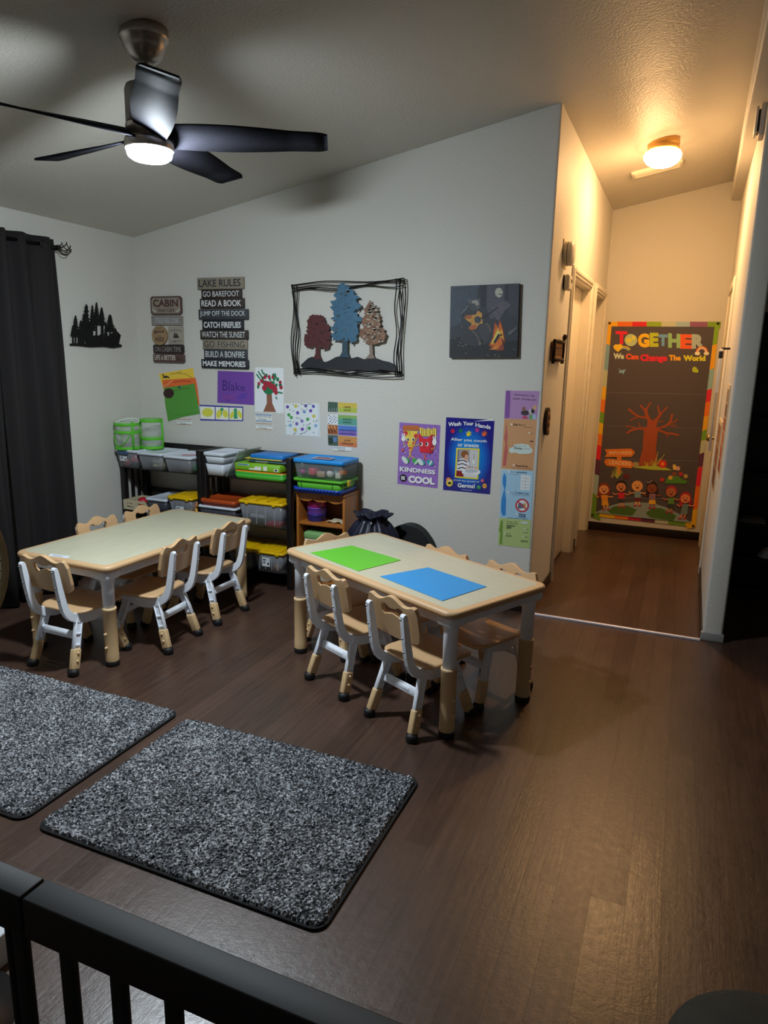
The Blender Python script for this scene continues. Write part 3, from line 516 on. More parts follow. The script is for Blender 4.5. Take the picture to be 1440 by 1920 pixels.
('P','e4e4e8',[82,131.6,79.5,124,71.6,116.7,59,110.4,42.9,105.6,24.9,103,6.7,102.6,-9.8,104.7,-23.1,108.9,-31.8,114.9,-35.1,122.1,-32.5,129.7,-24.5,137.1,-11.7,143.4,4.6,148.1,22.6,150.7,40.7,151,57.1,148.9,70.2,144.6,78.8,138.7]),
('P','d2d2d8',[-22.5,118.3,62.4,114.7,62.5,94.6,-19,94.5]),
('P','b9bcc4',[68.6,137.7,65.6,132.7,56.5,127.9,42.8,124.1,26.5,121.8,10,121.4,-4.1,123,-13.7,126.3,-17.2,130.8,-14.1,135.8,-5,140.6,8.9,144.4,25.2,146.6,41.7,147,55.6,145.4,65.1,142.1]),
('T','dbe5f6','STOP the spread of',[-86.1,60.6,78.2,63.3,77.5,76.2,-86.6,71.8],0.012,0.0),
('T','f4f6fb','Germs!',[-57,25.7,52.1,28.3,50.8,54.7,-58.2,52.4],0.03,0.0),
('P','f0c94a',[-88.7,52.1,-90,42.7,-94.4,34.4,-101.4,28.5,-109.7,25.9,-118.3,27,-125.7,31.6,-130.8,39.1,-132.9,48.3,-131.6,57.8,-127.1,66.1,-120.2,72,-111.8,74.5,-103.3,73.4,-95.9,68.7,-90.8,61.3]),
('P','e58b4a',[-102.6,70.4,-103.5,65.5,-106.6,61.1,-111.3,58,-117.1,56.5,-122.9,57,-127.9,59.3,-131.3,63.1,-132.7,67.9,-131.7,72.8,-128.6,77.2,-123.9,80.3,-118.1,81.8,-112.3,81.3,-107.4,79,-103.9,75.2]),
('P','1a1010',[-97.6,48,-98.4,45.3,-100.9,42.8,-104.7,41,-109.3,40.1,-114,40.2,-117.9,41.3,-120.6,43.3,-121.7,45.8,-120.9,48.5,-118.3,51,-114.5,52.8,-109.9,53.7,-105.3,53.6,-101.3,52.5,-98.6,50.5]),
('P','ffffff',[-114.4,64.1,-114.6,62.4,-115.4,60.9,-116.7,59.8,-118.2,59.3,-119.7,59.5,-121.1,60.4,-122,61.7,-122.4,63.4,-122.2,65.1,-121.4,66.6,-120.1,67.6,-118.6,68.1,-117,67.9,-115.7,67.1,-114.7,65.7]),
('P','ffffff',[-102.3,63.2,-102.5,61.5,-103.3,60,-104.6,58.9,-106.1,58.4,-107.6,58.6,-109,59.5,-109.9,60.8,-110.3,62.5,-110,64.2,-109.2,65.7,-108,66.7,-106.5,67.2,-104.9,67,-103.6,66.1,-102.6,64.8]),
('P','c9506a',[107.8,81.2,107.2,77.2,105.1,73.6,101.8,71,97.8,69.8,93.7,70.3,90.1,72.3,87.6,75.5,86.6,79.4,87.2,83.5,89.3,87.1,92.7,89.7,96.7,90.8,100.8,90.3,104.3,88.4,106.8,85.2]),
('P','2f8f55',[90.6,39,89.9,34.1,87.1,29.8,82.9,26.7,77.7,25.3,72.5,25.7,67.9,28.1,64.7,31.8,63.5,36.5,64.3,41.4,67,45.7,71.3,48.8,76.4,50.2,81.7,49.7,86.2,47.4,89.4,43.6]),
('P','e8a34a',[125.9,50.3,125.2,44.3,122.5,39.1,118.3,35.4,113.2,33.8,108,34.5,103.5,37.4,100.3,42.1,98.9,47.9,99.6,53.8,102.3,59,106.5,62.7,111.6,64.3,116.8,63.6,121.4,60.7,124.6,56]),
('S','1a1010',0.0024,[105.6,49.9,119.2,48.7]),
('P','ffffff',[94.7,82.5,94.6,81.6,94.1,80.7,93.3,80.2,92.4,79.9,91.5,80,90.7,80.5,90.1,81.2,89.9,82.1,90,83,90.5,83.8,91.2,84.4,92.2,84.7,93.1,84.6,93.9,84.1,94.5,83.4]),
('P','ffffff',[77.4,41.1,77.3,40.2,76.8,39.4,76,38.8,75.1,38.5,74.1,38.6,73.3,39.1,72.8,39.8,72.5,40.7,72.7,41.6,73.2,42.5,73.9,43.1,74.8,43.3,75.8,43.2,76.6,42.8,77.2,42]),
('S','c9d3ea',0.002,[-32.5,13.3,33.3,13]),
],
'bear': [
(-1.095,1.517),
('2e323b',[-207.4,405.8,194.5,414.1,207,9.1,-198.9,-0.5]),
('P','3a4350',[-205,404.3,-37.2,407.2,-70.6,218.3,-200.2,174.3]),
('P','4a4852',[8.4,407.8,111.1,410.3,117,254.6,38.1,218.1,11.3,292]),
('P','2b2c33',[111.1,410.3,131.7,410.8,136.2,254.5,118.6,254.6]),
('P','23262e',[-37.1,405.7,8.4,407.2,12,279.7,-18.2,292.2]),
('P','3a3a44',[133.3,410.8,191.5,411.7,199.5,217.8,139.4,254.5]),
('P','55525a',[41.3,279.5,78.6,306.6,122.7,321.3,152.8,296.8,113.4,260.7,93.3,218,70.7,218]),
('P','1c1d22',[-200.6,104.4,-70.3,143.2,25.8,81.3,202.7,104.8,206.9,10.4,-198.3,0.8]),
('P','a8a698',[102.5,365.4,101.9,357.2,99.2,349.8,94.5,344,88.5,340.3,81.6,339.1,74.6,340.5,68.1,344.4,62.7,350.3,59.1,357.8,57.6,366.1,58.2,374.3,61,381.7,65.7,387.5,71.7,391.2,78.6,392.3,85.6,390.9,92.1,387,97.4,381.1,101,373.6]),
('P','4a4852',[77.1,362.8,103,357.8,95.3,352.5,82.3,355.7]),
('P','2c3038',[-97.2,320.8,-78.4,308.2,-31.9,304.7,-16.9,267.6,-1.8,230.5,6.4,199.6,-11.1,156,-70.6,149.5,-128.9,174.4,-137.7,255.9,-117,280.7]),
('P','3c4048',[-28.3,298.5,-29.4,288.5,-33.7,279.5,-40.6,272.4,-49.6,267.9,-59.7,266.3,-70.1,268,-79.5,272.7,-87.3,279.9,-92.4,289,-94.5,299.1,-93.4,309.1,-89.1,318.1,-82.1,325.2,-73.1,329.7,-63,331.1,-52.7,329.4,-43.2,324.7,-35.6,317.5,-30.5,308.5]),
('P','4e5259',[-73.6,319.9,-75.3,313.4,-80.4,308.7,-87.6,307.1,-95,308.9,-100.6,313.7,-102.9,320.2,-101.2,326.7,-96.1,331.4,-88.9,333,-81.5,331.2,-75.9,326.4]),
('P','4e5259',[-26.4,323.6,-27.5,318.4,-31.1,314.7,-36.3,313.3,-41.7,314.8,-45.7,318.6,-47.4,323.9,-46.3,329.1,-42.6,332.9,-37.4,334.2,-32.1,332.7,-28,328.9]),
('P','8f8a84',[-75.8,323.6,-46.3,327.9,-30.5,307.7,-32.6,286.2,-49.5,292.5,-55.2,308,-76.8,309.7]),
('P','5c5652',[-25.2,289.2,-26.6,284,-31,280.2,-37.2,278.8,-43.6,280.3,-48.3,284.2,-50.3,289.4,-48.9,294.7,-44.5,298.5,-38.3,299.8,-32,298.3,-27.2,294.5]),
('P','16161a',[-28,292.3,-29.3,290.2,-32.5,289.3,-35.8,290.2,-37.2,292.4,-36,294.6,-32.8,295.5,-29.5,294.5]),
('S','8a94a0',0.003,[-97.9,299.1,-107,280.6,-135.9,252.8]),
('P','b8863a',[-36.6,267.7,-11.1,252.2,-12,236.7,-5,196.5,-26.2,193.3,-44.7,165.3,-67.8,160.5,-88.2,168.3,-69.4,193.3,-114.4,224.6,-108.4,240.2,-71.9,243.1,-48.8,246.1]),
('P','a0562a',[-67.6,234.5,-69.1,229.2,-75.1,224.5,-84.2,221.3,-94.8,220.3,-104.8,221.7,-112,225.2,-115.2,230.1,-113.6,235.5,-107.6,240.2,-98.4,243.3,-87.8,244.3,-77.9,242.9,-70.7,239.4]),
('P','a8562c',[-41.9,185.1,-40.7,179.1,-43.7,172.2,-50.3,165.7,-59.2,161,-68.6,159,-76.7,160.1,-81.8,164,-83,170.1,-80,177,-73.4,183.5,-64.5,188.1,-55.1,190.1,-47,189]),
('P','3a3d44',[-15.2,216.6,-16.4,208.8,-20.5,202.1,-26.9,197.7,-34.7,196.1,-42.6,197.7,-49.5,202.1,-54.3,208.8,-56.3,216.7,-55.1,224.5,-51,231.2,-44.5,235.6,-36.7,237.1,-28.8,235.5,-22,231.1,-17.2,224.4]),
('S','20222a',0.0073,[-27.5,218.2,10.8,239.7,79.8,285.3]),
('P','3a3a3f',[-25.6,180.9,16.2,201.1,43.8,174.8,47.3,140.7,37.5,109.6,22.2,87.5,-1.9,106.1,-23.5,140.3]),
('S','7d6a5c',0.0039,[16.4,196.5,35.3,181,43.5,150]),
('P','2e3036',[-131.8,165,-67.7,158.9,-33.2,134,-10.5,80.9,-20,71.4,-46.5,67.9,-97.5,79.9,-135.8,104.9]),
('S','776458',0.004,[-64.2,155.8,-36.3,130.9,-14,84]),
('P','6d6058',[-8.4,84.1,-9.4,77.4,-12.8,73.3,-17.4,73.2,-21.2,77.3,-23,83.9,-21.9,90.6,-18.5,94.7,-14,94.8,-10.1,90.7]),
('P','8a3a1e',[64.5,211.9,82.8,174.9,93.3,218,115.2,175,132.4,101.1,125.8,48.2,86.9,44.6,36.2,72,57,112.8,60.8,162.5]),
('P','c9661f',[71.9,196.5,86.8,162.6,97.3,205.7,114.6,156.5,126.1,97.9,108.1,72.9,79.9,53.8,45.6,81.5,59.9,119.1]),
('P','f0a83a',[86.1,174.9,97.6,144.1,109.3,165.7,122.2,110.3,88.9,125.5,74.7,88.1,45.7,78.4,66.4,119.1]),
('P','ffd873',[88.7,156.4,97.7,141,71.1,94.3,58.3,87.9,72.6,125.4]),
('P','2a1a18',[89.6,141,104.7,131.8,75,83.4,63,92.6]),
('P','3a2018',[100.8,144.1,116.1,131.9,108.5,122.5,137.1,76.3,124.7,66.9]),
('P','d8792c',[40.7,50.2,91.7,75.8,102.2,63.5,80,50.7]),
('S','8a7468',0.0034,[-107.6,79.8,-95.1,73.3]),
('S','6f6a66',0.0034,[-142,92.2,-127.4,84.5]),
('S','6f6a66',0.0034,[-124,70.1,-111.5,63.6]),
('S','6f6a66',0.0034,[-148,73,-137.5,67.6]),
('S','6f6a66',0.0034,[-173.6,112.5,-167.3,109.3]),
('S','6f6a66',0.0033,[29,21.7,41.3,15.3]),
('S','8a7468',0.0033,[71.8,22.4,81.9,17.1]),
('S','8a7468',0.0033,[95,16.5,103.1,12.3]),
('S','6f6a66',0.0032,[183.4,55.2,191.3,51]),
('S','8a7468',0.0034,[-98.4,29.1,-92.2,25.9]),
('S','8a7468',0.0033,[5.9,84.2,12,81]),
('S','6f6a66',0.0034,[-132.5,180.7,-124.2,176.3]),
('S','8a7468',0.0032,[151.8,153.6,163.7,147.2]),
('P','565a60',[145.9,144.4,194.8,181.3,194.3,163,153.3,129]),
],
'strip': [
(-0.85,0.403),
None,
('P','a880b0',[-101.3,933.3,97.5,936.7,93.2,774.1,-99.7,769.3]),
('P','c49064',[-99.6,768.8,93.2,773.6,91.3,472.3,-99.9,473]),
('P','7a4a94',[-97.3,932.2,-72.4,933.1,-68.9,874.3,-68.3,776.1,-97.2,772.1,-97.5,867.9]),
('T','35283f','Growing Up',[-48.4,903.3,71.9,900.4,71,914.2,-49.2,917.3],0.02,0.0),
('T','35283f','with Firepup!',[-58.8,881.1,81,879.2,80.1,891.8,-59.6,893.9],0.02,0.0),
('P','3a3038',[45.8,810.1,43.8,803.4,37.3,797.7,27.7,794.2,16.8,793.7,6.7,796.2,-0.5,801.2,-3.3,807.8,-1.3,814.6,5.2,820.2,14.8,823.7,25.8,824.2,35.8,821.7,42.9,816.7]),
('P','b8405a',[5.2,774.7,12.1,790.5,30.2,791.4,41.6,774]),
('P','8a5a48',[23.7,832.1,23.2,827.2,21.2,823,18,820,14.1,818.9,10.1,819.7,6.6,822.3,4.1,826.3,3,831.2,3.5,836.1,5.4,840.4,8.6,843.3,12.5,844.4,16.5,843.6,20.1,841,22.6,837]),
('P','b9b3b0',[67.1,818.8,66.5,813.4,64,808.7,60,805.5,55.2,804.2,50.2,805,45.8,807.9,42.7,812.3,41.4,817.6,42,823,44.5,827.7,48.5,830.9,53.3,832.2,58.3,831.4,62.7,828.5,65.7,824.1]),
('P','2a2226',[75.9,821.8,75.4,816.4,73.5,811.8,70.4,808.6,66.6,807.3,62.6,808.2,59,811.1,56.5,815.5,55.4,820.8,55.8,826.2,57.7,830.9,60.9,834.1,64.7,835.3,68.7,834.4,72.2,831.5,74.7,827.1]),
('P','c49a78',[87.3,842.7,86.8,836.8,84.6,831.8,81.1,828.3,76.8,826.9,72.3,827.9,68.4,831,65.5,835.9,64.3,841.7,64.8,847.5,66.9,852.6,70.5,856,74.8,857.4,79.2,856.4,83.2,853.3,86,848.5]),
('P','5f9a5a',[46.8,774.3,47.7,800,63.1,800.7,66.2,774]),
('P','9ab4c8',[66.2,774,65.5,803.4,83.6,801.7,88,774.3]),
('P','b85a58',[-86.8,754.4,-72.3,666.2,-74.5,634.5,-67.4,582.1,-72.7,491.2,-91.5,489.8,-88.7,580.7,-83,620.8,-93,654.4,-87.6,699.4]),
('P','f2ead8',[-58.4,742.9,-49.2,743.4,-48.5,733,-57.7,732.5]),
('T','4a2f28','Dial 9-1-1',[-44.5,731.9,27.5,732,26.8,742.3,-45.3,744.9],0.03,0.0),
('T','5a4038','in an emergency',[17.7,722.4,65.8,721.2,65.3,728.9,17.3,728.8],0,0.0),
('P','f2ead8',[49.2,698.3,56.9,698.7,57.5,690.2,49.7,689.8]),
('T','5a4038','hot',[62.7,690,84.6,690,84.3,695.2,62.3,695.2],0,0.0),
('T','4a2f28','tall.',[58,641.7,82.7,642,82,652.3,57.4,652.1],0.03,0.0),
('P','c3d2cc',[-60.7,582.6,-55,598.8,-36.8,605.3,-32.5,621.4,14.5,628.4,54,624.5,65.3,609.6,80.4,597.6,77.6,581.7,59.9,572.6,2.6,567.2,-19.1,574.9,-47.8,567.6]),
('T','3a2f38','Smoke',[-30.9,595.2,18,593.3,17.2,606.3,-31.8,609.6],0.03,0.0),
('T','5a4038','Crawl low under',[-39.8,610.4,41.7,612.7,41.3,618.9,-40.2,617],0,0.0),
('T','5a4038','where the',[23,597.6,64.8,597.8,64.4,604.3,22.6,604.1],0,0.0),
('P','f2ead8',[-30.6,502.5,-22.6,503.1,-22.1,493.8,-30,493.2]),
('T','4a2f28','Stop,drop,',[-13.7,487.8,61.4,489.7,60.5,504.2,-14.6,502.4],0.03,0.0),
('T','5a4038','cover your face,and roll.',[-34.4,476.9,82.8,482.2,82.4,488.8,-34.7,482.2],0,0.0),
('P','9cc0d8',[-98.3,463.5,93.1,473.2,97.3,175.9,-94.5,170.3]),
('P','a9bd78',[-94.5,170.3,97.3,176.5,101.6,1.8,-93.6,-0.2]),
('P','2f7fc4',[-78.8,448.7,-65.8,422.7,-64.4,374,-69.6,341.9,-59.1,285,-56.3,187.6,-76.5,185.5,-86.9,215.2,-87.8,282.2,-74.6,352.9,-86.3,380.7,-87.4,423.7]),
('P','eef4f8',[-58,460.4,-49.5,461.1,-49,452.6,-57.5,451.9]),
('T','24405a','Plan and',[-43.3,453.1,-2.2,453.6,-2.8,462,-43.8,460.1],0,0.0),
('T','1f3a58','practice',[-1.4,449.4,55.5,451.2,54.6,465.3,-2.3,464.3],0.03,0.0),
('T','24405a','a fire escape plan',[-44,440.2,9.9,440.4,9.4,447.4,-44.3,445.9],0,0.0),
('P','d4d9dc',[20.9,444.1,79.7,443.4,78.6,354,21,353]),
('S','8a97a4',0.0017,[25,424.6,74,424.5]),
('S','8a97a4',0.0017,[26.1,406.2,75.2,406.2]),
('S','8a97a4',0.0017,[27.3,387.8,76.4,387.9]),
('S','8a97a4',0.0017,[28.4,369.4,77.6,369.6]),
('S','8a97a4',0.0017,[49.2,440.8,50.4,355.7]),
('P','eef4f8',[-52.7,337.6,-44.2,338.4,-43.6,329.3,-52.2,328.5]),
('T','24405a','Know',[-38.7,328.8,-11.7,329.9,-12,335.6,-39.1,334.6],0,0.0),
('T','1f3a58','2 ways out',[-8.6,325.9,74.7,328,73.9,340.8,-9.4,340.2],0.03,0.0),
('T','24405a','every room',[-23.6,315.8,79.5,318.5,79.1,325.6,-24,321.6],0,0.0),
('P','b8303a',[80.3,264.1,79.7,254.1,76.9,244.4,71.8,235.6,64.9,228.2,56.5,222.6,47.1,219.2,37.3,218.2,27.5,219.6,18.5,223.4,10.6,229.3,4.5,237,0.4,246,-1.4,255.9,-0.8,266,2.1,275.7,7.2,284.5,14.2,291.9,22.7,297.4,32.1,300.7,41.9,301.7,51.6,300.2,60.5,296.4,68.3,290.5,74.4,282.9,78.5,273.9]),
('P','d4dde0',[70.5,263.1,70,254.7,67.4,246.7,62.9,239.5,56.8,233.8,49.6,229.8,41.6,227.9,33.5,228.1,25.8,230.6,19,235.1,13.7,241.2,10.1,248.7,8.5,256.9,9.1,265.3,11.7,273.4,16.2,280.5,22.3,286.3,29.6,290.2,37.6,292.1,45.6,291.8,53.3,289.3,60,284.8,65.3,278.7,68.9,271.3]),
('P','5a5f7a',[17,280.8,49.1,266.7,39.3,242.7,14,237.2]),
('P','6f7a80',[56.6,258.9,56,253.3,53.6,248.4,49.7,244.8,44.9,243.2,40,243.8,35.7,246.5,32.6,250.9,31.3,256.3,31.9,261.9,34.4,266.8,38.3,270.3,43.1,271.9,48,271.3,52.3,268.6,55.3,264.2]),
('P','d89a3a',[52,287.2,63.1,268.1,62,242.1,51.8,246.8]),
('S','b8303a',0.0068,[14.2,280.6,66.4,238.2]),
('P','eef4f8',[7.1,210.4,15.6,211.3,16.2,202,7.7,201.1]),
('T','1f3a58','Never',[22.1,198.9,66.1,199.2,65.3,212.1,21.3,211.9],0.03,0.0),
('T','1f3a58','touch',[22.8,187.3,65.5,187.5,64.6,200.5,22.1,198.9],0.03,0.0),
('T','24405a','matches,candles,or lighters.',[-46.7,172.5,83.2,176.4,82.6,185,-47.1,179.8],0,0.0),
('P','6d9238',[-83.5,155.3,-71.8,155.1,-67.6,7.5,-83.8,8.5,-82.1,80.1,-92.8,87.8]),
('T','3f5030','Change smoke',[-48.1,147.4,19.4,150.5,18.8,159.2,-48.6,154.7],0,0.0),
('T','3f5030','alarm batteries',[-47.6,138.7,21.4,140.5,21,147.8,-47.9,144.5],0,0.0),
('T','2f3f24','twice a',[-48,121,3.8,123.9,3.1,135.5,-48.8,134.1],0.03,0.0),
('T','2f3f24','year.',[-47.1,106.3,-14,108.6,-14.7,120.3,-47.8,118.1],0.03,0.0),
('P','c4cfd8',[35.8,162.5,81.3,161.7,74.9,150.8,45.1,150.4]),
('P','eef2dc',[59.8,121.5,67.4,122.3,67.9,114.5,60.3,113.6]),
('T','3f5030','Test',[73,114.2,88.6,114.5,88.2,120.3,72.6,120],0,0.0),
('T','3f5030','monthly.',[57.4,91.9,88.5,94.1,88,101.3,56.9,99.2],0,0.0),
('P','eef2dc',[-58.9,82.8,-51.1,83.7,-50.5,74.9,-58.3,74]),
('T','3f5030','Know',[-46.8,75.4,-20.8,76.9,-21.1,82.8,-47.1,81.2],0,0.0),
('T','3f5030','your exits',[-47,54.6,-12.3,57.2,-13.3,73.4,-48,70.8],0,0.0),
('P','eef2dc',[54.2,74,61.9,74.9,62.4,67,54.7,66.1]),
('T','3f5030','Have',[66.1,66.6,90.2,68,89.8,73.8,65.7,72.4],0,0.0),
('T','3f5030','smoke alarms',[45.2,36.1,87.9,38.4,86.8,54.4,44.1,52.2],0,0.0),
],
'treepaper': [
(-2.562,1.129),
('e4e8ea',[-104.5,300.1,114,300.2,112.2,2.1,-114.7,0.1]),
('P','8d5c46',[-19.4,129.7,21.5,131.2,24.8,64.8,54.4,6.7,-48,4.8,-18.8,62.9]),
('P','1e7a4c',[41.8,154,38.3,142.6,28.8,132.7,14.6,125.8,-2.1,122.9,-18.7,124.5,-32.8,130.4,-42.1,139.7,-45.3,150.9,-41.7,162.3,-32,172.3,-17.8,179.1,-1.1,181.9,15.5,180.2,29.5,174.3,38.7,165.1]),
('P','17694a',[-37.1,213.2,-38,208.5,-40.1,204.4,-43.3,201.6,-47,200.5,-50.6,201.4,-53.7,204,-55.7,207.9,-56.3,212.6,-55.5,217.4,-53.3,221.5,-50.2,224.3,-46.5,225.3,-42.8,224.5,-39.8,221.9,-37.8,217.9]),
('P','1e7a4c',[26.6,201.9,26,196.7,24.4,192.2,22,189.1,19.3,188,16.7,189,14.4,191.9,13,196.3,12.5,201.5,13.2,206.8,14.8,211.3,17.1,214.3,19.8,215.4,22.5,214.5,24.7,211.6,26.1,207.2]),
('P','17694a',[-15.9,204.1,-17,199.7,-20.1,195.8,-24.7,193.2,-30,192.1,-35.3,192.8,-39.8,195.2,-42.8,198.9,-43.7,203.3,-42.6,207.7,-39.5,211.6,-34.9,214.2,-29.6,215.3,-24.3,214.6,-19.8,212.2,-16.9,208.5]),
('P','1e7a4c',[69.9,188.4,69,184.6,66.5,181.4,62.9,179.2,58.5,178.3,54.2,178.9,50.6,180.9,48.2,183.9,47.4,187.6,48.3,191.3,50.8,194.6,54.5,196.8,58.8,197.6,63.1,197,66.7,195.1,69.1,192]),
('P','17694a',[60.6,240.9,59.7,235.8,57.4,231.5,54,228.6,49.9,227.5,45.9,228.4,42.6,231.1,40.4,235.3,39.6,240.3,40.5,245.3,42.9,249.6,46.3,252.5,50.3,253.6,54.3,252.7,57.7,250,59.9,245.8]),
('P','1e7a4c',[36,198.9,35,194.1,32.3,190.1,28.4,187.3,23.7,186.2,19,187,15.1,189.5,12.6,193.4,11.7,198.1,12.7,202.8,15.4,206.9,19.4,209.6,24.1,210.7,28.7,209.9,32.6,207.4,35.2,203.5]),
('P','17694a',[-4.2,198.8,-5.3,194.3,-8.2,190.5,-12.4,187.8,-17.4,186.8,-22.4,187.5,-26.6,189.9,-29.3,193.5,-30.2,198,-29.2,202.4,-26.3,206.3,-22,208.9,-17,210,-12.1,209.2,-7.9,206.9,-5.1,203.2]),
('P','1e7a4c',[80.5,224.8,79.6,219.4,77,214.7,73.1,211.5,68.6,210.3,64.1,211.3,60.3,214.2,57.8,218.7,57,224.1,58,229.5,60.6,234.2,64.5,237.3,69,238.5,73.5,237.6,77.2,234.7,79.7,230.2]),
('P','17694a',[-9.3,246.9,-10.1,241.5,-12.4,236.8,-15.7,233.6,-19.6,232.4,-23.4,233.4,-26.6,236.4,-28.7,240.9,-29.4,246.4,-28.5,251.9,-26.2,256.5,-22.9,259.7,-19.1,260.9,-15.2,259.9,-12,256.9,-10,252.4]),
('P','1e7a4c',[44,177.7,43.3,173.8,41.5,170.5,39,168.2,36,167.4,33,168,30.4,170.1,28.8,173.3,28.2,177.2,28.9,181.1,30.7,184.4,33.2,186.7,36.3,187.5,39.3,186.8,41.8,184.8,43.4,181.5]),
('P','17694a',[66.2,162.4,65.3,158.4,62.8,154.8,59.1,152.4,54.8,151.5,50.5,152.1,46.9,154.3,44.5,157.6,43.7,161.6,44.6,165.7,47.1,169.2,50.8,171.6,55.1,172.6,59.4,171.9,63,169.8,65.4,166.4]),
('P','1e7a4c',[18.6,225.4,17.8,220.7,15.8,216.6,12.7,213.9,9.1,212.9,5.5,213.7,2.5,216.2,0.5,220.1,-0.1,224.8,0.7,229.5,2.8,233.5,5.9,236.3,9.5,237.3,13,236.5,16,233.9,18,230]),
('P','17694a',[49.3,249.9,48.4,244.4,45.8,239.8,42,236.6,37.5,235.4,33.1,236.3,29.4,239.3,27,243.8,26.2,249.2,27.1,254.7,29.7,259.3,33.5,262.5,38,263.7,42.4,262.7,46.1,259.8,48.5,255.3]),
('P','1e7a4c',[102.5,189.3,101.6,185.6,99,182.4,95.3,180.1,90.9,179.2,86.5,179.8,82.8,181.8,80.4,184.9,79.6,188.6,80.5,192.3,83,195.6,86.8,197.8,91.2,198.7,95.5,198.1,99.2,196.1,101.6,193]),
('P','17694a',[102.6,187.8,101.6,183.2,98.7,179.2,94.4,176.4,89.4,175.3,84.4,176.1,80.2,178.5,77.4,182.4,76.5,187,77.6,191.6,80.4,195.6,84.7,198.4,89.7,199.5,94.7,198.7,98.9,196.2,101.7,192.4]),
('P','1e7a4c',[47.3,200.9,46.3,196.2,43.5,192.2,39.4,189.4,34.5,188.3,29.7,189.1,25.6,191.6,22.9,195.4,22,200.1,23.1,204.7,25.9,208.8,30,211.5,34.9,212.6,39.7,211.8,43.8,209.3,46.4,205.5]),
('P','17694a',[-7.1,199.1,-8.2,193.5,-11.1,188.6,-15.3,185.3,-20.3,184,-25.2,185,-29.3,188,-32.1,192.7,-32.9,198.3,-31.9,203.9,-29,208.8,-24.7,212.1,-19.7,213.3,-14.8,212.4,-10.7,209.3,-8,204.7]),
('P','1e7a4c',[-68.5,185.1,-69.3,181.3,-71.5,178.1,-74.8,175.8,-78.6,175,-82.4,175.6,-85.6,177.6,-87.7,180.7,-88.4,184.4,-87.5,188.2,-85.3,191.4,-82,193.6,-78.2,194.5,-74.4,193.9,-71.3,191.9,-69.2,188.8]),
('P','17694a',[-32,232.5,-33.1,229,-36,226,-40.3,223.9,-45.3,223,-50.3,223.6,-54.5,225.4,-57.3,228.3,-58.2,231.7,-57.1,235.2,-54.2,238.3,-50,240.3,-44.9,241.2,-39.9,240.6,-35.7,238.8,-33,235.9]),
('P','1e7a4c',[29.6,201.7,28.6,197.6,26,194,22.1,191.5,17.5,190.6,13,191.3,9.2,193.5,6.6,196.9,5.8,200.9,6.8,205.1,9.4,208.7,13.3,211.1,17.9,212.1,22.4,211.4,26.3,209.2,28.8,205.8]),
('P','17694a',[101.3,181.5,100.5,175.9,98.2,171.1,94.8,167.8,90.8,166.6,86.9,167.5,83.6,170.6,81.4,175.2,80.7,180.8,81.5,186.4,83.8,191.2,87.2,194.5,91.2,195.7,95.1,194.8,98.4,191.7,100.6,187.1]),
('P','1e7a4c',[-6.8,201.5,-7.7,198,-10.2,195,-13.8,193,-18.1,192.1,-22.4,192.7,-26,194.5,-28.3,197.4,-29.1,200.8,-28.2,204.3,-25.7,207.3,-22.1,209.3,-17.8,210.1,-13.5,209.6,-10,207.8,-7.6,204.9]),
('P','17694a',[-34.2,201.7,-35.2,198,-37.7,194.7,-41.4,192.5,-45.7,191.6,-50,192.2,-53.6,194.2,-56,197.3,-56.8,201,-55.8,204.8,-53.3,208,-49.6,210.3,-45.3,211.1,-41,210.5,-37.4,208.5,-35,205.4]),
('P','1e7a4c',[-74.9,172,-75.7,166.4,-77.8,161.6,-80.8,158.3,-84.4,157.1,-87.9,158,-90.9,161.1,-92.8,165.8,-93.4,171.3,-92.6,176.9,-90.4,181.7,-87.4,185,-83.8,186.2,-80.3,185.2,-77.3,182.2,-75.4,177.5]),
('P','17694a',[63.6,175.9,62.8,171.3,60.6,167.4,57.3,164.7,53.4,163.7,49.6,164.4,46.3,166.9,44.2,170.7,43.5,175.2,44.3,179.7,46.6,183.7,49.9,186.3,53.8,187.4,57.6,186.6,60.8,184.1,62.9,180.4]),
('P','1e7a4c',[52.6,226.3,51.7,221.6,49.3,217.5,45.8,214.7,41.7,213.6,37.6,214.5,34.1,217,31.9,221,31.1,225.7,32,230.5,34.4,234.6,37.9,237.3,42.1,238.4,46.1,237.6,49.6,235,51.9,231.1]),
('S','2a8058',0.0105,[-54.1,283,-41.5,257.8]),
('S','2a8058',0.0105,[-80.5,271.4,-54.9,239]),
('S','2a8058',0.0106,[-94.1,252.7,-68.4,223.9]),
('S','2a8058',0.0104,[-37,261.5,-24.4,239.9]),
('S','2a8058',0.0103,[53.7,260.3,44.7,234.6]),
('S','2a8058',0.0103,[69.2,140.3,103.5,135.7]),
('S','2a8058',0.0104,[53.2,106.6,61.7,95.9]),
('P','a8283c',[-16.6,236.5,-17.6,231.4,-20.4,227,-24.4,224.1,-29.1,222.9,-33.7,223.8,-37.6,226.5,-40.2,230.7,-41,235.8,-40,240.9,-37.3,245.2,-33.3,248.2,-28.6,249.3,-23.9,248.4,-20,245.7,-17.5,241.5]),
('P','a8283c',[14.6,239.6,13.7,234.5,11.2,230.2,7.5,227.2,3.1,226.1,-1.1,226.9,-4.8,229.7,-7.1,233.9,-7.9,238.9,-7,244,-4.4,248.3,-0.7,251.3,3.6,252.4,7.9,251.5,11.5,248.8,13.9,244.6]),
('P','a8283c',[42.2,238.2,41.4,233.7,39.1,229.8,35.7,227.2,31.7,226.2,27.7,227,24.4,229.4,22.2,233.1,21.5,237.6,22.4,242.1,24.7,245.9,28.1,248.5,32,249.5,36,248.8,39.3,246.3,41.5,242.6]),
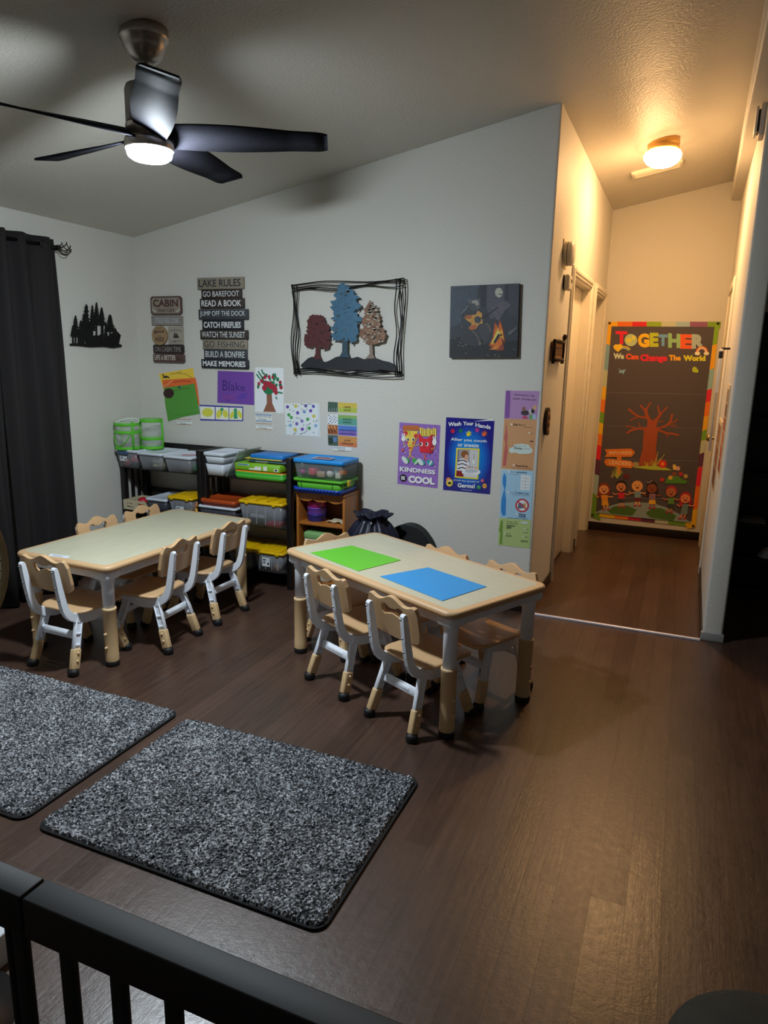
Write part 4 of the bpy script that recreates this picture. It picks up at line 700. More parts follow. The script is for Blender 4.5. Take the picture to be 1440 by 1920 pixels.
('P','a8283c',[-41.5,211.5,-42.6,206.4,-45.8,202,-50.4,199,-55.7,197.8,-61.1,198.7,-65.6,201.4,-68.5,205.6,-69.5,210.7,-68.3,215.8,-65.2,220.2,-60.6,223.2,-55.2,224.3,-49.9,223.5,-45.4,220.8,-42.4,216.5]),
('P','a8283c',[-66.4,193,-67.3,188.8,-69.9,185.1,-73.6,182.6,-78,181.6,-82.4,182.3,-86,184.6,-88.4,188.1,-89.2,192.3,-88.3,196.6,-85.7,200.3,-81.9,202.8,-77.5,203.8,-73.2,203.1,-69.5,200.8,-67.1,197.3]),
('P','a8283c',[100.9,207.2,100,202.9,97.3,199.3,93.4,196.8,88.8,195.8,84.2,196.5,80.4,198.8,77.8,202.2,77,206.4,77.9,210.6,80.6,214.2,84.5,216.7,89.1,217.7,93.7,217,97.5,214.8,100.1,211.3]),
('P','a8283c',[109.1,172.5,108,167.7,104.9,163.5,100.5,160.7,95.2,159.6,90,160.3,85.6,162.9,82.6,166.8,81.7,171.5,82.8,176.3,85.8,180.4,90.3,183.3,95.5,184.4,100.7,183.6,105.2,181.1,108.1,177.2]),
('P','a8283c',[26.9,193.8,24.1,187,16.5,181.1,5.2,176.9,-8.1,175.1,-21.5,176,-32.7,179.4,-40.2,184.9,-42.7,191.6,-39.9,198.5,-32.3,204.4,-20.9,208.6,-7.5,210.4,5.7,209.4,16.9,206,24.3,200.5]),
('P','a8283c',[55.9,176.5,53.6,169.1,47.1,162.7,37.6,158.2,26.3,156.4,15,157.4,5.5,161.3,-0.8,167.3,-2.9,174.5,-0.6,181.9,5.9,188.3,15.6,192.8,26.9,194.6,38.1,193.5,47.5,189.7,53.8,183.7]),
('P','a8283c',[-15.3,166.7,-16.8,159.3,-21.1,153,-27.4,148.6,-34.8,146.8,-42.2,148,-48.4,152,-52.4,158.1,-53.7,165.4,-52.1,172.8,-47.8,179.2,-41.5,183.5,-34.1,185.2,-26.8,184,-20.6,180.1,-16.6,174]),
('P','a8283c',[66.8,154.9,65.3,146.4,61.1,139.1,54.8,134.1,47.5,132.2,40.3,133.6,34.2,138.1,30.1,145.1,28.8,153.5,30.4,162,34.6,169.3,40.9,174.3,48.2,176.2,55.4,174.8,61.5,170.2,65.5,163.3]),
('P','a8283c',[-6,196.5,-7.6,190.8,-11.8,185.9,-18.1,182.5,-25.5,181.1,-32.8,182,-39,185,-43.1,189.6,-44.4,195.2,-42.8,200.9,-38.6,205.8,-32.3,209.2,-24.9,210.6,-17.6,209.7,-11.5,206.7,-7.4,202]),
('P','a8283c',[70,136.7,68.9,131,65.8,126.1,61.3,122.8,56,121.4,50.7,122.4,46.3,125.4,43.4,130,42.4,135.6,43.5,141.3,46.6,146.2,51.1,149.5,56.4,150.9,61.7,149.9,66.1,146.9,69,142.3]),
],
'purple': [
(-2.832,1.175),
('6c4199',[-141,224,152,221,151,0,-152,3]),
('T','33216a','Blake',[-105,89,80,94,81,137,-102,163],0,0.0),
('S','4a3aa0',0.0045,[15,37,52,72]),
('S','4a3aa0',0.0045,[26,38,61,73]),
('S','4a3aa0',0.0045,[37,38,70,73]),
('S','4a3aa0',0.0045,[48,38,79,74]),
('S','4a3aa0',0.0045,[59,39,88,74]),
('S','4a3aa0',0.0045,[70,39,97,74]),
('S','9a3a70',0.0037,[-100,29,-91,56]),
('S','9a3a70',0.0037,[-79,29,-71,56]),
('S','9a3a70',0.0037,[-59,30,-51,57]),
('S','9a3a70',0.0037,[-39,31,-31,58]),
('S','9a3a70',0.0037,[-19,32,-10,59]),
('P','2a1a60',[-55,24,-55,23,-56,21,-58,20,-60,20,-62,20,-64,21,-65,22,-66,24,-65,26,-64,27,-62,28,-60,29,-58,28,-56,28,-55,26]),
],
'papers': [
(-3.31,1.026),
None,
('P','e6bc3e',[-174,337,129,386,139,311,136,241,-138,224]),
('S','2a2418',0.01,[-140,334,-118,311,-91,320]),
('S','2a2418',0.009,[-138,311,-113,323,-84,312]),
('S','8a6a2a',0.0039,[-73,336,-23,345,26,358]),
('S','8a6a2a',0.0039,[-3,345,64,343,116,318]),
('P','d8632c',[-146,295,149,319,163,242,174,127,-134,216]),
('S','8a3418',0.0039,[-46,282,33,294,110,291]),
('S','e8956a',0.008,[-142,248,-96,265,-55,297]),
('P','4f8f38',[-133,240,80,269,138,280,175,68,30,40,-109,0,-129,129]),
('S','3a6e2a',0.004,[-79,218,98,248]),
('S','3f7a2e',0.003,[-99,75,-69,40,167,79]),
('P','1a3a5a',[17,249,16,246,13,244,10,242,6,242,2,242,-2,243,-4,246,-5,248,-4,251,-1,253,2,255,6,256,11,255,14,254,16,252]),
('P','331f1c',[-44,204,-49,190,-60,178,-76,169,-94,166,-112,168,-127,175,-137,186,-140,200,-135,214,-124,226,-108,235,-90,238,-72,236,-57,229,-47,217]),
],
'stages': [
(-2.953,1.047),
('37399a',[-183,111,183,114,179,14,-183,0]),
('P','e6ead8',[-180,101,-53,102,-56,14,-180,12]),
('P','e6ead8',[-46,102,62,103,59,16,-49,15]),
('P','e6ead8',[68,103,175,105,171,21,65,18]),
('P','d4d24a',[-69,63,-73,51,-83,40,-99,32,-117,29,-136,31,-151,37,-161,46,-164,58,-160,70,-149,81,-133,88,-115,91,-97,90,-82,84,-72,74]),
('P','d4d24a',[2,51,-5,38,-16,29,-26,25,-36,26,-42,34,-44,46,-41,59,-33,72,-23,81,-12,85,-3,83,3,76,5,64]),
('P','d4d24a',[56,64,58,52,55,41,48,34,39,31,28,33,19,40,13,51,11,63,14,74,21,82,31,84,41,82,50,75]),
('P','3f9a68',[21,88,20,83,16,79,11,76,6,75,0,75,-5,78,-8,82,-9,86,-8,91,-4,95,1,98,6,99,12,99,17,96,20,92]),
('S','3f9a68',0.0065,[6,75,1,48]),
('P','d4d24a',[104,47,96,36,86,29,77,27,70,29,68,37,70,47,76,59,84,69,94,76,103,78,109,76,112,68,110,58]),
('P','d4d24a',[169,66,173,54,174,43,170,36,163,33,155,35,146,43,139,53,135,65,135,76,138,84,145,86,154,84,162,76]),
('P','3f9a68',[109,88,130,89,135,28,102,28]),
('P','3f9a68',[133,88,132,82,129,78,124,74,118,73,113,74,108,77,105,81,104,86,105,91,108,96,113,99,119,101,124,100,129,97,132,93]),
],
'lab1': [
(-3.276,1.004),
('e0e2de',[-64,44,68,49,66,3,-69,0]),
('S','b08a70',0.006,[-62,40,65,45]),
('S','b08a70',0.006,[-65,5,63,8]),
('T','1f2a48','Sensory/Dramatic',[-58,22,59,26,60,38,-57,33],0,0.0),
('T','1f2a48','Center',[-37,7,22,7,23,19,-36,19],0,0.0),
],
'lab2': [
(-2.608,1.066),
('e0e2de',[-65,50,65,51,64,1,-64,0]),
('S','3f78b8',0.0054,[-63,46,63,46]),
('S','3f78b8',0.0054,[-61,5,62,5]),
('T','1f2a48','Writing',[-59,30,58,29,58,40,-58,40],0,0.0),
('T','1f2a48','Center',[-39,16,25,11,25,22,-39,26],0,0.0),
],
'lab3': [
(-2.605,1.008),
('e0e2de',[-65,48,66,50,65,2,-66,0]),
('S','a8845a',0.0054,[-63,44,63,45]),
('S','a8845a',0.0054,[-63,5,62,7]),
('T','1f2a48','Art/Drawing',[-59,27,58,28,59,39,-58,38],0,0.0),
('T','1f2a48','Center',[-39,13,25,10,26,21,-39,24],0,0.0),
],
'dots': [
(-2.308,0.99),
('dfe5e6',[-135,206,127,219,135,1,-126,0]),
('P','6a4aa0',[-99,186,-101,179,-108,174,-116,174,-122,178,-124,185,-122,192,-115,196,-108,197,-101,193]),
('P','d0c04a',[-35,194,-38,187,-44,182,-52,182,-58,186,-61,192,-58,199,-52,204,-44,204,-38,200]),
('P','6a5aa0',[40,199,38,192,32,188,24,187,18,191,15,198,18,205,24,209,32,210,38,206]),
('P','6a5ab8',[97,197,95,191,88,186,81,186,75,190,72,196,75,203,81,208,88,208,95,204]),
('P','6a4aa8',[76,168,74,161,67,157,60,156,54,160,51,167,54,174,60,178,67,179,74,175]),
('P','6a4aa8',[-22,150,-24,143,-30,138,-38,138,-44,142,-47,149,-44,156,-38,160,-30,160,-24,157]),
('P','7a9ac8',[29,159,27,152,21,148,13,147,7,151,4,158,7,165,13,169,21,170,27,166]),
('P','4a9a50',[-89,133,-92,126,-98,121,-106,121,-112,125,-115,132,-112,139,-106,143,-98,144,-91,140]),
('P','4a9a50',[-70,117,-73,110,-79,105,-87,105,-93,108,-96,115,-93,122,-87,127,-79,127,-72,123]),
('P','d0c04a',[101,134,98,127,92,123,85,122,78,126,76,133,78,140,85,144,92,145,98,141]),
('P','8a80c0',[11,97,9,90,2,85,-5,85,-12,89,-14,95,-12,102,-5,107,2,107,9,103]),
('P','4a9a50',[54,111,52,104,46,100,38,99,32,103,29,110,32,117,38,121,46,122,52,118]),
('P','7a60b0',[-28,77,-31,70,-37,66,-45,65,-51,69,-54,76,-51,83,-45,88,-37,88,-31,84]),
('P','8ab0d0',[-78,64,-81,57,-87,53,-95,52,-102,56,-104,63,-102,70,-95,75,-87,75,-81,71]),
('P','d0c04a',[-42,37,-45,30,-51,26,-59,25,-65,29,-68,36,-65,43,-59,47,-51,48,-44,44]),
('P','7a4aa8',[13,43,11,36,4,32,-3,31,-10,35,-12,42,-10,49,-3,53,5,54,11,50]),
('P','4a9a50',[66,53,63,46,57,41,49,41,43,45,41,52,43,59,49,63,57,64,63,60]),
('P','8ab0d0',[115,71,112,65,106,60,98,60,92,63,90,70,92,77,98,82,106,82,112,78]),
('P','1a1a20',[-64,201,-66,198,-70,198,-72,201,-70,204,-66,204]),
('P','1a1a20',[-21,192,-23,189,-26,189,-28,192,-26,195,-23,195]),
('P','1a1a20',[-2,209,-4,206,-8,205,-10,208,-8,211,-4,212]),
('P','1a1a20',[54,211,52,208,48,208,46,211,48,214,52,214]),
('P','1a1a20',[-88,167,-90,164,-94,164,-96,167,-94,170,-90,170]),
('P','1a1a20',[-63,160,-65,157,-69,157,-71,160,-68,163,-65,163]),
('P','1a1a20',[38,176,36,173,32,173,30,175,32,178,36,179]),
('P','1a1a20',[-85,90,-87,86,-91,86,-93,89,-91,92,-87,92]),
('P','1a1a20',[-101,89,-103,86,-107,85,-109,88,-107,91,-103,92]),
('P','1a1a20',[-38,116,-40,113,-44,113,-46,116,-44,119,-40,119]),
('P','1a1a20',[114,105,112,102,108,102,106,105,108,108,112,108]),
('P','1a1a20',[92,101,90,98,86,98,84,101,86,104,90,104]),
('P','1a1a20',[16,71,14,68,10,68,8,70,10,73,14,74]),
('P','1a1a20',[65,82,63,79,59,79,57,82,59,85,63,85]),
('P','1a1a20',[-117,59,-119,56,-123,55,-125,58,-123,61,-119,62]),
('P','1a1a20',[-59,8,-61,5,-65,5,-67,8,-65,11,-61,11]),
('P','1a1a20',[-8,12,-10,8,-14,8,-16,11,-14,14,-10,14]),
('P','1a1a20',[91,26,89,23,85,22,83,25,85,28,89,29]),
('S','4a4a58',0.0024,[-6,208,15,206,30,197]),
('S','4a4a58',0.0023,[50,211,73,209,85,199]),
('S','4a4a58',0.0024,[-7,178,7,172,17,162]),
('S','4a4a58',0.0024,[-37,115,-17,114,-1,99]),
('S','4a4a58',0.0023,[61,82,38,74,30,43]),
('S','4a4a58',0.0023,[110,105,100,96]),
('S','4a4a58',0.0024,[-12,11,22,22,41,40]),
('S','4a4a58',0.0024,[-63,8,-47,18,-44,32]),
('S','4a4a58',0.0024,[-73,82,-61,93]),
('P','9aa0a0',[122,211,121,208,118,208,116,210,118,213,121,213]),
('P','9aa0a0',[123,196,121,194,118,193,117,196,118,198,121,198]),
('P','9aa0a0',[123,181,122,179,119,179,117,181,119,183,122,183]),
('P','9aa0a0',[124,166,122,164,119,164,118,166,119,168,122,169]),
('P','9aa0a0',[124,151,123,149,120,149,118,151,120,154,123,154]),
('P','9aa0a0',[125,137,123,134,120,134,119,136,120,139,123,139]),
('P','9aa0a0',[126,122,124,119,121,119,119,121,121,124,124,124]),
('P','9aa0a0',[126,107,125,104,121,104,120,106,121,109,125,109]),
('P','9aa0a0',[127,92,125,89,122,89,120,92,122,94,125,94]),
('P','9aa0a0',[127,77,126,74,123,74,121,77,123,79,126,79]),
('P','9aa0a0',[128,62,126,60,123,59,122,62,123,64,126,64]),
('P','9aa0a0',[128,47,127,45,124,44,122,47,124,49,127,49]),
('P','9aa0a0',[129,32,127,30,124,29,123,32,124,34,127,34]),
('P','9aa0a0',[129,17,128,15,125,14,123,17,125,19,128,19]),
],
'cards': [
(-2.011,0.937),
None,
('P','c9b14a',[-32,285,103,284,104,222,-31,221]),
('P','a9b84a',[-31,250,103,251,104,222,-31,221]),
('P','3f5a4a',[-105,285,-34,284,-33,221,-105,220]),
('S','2a3a34',0.0053,[-100,223,-98,260]),
('S','8a9a9a',0.0053,[-92,224,-90,241]),
('S','2a3a34',0.0053,[-83,224,-83,242]),
('S','8a9a9a',0.0053,[-75,225,-75,243]),
('S','2a3a34',0.0053,[-67,225,-67,244]),
('S','8a9a9a',0.0053,[-58,225,-60,245]),
('S','2a3a34',0.0053,[-50,226,-52,246]),
('S','8a9a9a',0.0053,[-42,226,-45,247]),
('P','7fa85a',[-31,205,104,205,102,163,-31,163]),
('P','5a9a8a',[-31,182,104,183,105,140,-31,140]),
('P','5078c0',[-31,142,105,142,105,104,-30,103]),
('P','7a64b0',[-30,104,105,105,105,69,-30,72]),
('P','c98a4a',[-29,70,106,68,107,0,-28,1]),
('P','c8744a',[-28,28,106,27,107,0,-28,1]),
('P','d6dade',[-105,203,-33,205,-33,141,-107,141]),
('P','22242e',[-93,196,-95,193,-99,192,-102,194,-102,197,-99,199,-95,198]),
('P','22242e',[-65,181,-67,179,-70,178,-73,180,-73,182,-70,184,-67,184]),
('P','22242e',[-37,167,-39,165,-42,164,-45,166,-45,168,-42,170,-39,170]),
('P','22242e',[-69,150,-71,148,-75,147,-78,148,-78,151,-75,153,-71,153]),
('P','22242e',[-42,187,-43,184,-47,183,-50,185,-50,188,-47,190,-43,189]),
('P','22242e',[-74,170,-76,167,-79,166,-83,168,-83,171,-79,173,-76,172]),
('P','22242e',[-46,156,-48,153,-51,152,-54,154,-54,157,-51,159,-48,158]),
('P','22242e',[-79,189,-80,186,-84,185,-87,187,-87,190,-84,192,-80,191]),
('P','22242e',[-50,175,-52,172,-56,171,-59,173,-59,176,-56,178,-52,177]),
('P','22242e',[-83,158,-85,155,-88,154,-92,156,-92,159,-88,161,-85,160]),
('P','22242e',[-55,194,-57,191,-61,191,-64,192,-64,195,-61,197,-57,197]),
('P','22242e',[-88,177,-89,174,-93,173,-96,175,-96,178,-93,180,-89,180]),
('P','22242e',[-59,163,-61,160,-65,159,-68,161,-68,164,-65,166,-61,165]),
('P','22242e',[-92,146,-94,143,-98,142,-101,144,-101,147,-98,149,-94,148]),
('P','9a5a34',[-107,139,-33,139,-31,74,-105,74]),
('P','cf9460',[-96,131,-98,126,-102,125,-106,128,-106,133,-102,137,-98,136]),
('P','5a2c18',[-74,105,-76,100,-80,98,-84,102,-84,107,-80,110,-76,109]),
('P','cf9460',[-52,131,-54,126,-58,125,-62,128,-62,133,-58,137,-54,136]),
('P','5a2c18',[-94,101,-96,96,-101,95,-104,98,-104,103,-101,106,-96,106]),
('P','cf9460',[-72,127,-74,122,-79,121,-82,124,-82,129,-79,133,-74,132]),
('P','5a2c18',[-50,101,-52,96,-56,94,-60,97,-60,103,-57,106,-52,105]),
('P','cf9460',[-93,123,-95,118,-99,117,-103,120,-103,125,-99,129,-95,128]),
('P','5a2c18',[-70,97,-72,92,-77,91,-81,94,-81,99,-77,102,-72,101]),
('P','cf9460',[-49,123,-51,118,-55,117,-59,120,-59,125,-55,129,-51,128]),
('P','5a2c18',[-91,93,-93,88,-97,87,-101,90,-101,95,-98,98,-93,98]),
('P','cf9460',[-69,119,-71,114,-76,113,-79,116,-79,121,-76,125,-71,124]),
('P','5a2c18',[-47,93,-49,88,-53,86,-57,90,-57,95,-53,98,-49,97]),
('P','cf9460',[-90,115,-92,111,-96,109,-100,112,-100,117,-96,121,-92,120]),
('P','5a2c18',[-67,89,-69,84,-74,83,-77,86,-77,91,-74,94,-69,94]),
('P','cf9460',[-46,115,-48,110,-52,109,-56,112,-56,117,-52,121,-48,120]),
('P','5a2c18',[-88,85,-90,80,-94,79,-98,82,-98,87,-94,91,-90,90]),
('P','4a5a48',[-104,70,-31,70,-29,1,-101,2]),
('P','5a7aa8',[-93,58,-36,58,-40,27,-85,24]),
('P','2c3a2c',[-101,51,-70,60,-62,19,-99,7]),
('T','3f3c18','reeds',[11,251,59,250,59,267,11,266],0,0.0),
('T','3f3c18','juncos',[10,227,60,228,59,245,10,244],0,0.0),
('T','20382a','insects',[6,172,65,172,65,187,6,185],0,0.0),
('T','20382a','insectos',[6,153,66,154,65,168,6,166],0,0.0),
('T','1c2450','metamorphosis',[-22,99,96,100,96,116,-22,115],0,0.0),
('T','2a1c50','metamorfosis',[-17,79,91,81,91,95,-17,92],0,0.0),
('T','4a2c14','pond',[18,31,60,31,59,51,17,50],0,0.0),
('T','4a2c14','estanque',[1,12,79,12,79,28,1,27],0,0.0),
],
'sci': [
(-2.011,0.9),
('e0e2de',[-68,37,68,41,69,5,-67,0]),
('S','a8845a',0.0046,[-65,3,66,9]),
('T','1f2a48','Science',[-62,21,21,24,21,36,-62,32],0,0.0),
('T','1f2a48','Center',[-32,8,25,9,25,20,-32,19],0,0.0),
],
'banner': [
(-0.214,0.118),
('e8a81c',[-438.3,1740.5,442.4,1733.9,444,-0.4,-444.7,8.1]),
('P','e8a81c',[-440.5,1741.6,-352.4,1740.4,-355.8,1683.7,-435.5,1683.5]),
('P','e06a1c',[-360.9,1741.5,-232,1740.4,-235.1,1684.1,-355.8,1683.7]),
('P','d0202c',[-240.4,1741.4,-115.4,1740.3,-118.3,1684.4,-235.1,1684.1]),
('P','8aa828',[-123.7,1741.4,1.5,1740.2,-1.2,1684.8,-118.3,1684.4]),
('P','b8bca4',[-6.7,1741.3,113.6,1740.2,111.3,1685.1,-1.2,1684.8]),
('P','9cb4bc',[105.6,1741.2,224.2,1740.1,222.2,1685.4,111.3,1685.1]),
('P','8a5478',[216.3,1741.1,358.4,1740,356.6,1685.8,222.2,1685.4]),
('P','7a9c2c',[350.6,1741,452.2,1740,450.7,1686.1,356.6,1685.8]),
('P','e8a81c',[-438.3,1740.5,-355.9,1708.4,-356,1522,-438.9,1553.6]),
('P','7ca0b0',[-438.9,1553.6,-356,1522,-356.2,1303.5,-439.7,1334.5]),
('P','b4bc9c',[-439.7,1334.5,-356.2,1303.5,-356.3,1159.7,-440.3,1190.2]),
('P','e8b01c',[-440.3,1190.2,-356.3,1159.7,-356.3,1048.1,-440.7,1078.2]),
('P','e8741c',[-440.7,1078.2,-356.3,1048.1,-356.4,935.6,-441.1,965.4]),
('P','6f9c2c',[-441.1,965.4,-356.4,935.6,-356.5,839.2,-441.4,868.8]),
('P','e8b41c',[-441.4,868.8,-356.5,839.2,-356.6,742.3,-441.8,771.5]),
('P','e8741c',[-441.8,771.5,-356.6,742.3,-356.6,638.9,-442.1,667.8]),
('P','d8202c',[-442.1,667.8,-356.6,638.9,-356.7,511.6,-442.6,540.1]),
('P','5a2c4c',[-442.6,540.1,-356.7,511.6,-356.8,371.4,-443.1,399.5]),
('P','9cb0b0',[-443.1,399.5,-356.8,371.4,-356.9,194.3,-443.8,221.8]),
('P','6a942c',[-443.8,221.8,-356.9,194.3,-357.1,-27.1,-444.6,-0.3]),
('P','7fa828',[442.4,1731.9,378.8,1701.2,377.4,1541.9,442.6,1563.3]),
('P','e8a41c',[442.6,1563.3,378.5,1531.6,377.1,1344,442.8,1366.5]),
('P','8cb0b8',[442.8,1366.5,378.2,1333.5,376.8,1175.1,442.9,1198.6]),
('P','d8243c',[442.9,1198.6,378,1164.5,376.7,1068.5,443,1092.6]),
('P','e8701c',[443,1092.6,377.8,1057.8,376.5,950.2,443.1,975.1]),
('P','e8a81c',[443.1,975.1,377.7,939.5,376.3,830.9,443.2,856.5]),
('P','6fa02c',[443.2,856.5,377.5,820.1,376.2,743.6,443.3,769.7]),
('P','b4bca4',[443.3,769.7,377.4,732.7,376,633.5,443.4,660.3]),
('P','5a2c4c',[443.4,660.3,377.2,622.6,375.8,511.5,443.5,539]),
('P','d8203c',[443.5,539,377,500.5,375.6,343.4,443.7,372]),
('P','e8701c',[443.7,372,376.8,332.2,375.3,139,443.8,168.8]),
('P','e8b01c',[443.8,168.8,376.5,127.7,375,-27.9,444,3.1]),
('P','6a942c',[-444.7,8.1,-441.3,78.4,-367.6,77.4,-370.8,7.4]),
('P','e8b41c',[-370.8,7.4,-367.6,77.4,-233.1,75.6,-235.9,6.1]),
('P','e0761c',[-235.9,6.1,-233.1,75.6,-117.1,74,-119.6,5]),
('P','b8203c',[-119.6,5,-117.1,74,-8.1,72.5,-10.3,4]),
('P','5a2c4c',[-10.3,4,-8.1,72.5,110.2,70.9,108.3,2.8]),
('P','b4bca4',[108.3,2.8,110.2,70.9,221.6,69.3,219.9,1.8]),
('P','6a942c',[219.9,1.8,221.6,69.3,362.6,67.4,361.3,0.4]),
('P','e8b01c',[361.3,0.4,362.6,67.4,446.1,66.3,445,-0.4]),
('P','4e474d',[-407.3,1701.9,407.9,1700.3,407.1,36.9,-402.1,44]),
('S','6a6268',0.0043,[-394.8,1136,14.5,1142.4,404,1146.4]),
('S','6a6268',0.0044,[-395.5,837.1,14.1,850.9,403.9,861.9]),
('S','6a6268',0.0044,[-396,543.5,13.8,564.6,403.7,582.5]),
('S','6a6268',0.0045,[-396.8,190.5,13.3,220.4,403.6,246.5]),
('T','d8203a','T',[-361.5,1552.5,-262.9,1553.6,-272.6,1660.7,-371.3,1663.9],0.05,0.0),
('P','b0c090',[-186.6,1588,-187.1,1574.7,-191.1,1562.3,-198.2,1551.5,-208.1,1543.2,-220.1,1537.9,-233.3,1536,-246.8,1537.6,-259.8,1542.6,-271.3,1550.7,-280.5,1561.3,-286.8,1573.7,-289.8,1587,-289.2,1600.4,-285.1,1612.8,-277.8,1623.6,-267.9,1631.8,-255.9,1637,-242.7,1638.8,-229.2,1637.1,-216.3,1632.1,-204.9,1624,-195.8,1613.5,-189.6,1601.2]),
('P','d8cc4a',[-226.7,1586.2,-227.9,1578,-232.7,1571,-240.4,1566.2,-249.9,1564.5,-259.7,1566,-268.2,1570.6,-274.3,1577.5,-277,1585.7,-275.8,1593.9,-271,1600.9,-263.2,1605.7,-253.8,1607.4,-244,1605.8,-235.4,1601.2,-229.4,1594.3]),
('P','d8cc4a',[-200.2,1607.8,-200.8,1601.8,-203.6,1596.7,-208.3,1593.2,-214,1592,-220,1593.1,-225.3,1596.5,-229.1,1601.6,-230.8,1607.5,-230.2,1613.5,-227.3,1618.7,-222.6,1622.1,-216.9,1623.3,-211,1622.2,-205.7,1618.8,-201.9,1613.8]),
('T','f0b41c','G',[-175.3,1526,-81.5,1527.2,-92.7,1643.9,-186.3,1644.8],0.06,0.0),
('T','b0bc2c','E',[-79.3,1532.2,-9.1,1533.1,-20.5,1649.9,-90.5,1649.6],0.06,0.0),
('T','6a9cc8','T',[-9.8,1540.2,62.7,1539.6,53,1636.3,-19.3,1637.3],0.06,0.0),
('T','8cb880','H',[68,1527,164.5,1525.5,152.5,1641.1,55.9,1647.5],0.06,0.0),
('T','e85a2c','E',[165,1519.9,259.6,1519.8,247.1,1637.5,152.7,1639.7],0.06,0.0),
('T','a4b4b0','R',[252.9,1521.1,354,1522.5,341.3,1639.4,240.3,1640.2],0.07,0.0),
('P','f0bc28',[-379.8,1534.2,-361.5,1552.5,-341.2,1547.7,-322.8,1555.1,-302.6,1542.4,-303.2,1517.2,-335.8,1485.6,-368.4,1509]),
('S','d8b84a',0.0113,[-303.1,1531.6,-267.8,1529.9,-239.4,1510.8]),
('S','9cbcb0',0.0084,[-302,1519.3,-270,1515.4,-245.4,1500]),
('S','e0742c',0.0084,[377.1,1495.1,369.5,1516.9,353.2,1533.2,329.4,1540.1,308.3,1533.6,294.9,1517.5,291.2,1493.9]),
('S','f0d8a0',0.0084,[368,1495,362,1512.2,349.2,1525,330.4,1530.5,313.8,1525.3,303.2,1512.6,300.4,1494]),
('S','d89a9c',0.0084,[361.5,1494.9,356.7,1508.8,346.4,1519.1,331.1,1523.5,317.8,1519.4,309.2,1509.1,306.9,1494.1]),
('P','f0dcc0',[321.7,1483.9,320.7,1478,316.8,1473,310.3,1469.5,302.5,1468.2,294.3,1469.3,287.2,1472.5,282.1,1477.4,279.9,1483.2,280.9,1489.1,284.9,1494.1,291.3,1497.5,299.2,1498.8,307.3,1497.8,314.4,1494.6,319.5,1489.7]),
('P','f0dcc0',[390.5,1485,389.6,1479.1,385.6,1474.1,379.3,1470.7,371.4,1469.4,363.4,1470.4,356.3,1473.6,351.2,1478.5,349,1484.3,350,1490.2,353.9,1495.2,360.3,1498.6,368.1,1499.8,376.2,1498.8,383.3,1495.6,388.3,1490.8]),
('T','c8d4bc','We',[-368.1,1424.1,-279.6,1427.2,-283.8,1474.1,-372.5,1474.9],0.06,0.0),
('T','e85a2c','Can',[-265.2,1423.9,-158.9,1424.5,-163.2,1471.1,-269.8,1474.4],0.06,0.0),
('T','d8243c','Change',[-143.5,1393.8,75.1,1402,68.4,1469.2,-150.7,1471.3],0.06,0.0),
('T','f0a428','The',[85.4,1420,179.1,1421.8,174.4,1467.5,80.5,1469.4],0.06,0.0),
('T','d0cc2c','World',[197.5,1418.7,370.1,1422.1,365.2,1467.2,192.4,1467.8],0.06,0.0),
('P','7ca8c8',[-326.1,1352,-295.6,1328.7,-257.7,1340.5,-266.2,1317,-275,1296.3,-289.2,1312,-314.7,1302.6,-305.9,1324.8]),
('P','a8bc2c',[313.7,1351,313.2,1341.8,309.7,1334,303.9,1328.7,296.5,1326.6,288.8,1328.3,281.8,1333.3,276.7,1340.9,274.3,1350,274.8,1359.2,278.3,1367,284.1,1372.3,291.5,1374.3,299.2,1372.7,306.1,1367.7,311.2,1360.1]),
('P','a8bc2c',[324.6,1340.7,324.3,1334.8,322,1329.7,318.1,1326.3,313.2,1325,308,1326,303.4,1329.3,300,1334.2,298.4,1340.1,298.8,1346,301.1,1351.1,305,1354.5,309.9,1355.8,315,1354.8,319.6,1351.5,323,1346.6]),
('P','9c4a2a',[-56.9,950.4,4.7,909.2,42.9,944.3,43.2,855.9,73.3,846.5,55.8,812.2,54.3,666.8,85.3,511.1,-78.6,504.1,-54.7,648.1,-58.9,805.4,-72.6,838.2,-36.9,851.4,-37,907]),
('S','9c4a2a',0.0271,[-14,886,-52.7,961.6,-62.1,1005.4]),
('S','9c4a2a',0.0146,[-60,983.4,-83.5,1010,-106.8,1034.4]),
('S','9c4a2a',0.0125,[-58.4,1000.1,-43.3,1028.3,-25.5,1059.9]),
('S','9c4a2a',0.0228,[26.5,899.3,53.2,944.8,65.4,978.4]),
('S','9c4a2a',0.0124,[57.3,956,45.8,999.4,34.1,1034]),
('S','9c4a2a',0.0123,[66,972.9,88.9,1001.4,109.1,1026.4]),
('S','9c4a2a',0.0167,[-39.1,929.1,-113.5,936.4,-158.3,962.1,-202,996.8]),
('S','9c4a2a',0.0105,[-113.5,936.4,-148.9,917.9,-179.2,899.6]),
('S','9c4a2a',0.0189,[-40.6,834.4,-114.3,830.3,-166,812.7,-197.9,786]),
('S','9c4a2a',0.0106,[-114.3,830.3,-168.8,844,-206.7,847.5]),
('S','9c4a2a',0.0084,[-83.1,837.6,-101.5,864.6,-110.7,883.1]),
('S','9c4a2a',0.0186,[53.1,839.8,112.8,865.3,149.9,905.8,156,966.4]),
('S','9c4a2a',0.0102,[136.2,888.6,175.9,901.7,203.8,928.3]),
('S','9c4a2a',0.0102,[132.2,877.3,168.5,873.8,199.5,870.1]),
('S','9c4a2a',0.0166,[54.2,828.7,129.1,805.4,180.8,802.9,222.6,794.4]),
('S','9c4a2a',0.0082,[118.6,807,132.8,789,138.5,772.7]),
('S','9c4a2a',0.0083,[38.9,899.9,67.6,903.6,93.4,905]),
('P','a8b83c',[-124.5,485.6,-30.8,507.5,136.9,513.3,206.2,484.2,39.9,476.7]),
